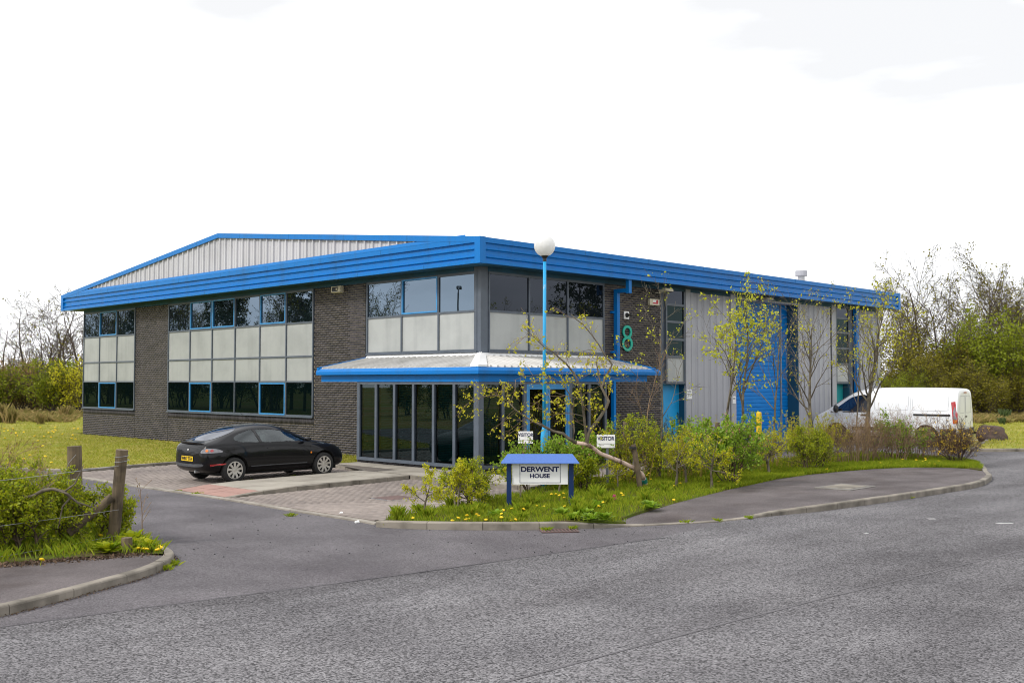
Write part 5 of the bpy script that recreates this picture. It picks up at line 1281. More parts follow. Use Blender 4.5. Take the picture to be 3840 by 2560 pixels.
def van():
    A = AT(3588, 1600, 38.0); th = PI - R(39)      # heading: left and away
    hd = Vector((math.cos(th), math.sin(th), 0)); lf = Vector((-hd.y, hd.x, 0))
    s = 1.09
    base = Vector((A.x, A.y, .02)) + hd * (1.0 * s) - lf * (.93 * s)
    root = empty('delivery_van', base, th); root.scale = (s, s, s)
    tag(root, 'white panel van parked beyond the shrubs at the right', 'van')
    S = [(-1.02, (.36, .90, 1.0, .90, .70, 1.80, 1.86)), (-1.01, (.34, .935, 1.02, .925, .745, 1.86, 1.93)), (-.97, (.30, .945, 1.05, .94, .78, 1.885, 1.965)), (-.5, (.27, .95, 1.08, .95, .80, 1.89, 1.98)), (.6, (.26, .95, 1.1, .95, .80, 1.90, 1.99)), (1.7, (.26, .95, 1.1, .95, .80, 1.89, 1.985)),
         (2.2, (.26, .95, 1.1, .945, .795, 1.85, 1.95)), (2.6, (.26, .95, 1.09, .94, .78, 1.74, 1.85)), (3.0, (.26, .945, 1.08, .935, .77, 1.52, 1.62)), (3.35, (.27, .94, 1.06, .92, .78, 1.27, 1.35)), (3.6, (.27, .935, 1.02, .90, .78, 1.12, 1.17)), (3.88, (.28, .91, .93, .86, .72, 1.01, 1.04)), (4.05, (.32, .84, .78, .79, .64, .86, .88)), (4.12, (.38, .74, .64, .68, .5, .70, .71))]
    me = loft([(x, section(*p, sh=.05, tum=.06)) for x, p in S], 2); me.materials.append(MT['vanwhite']); bv = bvh_of(me)
    cutters = []
    for x in (0.0, 3.12): cutters += [cyl_mesh(x, .33, .40, .55, 1.3, MT['archdark']), cyl_mesh(x, .33, .40, -1.3, -.55, MT['archdark'])]
    body = cut(me, cutters); body.polygons.foreach_set('use_smooth', [True] * len(body.polygons))
    bo_ = link('body', body, None, root); m = bo_.modifiers.new('w', 'EDGE_SPLIT'); m.split_angle = R(40)
    X, Z = (1, 0, 0), (0, 0, 1)
    for sd in (1, -1):
        dr = (0, -sd, 0); og = (0, sd * 2, 0)
        patch('side_window', bv, spoly([(1.98, 1.17), (2.7, 1.15), (3.25, 1.14), (3.05, 1.30), (2.72, 1.55), (2.5, 1.66), (2.0, 1.70)], 3), og, X, Z, dr, MT['glass_cardark'], root, off=.005)
        patch('window_surround', bv, strip_poly([(1.94, 1.14), (2.7, 1.12), (3.34, 1.11)], .04), og, X, Z, dr, MT['black'], root, off=.004)
        for pl_ in ([(1.90, 1.92), (1.90, .45)], [(.52, 1.88), (.52, .45)], [(-.86, 1.86), (-.90, .62)], [(3.28, 1.05), (3.3, .5)]):
            q = [(pl_[0][0] + (pl_[1][0] - pl_[0][0]) * i / 12, pl_[0][1] + (pl_[1][1] - pl_[0][1]) * i / 12) for i in range(13)]
            patch('panel_line', bv, strip_poly(q, .014), og, X, Z, dr, MT['vangroove'], root, off=.003, step=.5)
        for (x0, x1) in ((.60, 1.75), (-.72, .44)):
            o_ = spoly([(x0, 1.30), (x0 + .1, 1.21), (x1 - .1, 1.21), (x1, 1.30), (x1, 1.66), (x1 - .1, 1.76), (x0 + .1, 1.76), (x0, 1.66)], 4); o_.append(o_[0])
            line_on('pressed_panel_line', bv, o_, .016, og, X, Z, dr, MT['vangroove'], root)
        q = [(-.80 + i * .11, 1.06) for i in range(12)]
        if sd == 1: patch('sliding_door_rail', bv, strip_poly(q, .065), og, X, Z, dr, MT['black'], root, off=.012)
        patch('rubbing_strip', bv, strip_poly([(.45 + i * .1, .55) for i in range(22)], .13), og, X, Z, dr, MT['black'], root, off=.012)
        patch('door_handle', bv, spoly([(2.02, 1.04), (2.2, 1.05), (2.22, 1.0), (2.02, .99)], 3), og, X, Z, dr, MT['black'], root, off=.014)
        b = MB(); b.lathe([(.0, -.1), (.07, -.09), (.11, -.02), (.10, .06), (.04, .10), (0, .105)], 14, 'y'); mo = b.build('door_mirror', MT['black'], root, smooth=True); mo.location = (3.08, sd * 1.06, 1.22); mo.scale = (.8, 1.0, 1.3)
        # tail lamps on the rear corner
        dl = Vector((.75, -sd * .66, 0)).normalized(); e1 = Vector((dl.y, -dl.x, 0)) * (-sd); og2 = Vector((-.96, sd * .92, 0)) - dl * 2
        tl = patch('tail_lamp', bv, [(-.065, .78), (.065, .78), (.075, 1.1), (.05, 1.50), (-.05, 1.52), (-.06, 1.1)], og2, e1, Z, dl, MT['lamp_red'], root, off=.012, step=.04)
        patch('lamp_lens', bv, [(-.025, .92), (.055, .92), (.045, 1.15), (.0, 1.34), (-.02, 1.3)], og2, e1, Z, dl, MT['lamp_clear'], tl, off=.018, step=.04)
        patch('lamp_lens', bv, [(-.02, .81), (.05, .81), (.05, .91), (-.02, .91)], og2, e1, Z, dl, MT['lamp_amber'], tl, off=.018, step=.04)
    RR = ((-3, 0, 0), (0, -1, 0), Z, (1, 0, 0))
    patch('rear_door_line', bv, strip_poly([(0, .62 + i * .1) for i in range(13)], .014), *RR, MT['vangroove'], root, off=.003, step=.5)
    for (a, c) in ((-.62, -.05), (.05, .62)):
        o_ = spoly([(a, 1.20), (a + .06, 1.14), (c - .06, 1.14), (c, 1.20), (c * .93, 1.62), (c * .93 - .06 if c > 0 else c - .06, 1.70), (a * .93 + .06 if a < 0 else a + .06, 1.70), (a * .93, 1.62)], 3); o_.append(o_[0])
        line_on('pressed_panel_line', bv, o_, .016, *RR, MT['vangroove'], root)
    patch('rear_bumper', bv, [(-.86, .40), (.86, .40), (.86, .62), (.35, .64), (.3, .58), (-.3, .58), (-.35, .64), (-.86, .62)], *RR, MT['black'], root, off=.05, step=.06)
    for sd in (1, -1):
        patch('bumper_corner', bv, [(-.98, .36), (-.45, .36), (-.45, .60), (-.98, .62)], (0, sd * 2, 0), X, Z, (0, -sd, 0), MT['black'], root, off=.03, step=.06)
    patch('rear_handle', bv, [(-.02, .98), (.16, .98), (.16, 1.03), (-.02, 1.03)], *RR, MT['black'], root, off=.015, step=.06)
    patch('brake_lamp', bv, [(-.16, 1.80), (.16, 1.80), (.16, 1.84), (-.16, 1.84)], *RR, MT['lamp_red'], root, off=.012, step=.06)
    patch('windscreen', bv, spoly([(2.40, 0), (2.44, .55), (2.75, .70), (3.25, .74), (3.42, .6), (3.5, 0), (3.42, -.6), (3.25, -.74), (2.75, -.70), (2.44, -.55)], 3), (0, 0, 4), (1, 0, 0), (0, 1, 0), (0, 0, -1), MT['glass_cardark'], root, off=.004)
    b = MB(); b.box(-.6, 3.6, -.75, .75, .22, .34); b.build('floorpan', MT['archdark'], root)
    for x in (0.0, 3.12):
        for sd in (-1, 1): wheel(root, x, sd * .835, .325, .21, sd, .205, spokes=6, alloy=False)
van()

# ================================================================== PLANTS
def tubes(lines, sides=5):
    """lines: list of (pts Nx3, radii N) -> verts, quads"""
    V, F, n0 = [], [], 0
    for pts, rad in lines:
        pts = np.asarray(pts, float); n = len(pts)
        t = np.gradient(pts, axis=0); t /= np.linalg.norm(t, axis=1)[:, None] + 1e-9
        ref = np.array([0, 0, 1.0]) if abs(t[:, 2].mean()) < 0.8 else np.array([1.0, 0, 0])
        a = np.cross(t, ref); a /= np.linalg.norm(a, axis=1)[:, None] + 1e-9
        b = np.cross(a, t)
        an = np.linspace(0, 2 * PI, sides, endpoint=False)
        ring = a[:, None] * np.cos(an)[None, :, None] + b[:, None] * np.sin(an)[None, :, None]
        V.append((pts[:, None] + ring * np.asarray(rad)[:, None, None]).reshape(-1, 3))
        i = np.arange(n - 1)[:, None] * sides; k = np.arange(sides)[None]; k2 = (k + 1) % sides
        F.append(np.stack([i + k, i + k2, i + sides + k2, i + sides + k], -1).reshape(-1, 4) + n0)
        n0 += n * sides
    return np.concatenate(V), np.concatenate(F)
def leaves(rg, cen, size, up=0.3, aspect=1.6, fold=0.25):
    """leaf quads (kite shaped) around the centres; blades mostly turn their faces to the sky"""
    n = len(cen)
    if up >= 0.85:
        d = rg.normal(size=(n, 3)); d[:, 2] += up; d /= np.linalg.norm(d, axis=1)[:, None]
        r = rg.normal(size=(n, 3)); s = np.cross(d, r); s /= np.linalg.norm(s, axis=1)[:, None] + 1e-9; nn = np.cross(d, s)
    else:
        nn = rg.normal(size=(n, 3)); nn[:, 2] += 0.35; nn /= np.linalg.norm(nn, axis=1)[:, None]
        r = rg.normal(size=(n, 3)); d = np.cross(nn, r); d /= np.linalg.norm(d, axis=1)[:, None] + 1e-9; s = np.cross(d, nn)
    L_ = (size * rg.uniform(.5, 1.45, n))[:, None]; w_ = L_ / aspect
    mid = cen + d * L_ * .45 - nn * L_ * fold * .3
    v = np.stack([cen, mid + s * w_ * .5 + nn * L_ * fold * .2, cen + d * L_, mid - s * w_ * .5 + nn * L_ * fold * .2], 1)
    f = np.arange(n * 4, dtype=np.int32).reshape(n, 4)
    return v.reshape(-1, 3), f
class G:
    """branch grower"""
    def __init__(s, seed, **k): s.rg = np.random.default_rng(seed); s.lines = []; s.tw = []; s.k = k
    def grow(s, p, d, Ln, r, lv):
        k = s.k; rg = s.rg; n = max(3, int(round(Ln / k.get('seg', .25)))); n = min(n, 12)
        pts = [np.array(p, float)]; d = np.array(d, float); d /= np.linalg.norm(d); ds = [d]
        wob = k['wob'][min(lv, len(k['wob']) - 1)]; up = k['up'][min(lv, len(k['up']) - 1)]
        for i in range(n):
            d = d + rg.normal(size=3) * wob; d[2] += up; d /= np.linalg.norm(d)
            pts.append(pts[-1] + d * Ln / n); ds.append(d)
        pts = np.array(pts); rad = np.linspace(r, max(r * k.get('taper', .35), k.get('rmin', .002)), n + 1)
        s.lines.append((pts, rad, lv))
        if lv >= k['levels']:
            s.tw.append(pts); return
        nc = k['n'][lv]; nc = int(rg.integers(max(1, int(nc * .75)), int(nc * 1.25) + 2)); t0 = k['t0'][lv]
        for c in range(nc):
            t = t0 + (1 - t0) * (c + rg.uniform(.1, .9)) / nc
            q = t * n; i = min(int(q), n - 1); pos = pts[i] + (pts[i + 1] - pts[i]) * (q - i); dd = ds[i + 1]
            ang = R(k['ang'][lv]) * rg.uniform(.7, 1.3); az = rg.uniform(0, 2 * PI)
            ref = rg.normal(size=3); a = np.cross(dd, ref); a /= np.linalg.norm(a) + 1e-9
            nd = dd * math.cos(ang) + a * math.sin(ang)
            s.grow(pos, nd, Ln * k['lr'][lv] * rg.uniform(.7, 1.2) * (1 - .45 * (t - t0)), max(rad[i] * k['rr'][lv], k.get('rmin', .002)), lv + 1)
    def leafpts(s, per, jit):
        out = []
        for pts in s.tw:
            m = s.rg.poisson(per) if per < 8 else int(per)
            if m == 0: continue
            q = s.rg.uniform(.25, 1, m) * (len(pts) - 1); i = np.minimum(q.astype(int), len(pts) - 2)
            out.append(pts[i] + (pts[i + 1] - pts[i]) * (q - i)[:, None] + s.rg.normal(size=(m, 3)) * jit)
        return np.concatenate(out) if out else np.zeros((0, 3))
    def nodes(s, per, jit, k=3, sp=.014):
        p = s.leafpts(per / k, jit); p = np.repeat(p, k, 0); return p + s.rg.normal(size=p.shape) * sp
    def wood(s, thin=4):
        big = [(p, r) for p, r, lv in s.lines if lv < 2]; small = [(p, r) for p, r, lv in s.lines if lv >= 2]
        V, F = tubes(big, 7 if thin > 3 else 5)
        if small:
            v2, f2 = tubes(small, thin); F = np.concatenate([F, f2 + len(V)]); V = np.concatenate([V, v2])
        return V, F
def plant(name, loc, V, F, wood_mat, lv=None, lf=None, leaf_mat=None, label=None, cat='tree', group=None, names=('trunk', 'crown'), extra=None):
    root = empty(name, loc); tag(root, label, cat, group)
    link(names[0], mesh_np(names[0], V, F, True), wood_mat, root)
    if lv is not None and len(lv): link(names[1], mesh_np(names[1], lv, lf), leaf_mat, root)
    if extra:
        for nm, v, f, m in extra: link(nm, mesh_np(nm, v, f), m, root)
    return root
def copy_tree(src, loc, rz, sc, label=None, group=None):
    r = src.copy(); COL.objects.link(r); r.location = loc; r.rotation_euler = (0, 0, rz); r.scale = sc if isinstance(sc, tuple) else (sc,) * 3
    if label: r['label'] = label
    if group: r['group'] = group
    for ch in list(src.children):
        c = ch.copy(); COL.objects.link(c); c.parent = r
    return r

ORD = 'first second third fourth fifth sixth seventh eighth ninth tenth eleventh twelfth thirteenth fourteenth fifteenth sixteenth seventeenth eighteenth'.split()
# ---- shrubs
def shrub(kind, x, y, h, wd, seed, label, group, zg=.10, name='shrub', world=None, dens=1.0):
    P = W(x, y, zg - .02) if world is None else Vector((world[0], world[1], zg - .02))
    rg = np.random.default_rng(seed)
    if kind == 'haw':       # short bare trunk, wide flat crown
        g = G(seed, levels=3, n=[7, 6, 5], ang=[58, 45, 45], lr=[.85, .55, .5], rr=[.55, .5, .5], t0=[.52, .15, .15], wob=[.12, .16, .2], up=[.02, .01, .02], seg=.12, rmin=.0022)
        for k in range(1 if wd < 1.0 else 2):
            g.grow((rg.uniform(-.06, .06), rg.uniform(-.06, .06), 0), (rg.uniform(-.15, .15), rg.uniform(-.15, .15), 1), h * .62, .032 * h, 0)
        pts = g.nodes(6 * dens, .006, 4, .018); V, F = g.wood(3); lv, lf = leaves(rg, pts, .036)
        m = ('bark_grey', 'leaf_haw')
    elif kind == 'hedge':
        g = G(seed, levels=3, n=[9, 7, 6], ang=[50, 48, 45], lr=[.75, .55, .5], rr=[.55, .5, .5], t0=[.12, .1, .1], wob=[.12, .16, .2], up=[.03, .02, .02], seg=.12, rmin=.002)
        for k in range(3):
            g.grow((rg.uniform(-.18, .18) * wd, rg.uniform(-.18, .18) * wd, 0), (rg.uniform(-.35, .35), rg.uniform(-.35, .35), 1), h * .80, .02, 0)
        pts = g.nodes(8 * dens, .008, 4, .02); V, F = g.wood(3); lv, lf = leaves(rg, pts, .036)
        m = ('bark', 'leaf_hedge')
    elif kind == 'ribes':
        g = G(seed, levels=2, n=[7, 6], ang=[38, 45], lr=[.55, .45], rr=[.55, .5], t0=[.2, .15], wob=[.10, .14, .2], up=[.05, .05, .02], seg=.12, rmin=.003)
        for k in range(int(13 * wd)):
            a = rg.uniform(0, 2 * PI); q = rg.uniform(.1, .75)
            g.grow((.12 * math.cos(a), .12 * math.sin(a), 0), (q * math.cos(a), q * math.sin(a), 1), h * rg.uniform(.7, 1.0), .012, 0)
        pts = g.nodes(9 * dens, .015, 4, .032); V, F = g.wood(3); lv, lf = leaves(rg, pts, .05, aspect=1.15)
        m = ('bark', 'leaf_ribes')
    elif kind == 'dog':     # many upright stems with small leaves
        g = G(seed, levels=1, n=[4], ang=[24], lr=[.35], rr=[.6], t0=[.35], wob=[.045, .08], up=[.05, .06], seg=.18, rmin=.0025)
        for k in range(int(26 * wd)):
            a = rg.uniform(0, 2 * PI); q = rg.uniform(.02, .36); r0 = wd * .42 * math.sqrt(rg.uniform(0, 1))
            g.grow((r0 * math.cos(a), r0 * math.sin(a), 0), (q * math.cos(a), q * math.sin(a), 1), h * rg.uniform(.65, 1.05), .006, 0)
        pts = g.nodes(10 * dens, .005, 3, .014); V, F = g.wood(3); lv, lf = leaves(rg, pts, .040, up=.5)
        m = ('stem_dog', 'leaf_dog')
    elif kind == 'twig':    # brown, barely budding
        g = G(seed, levels=2, n=[5, 3], ang=[38, 35], lr=[.5, .5], rr=[.6, .6], t0=[.25, .2], wob=[.07, .12, .12], up=[.03, .05, .04], seg=.15, rmin=.0025)
        for k in range(int(30 * wd)):
            a = rg.uniform(0, 2 * PI); q = rg.uniform(.02, .5); r0 = wd * .4 * math.sqrt(rg.uniform(0, 1))
            g.grow((r0 * math.cos(a), r0 * math.sin(a), 0), (q * math.cos(a), q * math.sin(a), 1), h * rg.uniform(.5, 1.0), .007, 0)
        pts = g.leafpts(1.3 * dens, .015); V, F = g.wood(3); lv, lf = leaves(rg, pts, .026, up=.5)
        m = ('stem_brown', 'leaf_brown')
    elif kind == 'berb':
        g = G(seed, levels=2, n=[6, 4], ang=[35, 40], lr=[.5, .5], rr=[.6, .6], t0=[.2, .2], wob=[.06, .12, .12], up=[.0, .03, .04], seg=.15, rmin=.0025)
        for k in range(int(46 * wd)):
            a = rg.uniform(0, 2 * PI); q = rg.uniform(.05, 1.1)
            g.grow((.12 * math.cos(a), .12 * math.sin(a), 0), (q * math.cos(a), q * math.sin(a), 1), h * rg.uniform(.55, 1.1), .006, 0)
        pts = g.leafpts(3.0 * dens, .02); V, F = g.wood(3); lv, lf = leaves(rg, pts, .026)
        m = ('stem_dark', 'leaf_berb')
    elif kind == 'spike':
        g = G(seed, levels=0, n=[], ang=[], lr=[], rr=[], t0=[], wob=[.03], up=[.01], seg=.2, rmin=.003)
        for k in range(34):
            a = rg.uniform(0, 2 * PI); q = rg.uniform(.05, .55)
            g.grow((.1 * math.cos(a), .1 * math.sin(a), 0), (q * math.cos(a), q * math.sin(a), 1), h * rg.uniform(.6, 1.05), .007, 0)
        pts = g.leafpts(60, .018); V, F = g.wood(3); lv, lf = leaves(rg, pts, .045, up=2.0, aspect=5)
        m = ('stem_dark', 'leaf_dark')
    ex = None
    if kind == 'ribes' and len(pts):
        q = pts[rg.choice(len(pts), int(len(pts) * .035), replace=False)]
        q = np.repeat(q, 7, 0) + rg.normal(size=(len(q) * 7, 3)) * np.array([.012, .012, .03]); fv, ff = leaves(rg, q, .020, up=-1, aspect=1.1); ex = [('blossom', fv, ff, MT['fl_pink'])]
    if kind == 'berb':
        q = pts[rg.choice(len(pts), int(len(pts) * .12), replace=False)]; q = np.repeat(q, 4, 0) + rg.normal(size=(len(q) * 4, 3)) * .016
        fv, ff = leaves(rg, q, .022, aspect=1.2); ex = [('blossom', fv, ff, MT['fl_yellow'])]
    if kind == 'hedge' or kind == 'haw':
        pass
    return plant(name, P, V, F, MT[m[0]], lv, lf, MT[m[1]], label, 'shrub', group, ('stems', 'foliage'), ex)
FR = 'clipped hawthorn shrubs along the front of the bed'
shrub('haw', -7.39, -6.32, .84, .8, 101, 'small hawthorn shrub at the kerb end of the bed, leftmost in the row', FR, name='hawthorn_shrub', dens=1.3)
shrub('haw', -6.35, -6.05, .84, 1.1, 103, 'wide hawthorn shrub with stout dark trunk left of the name sign', FR, name='hawthorn_shrub', dens=1.2)
shrub('hedge', -5.75, -5.75, .86, .5, 104, 'tall thin hawthorn shrub with upright shoots left of the name sign', FR, name='hawthorn_shrub', dens=.6)
shrub('haw', -5.2, -5.65, .74, .8, 105, 'hawthorn shrub with crooked trunk touching the left sign post', FR, name='hawthorn_shrub', dens=1.0)
shrub('haw', -4.15, -5.45, .75, .8, 106, 'low hawthorn shrub behind the name sign board', FR, name='hawthorn_shrub', dens=.8)
shrub('haw', -3.0, -5.5, .85, .9, 107, 'hawthorn shrub just behind the right sign post', FR, name='hawthorn_shrub')
shrub('hedge', -2.3, -5.55, .72, .7, 108, 'yellow-green shrub right of the sign under the birch trunk', FR, name='hawthorn_shrub', dens=.8)
shrub('haw', -1.7, -6.0, .72, .8, 109, 'hawthorn shrub with twisted bare stems left of the leaning stake', FR, name='hawthorn_shrub', dens=.9)
shrub('haw', -.50, -6.60, 1.12, .9, 110, 'hawthorn shrub with straight trunk right of the leaning stake', FR, name='hawthorn_shrub', dens=1.1)
shrub('haw', .25, -6.45, 1.15, .9, 111, 'hawthorn shrub with cut dark branches behind the dandelions', FR, name='hawthorn_shrub')
shrub('haw', -.15, -7.42, 1.12, .9, 112, 'hawthorn shrub with thick trunk nearest the footpath', FR, name='hawthorn_shrub', dens=1.1)
shrub('haw', 3.86, -6.37, 1.22, 1.1, 113, 'dark-stemmed shrub right of the big currant bush', FR, name='hawthorn_shrub')
shrub('hedge', 5.32, -6.45, 1.10, .8, 114, 'open-stemmed green shrub in the middle of the grass verge', FR, name='hawthorn_shrub', dens=.7)
shrub('hedge', 6.0, -6.56, 1.05, .8, 115, 'small open shrub on the verge before the brown twigs', FR, name='hawthorn_shrub', dens=.6)
RG = 'flowering currant bushes'
shrub('ribes', -3.0, -4.75, .98, .8, 121, 'pink-flowered currant bush behind the left half of the name sign', RG, name='currant_bush')
shrub('ribes', -2.0, -4.8, .98, .8, 122, 'pink-flowered currant bush behind the right half of the name sign', RG, name='currant_bush')
shrub('ribes', -1.0, -4.5, 1.12, .8, 123, 'green currant bush beneath the birch fork', RG, name='currant_bush')
shrub('ribes', 1.05, -7.05, 1.35, 1.25, 124, 'big rounded green currant bush beside the tarmac footpath', RG, name='currant_bush', dens=1.4)
shrub('ribes', 2.1, -5.0, 1.2, .9, 125, 'tall currant bush with pink blossom left of the yellow bollard', RG, name='currant_bush')
shrub('ribes', 10.55, -6.5, 1.30, .7, 126, 'green bush among brown twigs in front of the van side', RG, name='currant_bush', dens=.8)
shrub('hedge', .2, -4.9, 1.5, .7, 127, 'upright green shrub in front of the blue side door', RG, name='currant_bush', dens=.8)
DG = 'upright dogwood clumps'
for i, (x, y, h) in enumerate(((-.35, -4.7, 1.0), (-.1, -5.2, 1.05), (.9, -5.4, 1.12), (1.7, -5.7, 1.08), (2.7, -5.6, 1.05), (3.3, -5.1, 1.2), (4.2, -5.5, 1.0), (5.2, -5.4, .92), (6.0, -5.5, 1.25), (6.9, -5.6, 1.25), (7.8, -5.6, 1.25), (8.6, -5.5, 1.2))):
    shrub('dog', x, y, h, .95, 140 + i, ORD[i] + ' clump of upright yellow-green dogwood stems counted from the entrance door', DG, name='dogwood_clump', dens=1.0)
TG = 'brown budding twig shrubs'
for i, (x, y, h) in enumerate(((8.3, -6.2, 1.25), (9.2, -6.1, 1.3), (9.9, -5.9, 1.35), (10.1, -6.6, 1.2), (11.0, -6.0, 1.45), (11.3, -6.9, 1.25), (12.0, -6.4, 1.3), (12.2, -7.2, 1.15))):
    shrub('twig', x, y, h, .95, 160 + i, ORD[i] + ' brown twiggy budding shrub from the left in front of the white van', TG, name='twig_shrub', dens=1.4)
shrub('berb', 10.75, -8.2, 1.12, 1.1, 171, 'dark purple barberry with yellow blossom at the corner of the verge', None, name='barberry_bush')
shrub('spike', 1.9, -4.3, 1.62, .6, 172, 'dark green spiky broom in front of the blue side door', None, name='broom_bush')
shrub('spike', 2.9, -4.35, 1.45, .6, 173, 'dark green spiky broom in front of the grey cladding', None, name='broom_bush')
HG = 'hawthorn hedge behind the wire fence'
for i, (x, y, h, d_) in enumerate(((-7.35, 14.0, 1.02, 1.2), (-6.75, 14.15, 1.0, 1.2), (-6.55, 14.35, .90, 1.0), (-7.9, 14.9, 1.18, 1), (-7.1, 15.1, 1.08, 1.1), (-6.45, 15.3, 1.0, 1.1), (-8.4, 14.1, 1.25, 1), (-7.7, 15.9, 1.15, .9), (-6.05, 15.7, .75, .9))):
    lab = ['third low leafy plant from the left in the front of the hedge', 'fourth low leafy plant from the left in the front of the hedge', 'leafy plant at the front end of the hedge by the stump', 'second plant from the left in the back of the hedge', 'middle plant in the back of the hedge', 'back hedge plant right behind the diagonal strut', 'hedge plant cut by the left edge of the picture', 'rearmost plant of the hedge, seen past the short post', 'hedge plant standing furthest back, behind the leaning post'][i]
    shrub('hedge', 0, 0, h, 1.0, 180 + i, lab, HG, name='hedge_plant', world=(x, y), dens=d_ * .72)
for i, (x, y, h) in enumerate(((-7.75, 14.6, 1.55), (-8.35, 14.9, 1.7), (-7.0, 14.5, 1.25))):
    shrub('twig', 0, 0, h, .6, 240 + i, ('bare upright shoots above the hedge, %s from the left edge' % ('second', 'first', 'third')[i]), HG, name='hedge_shoots', world=(x, y), dens=3.5)
# thick gnarled branch running through the hedge
g = MB(); pts = [AT(130 * .472, 1600 + 510 * .472, 14.2), AT(200 * .472, 1600 + 565 * .472, 14.1), AT(270 * .472, 1600 + 545 * .472, 14.05), AT(340 * .472, 1600 + 505 * .472, 14.0), AT(420 * .472, 1600 + 492 * .472, 14.0), AT(510 * .472, 1600 + 515 * .472, 14.05), AT(560 * .472, 1600 + 560 * .472, 14.1), AT(620 * .472, 1600 + 600 * .472, 14.2), AT(740 * .472, 1600 + 640 * .472, 14.4)]
br = empty('gnarled_branch', pts[0]); tag(br, 'thick gnarled grey branch lying across the top of the hedge', 'branch')
g.tube([p - pts[0] for p in pts], [.022, .026, .023, .025, .022, .020, .017, .013, .008], 8); g.build('limb', MT['bark_grey'], br, smooth=True)
for a, c in ((2, (40, -30)), (4, (60, 40)), (6, (-30, 70)), (5, (40, -60))):
    g = MB(); q = pts[a] - pts[0]; g.tube([q, q + Vector((c[0] * .0035, 0, -c[1] * .0035 * .5)), q + Vector((c[0] * .006, .05, -c[1] * .006))], [.016, .011, .004], 6); g.build('side_shoot', MT['bark_grey'], br)

# ---- fallen birch
D0 = 21.5
def bz(x, y, d=0.0): return AT(1900 + x * .40816, 1400 + y * .40816, D0 + d)          # survey marks along the trunk
def b4(x, y, d=0.0): return AT(1750 + x * 700 / 1926, 1150 + y * 700 / 1926, D0 + d)
base = bz(1290, 1075, 1.2)
birch = empty('fallen_birch', (base.x, base.y, 0.05)); tag(birch, 'fallen birch with pale trunk leaning over the shrubs and small yellow leaves', 'tree')
off = Vector(birch.location)
main = [bz(1290, 1075, 1.2), bz(1265, 1000, 1.15), bz(1245, 930, 1.05), bz(1190, 880, .9), bz(1060, 815, .6), bz(950, 770, .35), bz(860, 735, .15), bz(790, 680, .05), bz(735, 650), bz(640, 635, -.1), bz(560, 590, -.1), bz(520, 550, -.1), bz(430, 530, -.05), bz(350, 490), bz(200, 415, .1), bz(100, 350, .15), bz(40, 290, .2), bz(-40, 215, .25), bz(-140, 170, .3)]
rad = [.058, .055, .052, .050, .047, .045, .043, .041, .039, .038, .034, .030, .027, .027, .021, .017, .013, .009, .005]
b = MB(); b.tube([p - off for p in main[:10]], rad[:10], 12); b.build('trunk', MT['birch'], birch, smooth=True)
b = MB(); b.tube([p - off for p in main[9:]], rad[9:], 10); b.build('upper_trunk', MT['bark_grey'], birch, smooth=True)
gb = G(77, levels=2, n=[9, 4], ang=[48, 42], lr=[.42, .5], rr=[.5, .6], t0=[.15, .15], wob=[.05, .10, .14], up=[0.0, -.01, -.03], seg=.14, rmin=.0022)
limbs = [([b4(1240, 1400), b4(1255, 1310), b4(1290, 1250), b4(1370, 1150, .1), b4(1440, 1040, .15), b4(1465, 975, .2), b4(1420, 890, .25), b4(1390, 830, .3), b4(1430, 730, .35), b4(1480, 640, .4), b4(1500, 595, .4), b4(1420, 490, .4), b4(1370, 400, .4), b4(1290, 290, .45), b4(1200, 180, .5), b4(1130, 130, .5), b4(1075, 75, .5)], .040),
         ([b4(1240, 1390), b4(1225, 1270), b4(1210, 1130, -.1), b4(1190, 960, -.15), b4(1160, 800, -.2), b4(1110, 690, -.25), b4(1020, 580, -.3), b4(960, 530, -.3), b4(900, 470, -.35), b4(820, 430, -.35), b4(730, 350, -.4), b4(650, 270, -.4), b4(590, 215, -.4)], .032),
         ([b4(1390, 830, .3), b4(1360, 700, .3), b4(1340, 590, .3), b4(1350, 510, .3), b4(1290, 440, .35), b4(1180, 460, .35)], .018),
         ([b4(1100, 1390, -.05), b4(1110, 1280), b4(1095, 1100, -.05), b4(1060, 900, -.1), b4(990, 800, -.15), b4(880, 730, -.2), b4(760, 700, -.2), b4(600, 720, -.25), b4(480, 760, -.3)], .018),
         ([b4(560, 1100, .1), b4(500, 1060, .15), b4(430, 980, .2), b4(330, 910, .2), b4(200, 920, .2), b4(80, 940, .2), b4(10, 1000, .25)], .012),
         ([b4(1190, 960, -.15), b4(1090, 930, -.2), b4(960, 900, -.25), b4(840, 860, -.3)], .010),
         ([b4(1210, 1130, -.1), b4(1050, 1090, -.2), b4(930, 1110, -.25), b4(830, 1160, -.3)], .010)]
lines = []
for li, (pl_, r0) in enumerate(limbs + [(main[11:], .03)]):
    p = np.array([tuple(q - off) for q in pl_]); n = len(p)
    if pl_ is not main[11:]: lines.append((p, np.linspace(r0, max(.004, r0 * .18), n)))
    seglen = np.linalg.norm(np.diff(p, axis=0), axis=1).sum()
    m = int(seglen * 7)
    for c in range(m):
        t = (.12 + .88 * (c + .5) / m) * (n - 1); i = min(int(t), n - 2); pos = p[i] + (p[i + 1] - p[i]) * (t - i); dd = (p[i + 1] - p[i]); dd /= np.linalg.norm(dd)
        if li == 0 and c % 2: continue
        rv = gb.rg.normal(size=3); rv[1] *= .8;
        if li == 0: rv[0] = -abs(rv[0])
        nd = dd * .75 + rv * .55; nd[2] += .05
        gb.grow(pos, nd, gb.rg.uniform(.25, .75), .0045, 1)
V1, F1 = tubes(lines, 7); link('limbs', mesh_np('limbs', V1, F1, True), MT['bark_grey'], birch)
V1, F1 = tubes([(p, r) for p, r, _ in gb.lines], 3); link('twigs', mesh_np('twigs', V1, F1), MT['stem_brown'], birch)
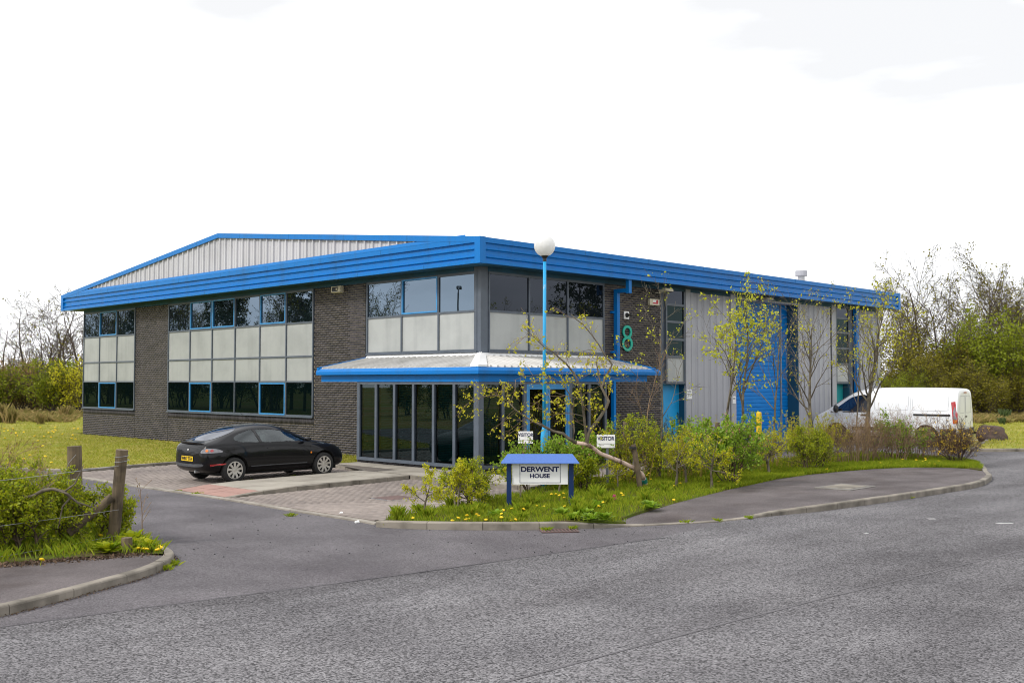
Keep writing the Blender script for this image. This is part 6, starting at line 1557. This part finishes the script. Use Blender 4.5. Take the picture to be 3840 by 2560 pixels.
pts = gb.nodes(5.5, .006, 2, .014); lv, lf = leaves(np.random.default_rng(5), pts, .052, up=-.2)
link('crown', mesh_np('crown', lv, lf), MT['leaf_birch'], birch)
b = MB(); a_ = (main[1] - off).lerp(main[2] - off, .0); c_ = (main[1] - off).lerp(main[2] - off, .45); b.tube([a_, c_], .073, 12); b.build('green_guard', mat('green_sleeve', (.01, .16, .12), (.01, .12, .10), rough=.6, noise=(6, .4, .7)), birch)

# ---- young standard trees in the bed
def young(name, px, D_, ztop, seed, label, leafy, leaf_mat, spread=1.0, trunk_r=.045, fork=.40, lean=0.0, nb=9, size=.055, per=2.0, clump=1, wood='bark_grey', group='young trees in the bed'):
    P = AT(px, 1700, D_); rg = np.random.default_rng(seed)
    h = ztop - .05
    g = G(seed, levels=3, n=[nb, 5, 4], ang=[36 * spread, 36, 38], lr=[.50, .52, .5], rr=[.50, .55, .55], t0=[fork, .2, .2], wob=[.05, .10, .13], up=[.06, .07, .05], seg=.25, rmin=.0032, taper=.22)
    g.grow((0, 0, 0), (lean, 0, 1), h * .93, trunk_r, 0)
    V, F = g.wood(3)
    pts = g.leafpts(per, .02)
    if clump > 1: pts = np.repeat(pts, clump, 0) + rg.normal(size=(len(pts) * clump, 3)) * .045
    lv, lf = leaves(rg, pts, size)
    return plant(name, (P.x, P.y, .04), V, F, MT[wood], lv, lf, MT[leaf_mat], label, 'tree', group)
young('young_tree', 2470, 24.6, 3.95, 201, 'thin bare sapling with few buds in front of the brick corner', 0, 'leaf_spring', spread=1.1, trunk_r=.032, nb=7, per=.6, size=.06, clump=3)
young('young_tree', 2708, 27.8, 4.0, 202, 'young tree with bright yellow-green leaves before the grey cladding', 1, 'leaf_spring', spread=1.15, trunk_r=.055, fork=.42, nb=9, size=.075, per=.9, clump=6)
young('young_tree', 2780, 28.8, 4.55, 203, 'tall slender young tree with bright leaf tufts before the roller door', 1, 'leaf_spring', spread=.75, trunk_r=.055, fork=.30, lean=-.03, nb=10, size=.07, per=.5, clump=4)
young('young_tree', 2896, 29.5, 4.4, 204, 'pale-stemmed slim birch with tiny leaves before the roller door', 0, 'leaf_birch', spread=.8, trunk_r=.042, fork=.35, nb=12, size=.055, per=1.2)
young('young_tree', 3041, 31.0, 4.35, 205, 'bare spreading young tree before the right cladding panel', 0, 'leaf_birch', spread=1.1, trunk_r=.07, fork=.30, nb=12, size=.055, per=1.2)
young('young_tree', 3250, 32.5, 4.9, 206, 'leafiest young tree at the right end beside the van windscreen', 0, 'leaf_dog', spread=1.1, trunk_r=.085, fork=.26, nb=14, size=.075, per=3.0)
young('young_tree', 3212, 33.0, 4.0, 207, 'thin sapling close to the leafiest tree by the van', 0, 'leaf_birch', spread=.8, trunk_r=.035, fork=.4, nb=8, size=.05, per=.8)
young('young_tree', 2420, 25.6, 2.9, 208, 'very thin leafless whip in front of the brick wall', 0, 'leaf_birch', spread=.6, trunk_r=.018, fork=.3, nb=6, size=.04, per=.15, wood='stem_brown')

# ---- background trees: prototypes, then copies
def proto_bare(seed, h, leaf, per, size, n=(11, 7, 6), spread=42, wood='bark_far', fork=.22):
    g = G(seed, levels=3, n=list(n), ang=[spread, 40, 40], lr=[.52, .50, .5], rr=[.5, .5, .55], t0=[fork, .18, .15], wob=[.06, .10, .13], up=[.05, .06, .05], seg=.7, rmin=.011, taper=.2)
    g.grow((0, 0, -.2), (0, 0, 1), h, h * .017, 0)
    for k in range(1):
        g.grow((.3, .2, -.2), (.25, .1, 1), h * .85, h * .012, 0)
    V, F = g.wood(3); pts = g.leafpts(per, .12); lv, lf = leaves(g.rg, pts, size)
    return V, F, lv, lf, MT[wood], MT[leaf]
def proto_bush(seed, h, wd, leaf, per, size, stems=9, wood='bark_far'):
    rg = np.random.default_rng(seed)
    g = G(seed, levels=2, n=[10, 8], ang=[40, 42], lr=[.55, .5], rr=[.5, .5], t0=[.12, .1], wob=[.08, .12, .14], up=[.03, .04, .02], seg=.5, rmin=.012, taper=.25)
    for k in range(stems):
        a = rg.uniform(0, 2 * PI); q = rg.uniform(.1, .55) * wd / h * 1.6
        g.grow((rg.uniform(-.3, .3) * wd, rg.uniform(-.3, .3) * wd, -.1), (q * math.cos(a), q * math.sin(a), 1), h * rg.uniform(.6, .95), .045, 0)
    V, F = g.wood(3); pts = g.leafpts(per, .16); lv, lf = leaves(rg, pts, size)
    return V, F, lv, lf, MT[wood], MT[leaf]
def mk(name, loc, pr, label, group, sc=1.0, rz=0.0, cat='tree', parts=('trunk', 'crown')):
    V, F, lv, lf, wm, lm = pr
    o = plant(name, loc, V, F, wm, lv, lf, lm, label, cat, group, parts); o.scale = (sc,) * 3; o.rotation_euler = (0, 0, rz); return o
rb = random.Random(9)
bare1 = mk('bare_tree', AT(3470, 1500, 78).xy.to_3d(), proto_bare(301, 9.6, 'leaf_olive', 1.2, .16), 'tall bare tree rising above the olive thicket behind the van', 'bare trees of the right-hand wood')
bare2 = mk('bare_tree', AT(3690, 1500, 80).xy.to_3d(), proto_bare(302, 10.0, 'leaf_olive', 1.4, .16, n=(12, 7, 6), spread=36), 'tall bare tree rising above the olive thicket behind the van', 'bare trees of the right-hand wood')
bare3 = mk('bare_tree', AT(110, 1500, 84).xy.to_3d(), proto_bare(303, 7.8, 'leaf_olive', .4, .14, n=(9, 6, 5), spread=40), 'thin bare tree against the sky beyond the left lawn', 'bare trees beyond the left lawn')
for i, (px, D_, sc) in enumerate(((3330, 84, .86), (3390, 76, .78), (3535, 82, 1.02), (3590, 76, .92), (3640, 86, 1.0), (3745, 77, .95), (3800, 84, 1.04), (3860, 78, 1.0), (3920, 80, 1.05), (3270, 88, .8), (3425, 88, .9), (3990, 79, 1.0))):
    copy_tree((bare1, bare2)[i % 2], AT(px, 1500, D_).xy.to_3d(), rb.uniform(0, 6.28), (sc * .9, sc * .9, sc * rb.uniform(.74, 1.0)), None, 'bare trees of the right-hand wood')
LGB = 'thin bare tree against the sky beyond the left lawn'
for i, (px, D_, sc) in enumerate(((20, 88, .9), (190, 82, 1.08), (245, 86, .95), (300, 80, 1.0), (345, 90, .9), (60, 92, .8))):
    copy_tree(bare3, AT(px, 1500, D_).xy.to_3d(), rb.uniform(0, 6.28), sc, LGB, 'bare trees beyond the left lawn')
copy_tree(bare3, AT(450, 1500, 86).xy.to_3d(), 1.0, 1.32, 'bare treetop showing above the left slope of the roof', 'bare trees beyond the left lawn')
bush1 = mk('willow_thicket', AT(3440, 1500, 73).xy.to_3d(), proto_bush(311, 5.6, 3.0, 'leaf_olive', 9, .17), 'dense olive willow thicket behind the white van', 'willow thickets of the right-hand wood', cat='bush', parts=('stems', 'foliage'))
bush2 = mk('willow_thicket', AT(3560, 1500, 74).xy.to_3d(), proto_bush(312, 5.2, 3.2, 'leaf_olive', 9, .17), 'dense olive willow thicket behind the white van', 'willow thickets of the right-hand wood', cat='bush', parts=('stems', 'foliage'))
bushg = mk('green_tree', AT(3745, 1500, 70).xy.to_3d(), proto_bush(313, 6.6, 3.0, 'leaf_green', 13, .17, stems=11), 'fresh green leafy tree brightest in the right-hand wood', 'green trees of the right-hand wood', cat='tree', parts=('trunk', 'crown'))
WL = 'dense olive willow thicket behind the white van'
for i, (px, D_, sc) in enumerate(((3300, 75, .62), (3350, 71, .58), (3480, 70, .74), (3500, 78, 1.1), (3620, 72, .95), (3660, 78, 1.15), (3720, 75, 1.05), (3800, 72, .9), (3870, 74, 1.1), (3590, 68, .72), (3690, 67, .68), (3930, 72, 1.1), (3250, 80, .7), (3830, 68, .7), (3385, 80, .85))):
    copy_tree((bush1, bush2)[i % 2], AT(px, 1500, D_).xy.to_3d(), rb.uniform(0, 6.28), (sc, sc, sc * rb.uniform(.75, .98)), WL, 'willow thickets of the right-hand wood')
copy_tree(bushg, AT(3840, 1500, 72).xy.to_3d(), 2.0, 1.0, 'second fresh green tree at the far edge of the wood', 'green trees of the right-hand wood')
copy_tree(bushg, AT(3395, 1500, 69).xy.to_3d(), 4.0, .45, 'low green tree just right of the building end', 'green trees of the right-hand wood')
LB_ = 'brown leafless thicket along the far edge of the left lawn'
bushb = mk('brown_thicket', AT(50, 1500, 80).xy.to_3d(), proto_bush(314, 4.0, 3.0, 'leaf_brown', 6, .12, stems=12), LB_, 'thickets beyond the left lawn', cat='bush', parts=('stems', 'foliage'))
for i, (px, D_, sc) in enumerate(((-30, 78, 1.0), (100, 82, 1.0), (210, 84, 1.05), (290, 83, 1.0), (0, 86, 1.1), (150, 88, 1.1), (340, 86, 1.0))):
    copy_tree(bushb, AT(px, 1500, D_).xy.to_3d(), rb.uniform(0, 6.28), sc, LB_, 'thickets beyond the left lawn')
gl1 = mk('green_bush', AT(170, 1500, 76).xy.to_3d(), proto_bush(315, 3.6, 2.4, 'leaf_green', 11, .16, stems=8), 'green leafy bush in the middle of the left treeline', 'green bushes of the left treeline', cat='bush', parts=('stems', 'foliage'))
mk('yellow_bush', AT(285, 1500, 75).xy.to_3d(), proto_bush(316, 3.8, 2.0, 'leaf_birch', 6, .15, stems=7), 'yellow-leaved bush beside the far left end of the building', None, cat='bush', parts=('stems', 'foliage'))
copy_tree(gl1, AT(-20, 1500, 77).xy.to_3d(), 2.2, .95, 'green leafy bush at the left edge of the picture', 'green bushes of the left treeline')

# ---- trees across the road, seen mirrored in the glazing
pg = G(321, levels=2, n=[34, 9], ang=[75, 50], lr=[.26, .4], rr=[.3, .5], t0=[.18, .2], wob=[.02, .06, .1], up=[.03, -.01, .0], seg=.8, rmin=.02, taper=.15)
pg.grow((0, 0, -.2), (0, 0, 1), 10.5, .17, 0)
V, F = pg.wood(3); pts = pg.leafpts(14, .13); lv, lf = leaves(pg.rg, pts, .30, aspect=2.5)
pine = plant('pine_tree', W(38, -28), V, F, MT['bark_far'], lv, lf, MT['leaf_pine'], 'dark pine mirrored in the right upper windows', 'tree', 'trees across the road seen mirrored in the glass')
MG = 'trees across the road seen mirrored in the glass'
for (x, y, sc, src) in ((-30, 92, 1.0, bare1), (-27, 84, .95, bare2), (-31, 76, 1.0, bare1), (-27, 68, .9, bare2), (-30, 61, .95, bare1), (-27, 55, .85, bare2), (-31, 50, .9, bare1), (-30, 43, .8, bare2), (-34, 100, 1.0, bare2), (30, -33, .6, bare1), (47, -31, .6, bare2)):
    copy_tree(src, W(x, y), rb.uniform(0, 6.28), sc, 'bare tree mirrored in the upper windows', MG)
for (x, y, sc, src) in ((-29, 88, 1.1, bush1), (-28, 72, 1.1, bush2), (-29, 58, 1.0, bush1), (-29, 47, .8, bush2), (-31, 38, .65, bush1), (-28, 31, .6, bush2), (-27, 25, .55, bush1), (-29, 65, 1.1, bush2), (-28, 80, 1.1, bush1), (26, -31, .6, bush1), (33, -30, .7, bush2), (43, -29, .75, bush1), (52, -30, .8, bush2), (-30, 97, 1.2, bush2)):
    copy_tree(src, W(x, y), rb.uniform(0, 6.28), sc, 'leafy thicket mirrored in the windows', MG)
for (x, y, sc) in ((-29, 53, .85), (-31, 58, .95), (-28, 63, .9), (-31, 70, 1.0), (-29, 77, 1.0)):
    copy_tree(pine, W(x, y), x * 3.0, sc, 'dark pine mirrored in the left upper windows', MG)
copy_tree(pine, W(-31, 89), 2.5, .95, 'dark pine mirrored in the left upper windows', MG)
sl = empty('street_lamp', W(-19.1, 23.3), ROT + R(135)); tag(sl, 'street lamp mirrored in the upper corner window', 'street lamp')
b = MB(); b.lathe([(0, 0), (.09, 0), (.09, 1.2), (.055, 1.3), (.045, 7.4), (0, 7.4)], 12); b.tube([(0, 0, 7.3), (.1, 0, 7.6), (.5, 0, 7.75), (1.0, 0, 7.8)], .035, 8); b.build('column', MT['greypost'], sl)
b = MB(); b.cbox(.95, 1.65, -.14, .14, 7.72, 7.88, .03); b.build('lantern', MT['greypost'], sl)

# ================================================================== GRASS
def blades(name, poly, n, h, wdt, m, zf, seed, in_frame=True, hv=.4, lean=.35, mask=None):
    rg = np.random.default_rng(seed); P = np.asarray(poly, float)
    x = rg.uniform(P[:, 0].min(), P[:, 0].max(), n * 3); y = rg.uniform(P[:, 1].min(), P[:, 1].max(), n * 3)
    k = inside(poly, x, y)
    if mask is not None: k &= mask(x, y, rg)
    x, y = x[k][:n], y[k][:n]; n = len(x)
    z = np.array([zf(a, c) for a, c in zip(x, y)]) if callable(zf) else np.full(n, zf)
    a = rg.uniform(0, 2 * PI, n); hh = h * rg.uniform(1 - hv, 1 + hv, n); la = rg.uniform(0, 2 * PI, n); ll = rg.uniform(0, lean * 2, n) * hh
    dx, dy = np.cos(a) * wdt / 2, np.sin(a) * wdt / 2
    v = np.stack([np.stack([x - dx, y - dy, z - .01], 1), np.stack([x + dx, y + dy, z - .01], 1), np.stack([x + ll * np.cos(la) * .35 + dx * .6, y + ll * np.sin(la) * .35 + dy * .6, z + hh * .6], 1), np.stack([x + ll * np.cos(la), y + ll * np.sin(la), z + hh], 1)], 1)
    f = np.arange(n * 4, dtype=np.int32).reshape(n, 4)
    o = link(name, mesh_np(name, v.reshape(-1, 3), f), m)
    if in_frame: frame(o)
    o['kind'] = 'stuff'; return o
blades('bed_grass', BED, 60000, .085, .007, MT['blade_bed'], lambda x, y: zb(x, y), 31, mask=lambda x, y, rg: hnoise(x, y, 1.7, 3.) + rg.normal(0, .35, len(x)) > -.35)
blades('hedge_grass', LBED, 16000, .13, .009, MT['blade_bed'], lambda x, y: .11, 37, lean=.5, mask=lambda x, y, rg: (x > -18) & (hnoise(x, y, 2.1, 1.) + rg.normal(0, .4, len(x)) > -.3))
VERGE = [(.3, -7.6), (2.9, -7.15), (4.4, -7.08), (6, -7.2), (7.3, -7.45), (8.4, -7.9), (9.3, -8.6), (9.35, -9.0), (10.4, -8.95), (11.5, -8.4), (12.1, -7.9), (10, -7.0), (8, -6.3), (5, -6.0), (2, -6.4), (-.5, -7.0)]
blades('verge_grass', VERGE, 42000, .085, .007, MT['blade_bed'], lambda x, y: zb(x, y), 32)
rgt = np.random.default_rng(77)
v_, f_, n0 = [], [], 0
def tuft(cx, cy, z, n, h, wdt, sp, rg):
    a = rg.uniform(0, 2 * PI, n); l_ = rg.uniform(.1, 1, n) * sp; hh = h * rg.uniform(.6, 1.1, n); b_ = rg.uniform(0, 2 * PI, n); w_ = wdt / 2
    x, y = cx + rg.normal(0, .25 * sp, n), cy + rg.normal(0, .25 * sp, n)
    return np.stack([np.stack([x - w_ * np.cos(b_), y - w_ * np.sin(b_), np.full(n, z - .01)], 1), np.stack([x + w_ * np.cos(b_), y + w_ * np.sin(b_), np.full(n, z - .01)], 1),
                     np.stack([x + .4 * l_ * np.cos(a) + w_ * .7 * np.cos(b_), y + .4 * l_ * np.sin(a) + w_ * .7 * np.sin(b_), z + hh * .7], 1), np.stack([x + l_ * np.cos(a), y + l_ * np.sin(a), z + hh], 1)], 1)
def tufts(name, centres, m, n, h, wdt, sp, seed):
    rg = np.random.default_rng(seed); V = [tuft(c[0], c[1], c[2], n, h * rg.uniform(.7, 1.25), wdt, sp, rg) for c in centres]
    V = np.concatenate(V).reshape(-1, 3); o = link(name, mesh_np(name, V, np.arange(len(V), dtype=np.int32).reshape(-1, 4)), m); o['kind'] = 'stuff'; return o
# taller tufts along the bed edges, weeds at kerb joints
cs = []
for (x, y) in ((-5.6, -8.3), (-5.1, -8.1), (-4.7, -7.5), (-6.9, -7.0), (-6.3, -6.6), (-4.0, -7.6), (-3.2, -7.9), (-2.4, -7.3), (-7.5, -6.6), (-1.6, -7.2), (-5.9, -7.3), (-3.4, -6.9), (-4.9, -6.6), (-6.6, -7.9), (-1.0, -6.8), (.4, -6.9), (-2.9, -6.4), (-7.9, -6.3), (-7.2, -6.05), (-6.2, -5.75), (-5.2, -5.6)): cs.append(tuple(W(x, y, .11)))
tufts('grass_tufts', cs, MT['blade_bed'], 90, .20, .008, .16, 41)
cs = [tuple(GR(px, py, .0)) for px, py in ((1280 + 405 * .408, 1400 + 1408 * .408), (1280 + 1890 * .408, 1400 + 1446 * .408), (1280 + 2135 * .408, 1400 + 1436 * .408), (2700 + 1740 * .408, 1400 + 1150 * .408), (2700 + 270 * .408, 1400 + 1338 * .408), (600 + 175 * .408, 1400 + 1090 * .408), (600 + 350 * .408, 1400 + 1115 * .408), (600 + 1200 * .408, 1400 + 1312 * .408), (1385 * .472, 1600 + 1100 * .472), (1318 * .472, 1600 + 1138 * .472), (2700 + 1250 * .408, 1400 + 1048 * .408), (1900 + 1940 * .408, 1400 + 1362 * .408), (1900 + 1640 * .408, 1400 + 1378 * .408), (600 + 820 * .408, 1400 + 990 * .408), (600 + 960 * .408, 1400 + 985 * .408), (600 + 1230 * .408, 1400 + 950 * .408))]
tufts('kerb_weeds', cs, MT['blade_bed'], 40, .07, .007, .12, 42)
# lawn texture: short blades near, coarser far away
def thin(x, y, rg): return rg.uniform(size=len(x)) < np.clip((31.0 / np.hypot(x - camx, y - camy)) ** 2, 0, 1)
blades('lawn_grass', [(-0.6, 8.6), (-7.6, 7.8), (-9.2, 12), (-11.4, 18), (-24, 36), (-24, 60), (9, 60), (9, 27.4), (0.5, 27.4), (0.5, 9)], 110000, .065, .022, MT['blade_lawn'], 0.07, 33, lean=.8, mask=thin)
blades('lawn_grass', STRIP, 4000, .07, .012, MT['blade_lawn'], 0.07, 36, lean=.6)
blades('right_lawn_grass', RLAWN, 70000, .075, .030, MT['blade_lawn'], 0.09, 35, lean=.7)
# rough rushes in front of the woods
rr_ = np.random.default_rng(61); cs = []
for k in range(90): 
    px = rr_.uniform(3560, 3860); D_ = rr_.uniform(58, 70); p = AT(px, 1500, D_); cs.append((p.x, p.y, .05))
for k in range(80):
    px = rr_.uniform(-40, 318); D_ = rr_.uniform(60, 76); p = AT(px, 1500, D_); cs.append((p.x, p.y, .02))
tufts('dry_rushes', cs, MT['blade_dry'], 46, .40, .045, .6, 43)
RU = 'dark rush tufts on the right lawn'
for i, (px, py, s) in enumerate(((3765, 1580, 1.0), (3815, 1560, .9), (3692, 1567, .6), (3760, 1592, .55))):
    p = GR(px, py, .06); rg = np.random.default_rng(300 + i); V = tuft(0, 0, 0, 150, .75 * s, .03, .38 * s, rg).reshape(-1, 3)
    t = empty('rush_tuft', p); tag(t, 'dark rush tuft standing on the lawn behind the boulder', 'rush tuft', RU); link('rush_blades', mesh_np('rush_blades', V, np.arange(len(V), dtype=np.int32).reshape(-1, 4)), MT['leaf_dark'], t)
for i, (px, py, s) in enumerate(((247, 1572, 1.0), (40, 1588, 1.1), (4, 1585, 1.3), (150, 1590, .7))):
    p = GR(px, py, .06); rg = np.random.default_rng(320 + i); V = tuft(0, 0, 0, 170, .85 * s, .035, .42 * s, rg).reshape(-1, 3)
    t = empty('rush_tuft', p); tag(t, 'brown dry rush tuft at the far side of the left lawn', 'rush tuft', 'dry rush tufts on the left lawn'); link('rush_blades', mesh_np('rush_blades', V, np.arange(len(V), dtype=np.int32).reshape(-1, 4)), MT['blade_dry'], t)
# broad-leaved weeds at the kerb under the sign
def weed(P, s, seed, label, m='leaf_ribes', grp='weed rosettes below the sign'):
    rg = np.random.default_rng(seed); n = 60; a = rg.uniform(0, 2 * PI, n); l_ = s * rg.uniform(.4, 1, n); el = rg.uniform(.15, 1.1, n)
    d = np.stack([np.cos(a) * np.cos(el), np.sin(a) * np.cos(el), np.sin(el)], 1); st = np.stack([-np.sin(a), np.cos(a), np.zeros(n)], 1); w_ = (l_ * .18)[:, None]
    tip = d * l_[:, None]; tip[:, 2] *= .7; mid = d * (l_ * .6)[:, None]
    V = np.stack([rg.normal(0, .01, (n, 3)) * [1, 1, .2], mid + st * w_, tip, mid - st * w_], 1).reshape(-1, 3)
    t = empty('leafy_weed', P); tag(t, label, 'weed', grp); link('rosette', mesh_np('rosette', V, np.arange(n * 4, dtype=np.int32).reshape(-1, 4)), MT[m], t)
for i, (px, py, s) in enumerate(((2190, 1935, .30), (2235, 1905, .28), (2150, 1945, .24), (2270, 1950, .26), (2440, 1905, .28), (1860, 1938, .26), (2105, 1930, .24), (2215, 1950, .26))):
    weed(GR(px, py, .12), s, 400 + i, 'grey-green leafy weed rosette near the kerb below the sign', 'leaf_ribes')
for i, (px, py, s) in enumerate(((492, 2035, .34), (400, 2070, .30), (520, 2050, .28), (555, 2060, .26))):
    weed(GR(px, py, .12), s, 420 + i, 'green leafy weed growing at the foot of the fence post', 'leaf_hedge', 'weeds at the fence post')
# thin sapling shoots beside the fence
g = G(88, levels=1, n=[7], ang=[40], lr=[.3], rr=[.5], t0=[.3], wob=[.05, .1], up=[.03, .05], seg=.15, rmin=.003)
g.grow((0, 0, 0), (-.02, 0, 1), .85, .009, 0); V, F = g.wood(4); lv, lf = leaves(g.rg, g.leafpts(2, .01), .025)
p = GR(536, 2035, .1); plant('bare_shoot', p, V, F, MT['stem_brown'], lv, lf, MT['leaf_brown'], 'thin bare shoot standing right of the fence post', 'shoot', None, ('stem', 'foliage'))
# dandelions
dm = MB(); dm.lathe([(0, -.006), (.016, -.004), (.021, .004), (.012, .011), (0, .012)], 9); dme = dm.mesh('flower_head'); dme.materials.append(MT['fl_yellow'])
sm = MB(); sm.tube([(0, 0, -.12), (.004, 0, -.06), (0, 0, 0)], .0025, 4, cap=False); sme = sm.mesh('stalk'); sme.materials.append(MT['blade_bed'])
def dandelion(P, label, group, s=1.0):
    d = empty('dandelion', P); d.scale = (s,) * 3; tag(d, label, 'flower', group)
    d.rotation_euler = (rb.uniform(-.5, .3), rb.uniform(-.3, .3), rb.uniform(0, 6.28))
    link('flower_head', dme, None, d); link('stalk', sme, None, d)
def dand_at(px, py, label, group, s):
    for zz in (.19, .17, .15, .13):
        P = GR(px, py, zz)
        if inside(BED_IN, np.array([L(P)[0]]), np.array([L(P)[1]]))[0]: dandelion(P, label, group, s); return
BED_IN = BED
z8l = [(1020, 1350), (1075, 1325), (1155, 1303), (1145, 1340), (1175, 1335), (1193, 1272), (1245, 1293), (1262, 1308), (1328, 1342), (1470, 1288), (1470, 1320), (1487, 1255), (1565, 1240), (1560, 1350), (1600, 1340), (1676, 1245), (1730, 1163), (1800, 1215), (1865, 1222), (2050, 1220), (1918, 1367), (2225, 1237), (2305, 1392), (2240, 1395), (2003, 1118), (1930, 1108), (1972, 1107), (2042, 1100), (2046, 1140), (2100, 1108), (655, 1325)]
for x, y in z8l: dand_at(1280 + x * .40816, 1400 + y * .40816, 'yellow dandelion in the grass around the name sign', 'dandelions around the name sign', 1.55)
for x, y in ((820, 1112), (845, 1062), (793, 1063), (1070, 1118), (1055, 1100), (847, 1218), (708, 1237), (885, 1183), (800, 1178), (1210, 1302), (1253, 1270), (1535, 1160), (1610, 1172), (1843, 1135), (1305, 918), (1290, 935), (1322, 970), (1172, 957), (1595, 1008), (1533, 1032), (1655, 895), (1610, 888), (1945, 992), (2190, 1022), (955, 1370), (880, 1345), (850, 1352), (788, 1393), (720, 1395)):
    dand_at(1900 + x * .40816, 1400 + y * .40816, 'yellow dandelion in the grass between sign and footpath bend', 'dandelions of the middle bed', 1.6)
for x, y in ((500, 975), (228, 1022), (1003, 933), (1032, 900), (980, 878), (942, 902), (1098, 735), (1175, 747), (1400, 880), (1473, 823), (1678, 790), (1803, 795), (1800, 858), (1865, 810), (1890, 795), (1923, 822), (1975, 832), (2010, 805), (2288, 860), (1885, 780)):
    dand_at(2700 + x * .40816, 1400 + y * .40816, 'yellow dandelion on the grass verge in front of the van', 'dandelions on the right verge', 1.8)
for x, y in ((1160, 935), (1150, 968), (1165, 970), (1100, 885), (1105, 910), (1260, 950), (1275, 960), (1250, 975), (800, 862), (1100, 965), (332, 1054)):
    dandelion(GR(x * .472, 1600 + y * .472, .17), 'yellow dandelion behind the rounded kerb at the hedge end', 'dandelions at the hedge end', 1.7)
for k in range(34):
    px, py = rb.uniform(5, 300), rb.uniform(1600, 1640) if k < 22 else rb.uniform(1640, 1740)
    dandelion(GR(px, py, .13), 'tiny yellow dandelion on the left lawn', 'dandelions on the left lawn', 2.4)
hy = empty('hyacinth', GR(1900 + 990 * .40816, 1400 + 1195 * .40816, .10)); hy.scale = (.62,) * 3; tag(hy, 'single pink hyacinth in the grass right of the name sign', 'flower')
rg = np.random.default_rng(6); q = np.stack([rg.normal(0, .022, 160), rg.normal(0, .022, 160), rg.uniform(.13, .27, 160)], 1); v, f = leaves(rg, q, .032, aspect=1.2)
link('blossom', mesh_np('blossom', v, f), mat('magenta_petal', (.50, .05, .16), (.6, .10, .22), rough=.6, island=1.0), hy)
b = MB(); b.tube([(0, 0, 0), (0, 0, .15)], .008, 6); b.build('stalk', MT['blade_bed'], hy)
# litter under the hedge and stones on the road
def scatter(name, pts, size, m, seed):
    rg = np.random.default_rng(seed); v, f = leaves(rg, np.array(pts), size, up=-.2, aspect=1.3); o = link(name, mesh_np(name, v, f), m); o['kind'] = 'stuff'
rg = np.random.default_rng(8); pts = []
for k in range(1500):
    t_ = rg.uniform(0, 1); p = W(*(np.array([-14.6, -6.15]) * (1 - t_) + np.array([-12.55, -6.75]) * t_ + rg.normal(0, .10, 2)), .112); pts.append(tuple(p))
scatter('leaf_litter', pts, .035, MT['litter'], 9)
pts = []
for k in range(900):
    i = int(rg.integers(0, len(LKERB) - 6)) + 3; t_ = rg.uniform(0, 1); a, c = np.array(LKERB[i]), np.array(LKERB[i + 1]) if i + 1 < len(LKERB) else np.array(LKERB[i]); q = a * (1 - t_) + c * t_ + np.array([.5, -.8]) * abs(rg.normal(0, .05)); pts.append(tuple(W(q[0], q[1], .014)))
scatter('gutter_grit', pts, .016, MT['litter'], 10)
sb = MB()
for k in range(120):
    p = GR(rg.uniform(650, 2700), rg.uniform(1930, 2090), .012)
    lx_, ly_ = L(p)
    s = rg.uniform(.004, .010); sb.box(p.x - s, p.x + s, p.y - s * .7, p.y + s * .7, .009, .009 + s)
o = sb.build('loose_stones', MT['black']); o['kind'] = 'stuff'
for i, (px, py) in enumerate(((1340, 1956), (1280, 1924))):
    p = GR(px, py, .02); bm = bmesh.new(); bmesh.ops.create_icosphere(bm, subdivisions=2, radius=.045)
    for v_ in bm.verts: v_.co *= 1 + .35 * math.sin(v_.co.x * 90 + i) * math.sin(v_.co.y * 70 + 1); v_.co.z *= .6
    me = bpy.data.meshes.new('crumpled_paper'); bm.to_mesh(me); bm.free()
    o = link('crumpled_paper', me, MT['white'], None, p); tag(o, 'scrap of crumpled white paper ' + ('against the flush edging by the drive' if i == 0 else 'lying on the block paving'), 'litter')

# ---- labels by place for rows of look-alike trees
def number_row(group, fmt, key=lambda o: o.location.x / o.location.y):
    row = sorted([o for o in bpy.data.objects if o.parent is None and o.get('group') == group], key=key)
    for k, o in enumerate(row): o['label'] = fmt % ORD[min(k, len(ORD) - 1)]
number_row('bare trees of the right-hand wood', '%s tall bare tree from the building end in the wood behind the van')
number_row('willow thickets of the right-hand wood', '%s dense olive willow thicket from the building end behind the van')
number_row('thickets beyond the left lawn', '%s brown leafless thicket from the left beyond the lawn')
number_row('bare trees beyond the left lawn', '%s thin bare tree from the left against the sky beyond the lawn')
number_row('dark rush tufts on the right lawn', '%s dark rush tuft from the left on the lawn behind the boulder')
number_row('dry rush tufts on the left lawn', '%s brown dry rush tuft from the left on the far lawn')
number_row('weed rosettes below the sign', '%s grey-green weed rosette from the left near the kerb below the sign')
number_row('weeds at the fence post', '%s green leafy weed from the left at the foot of the fence post')
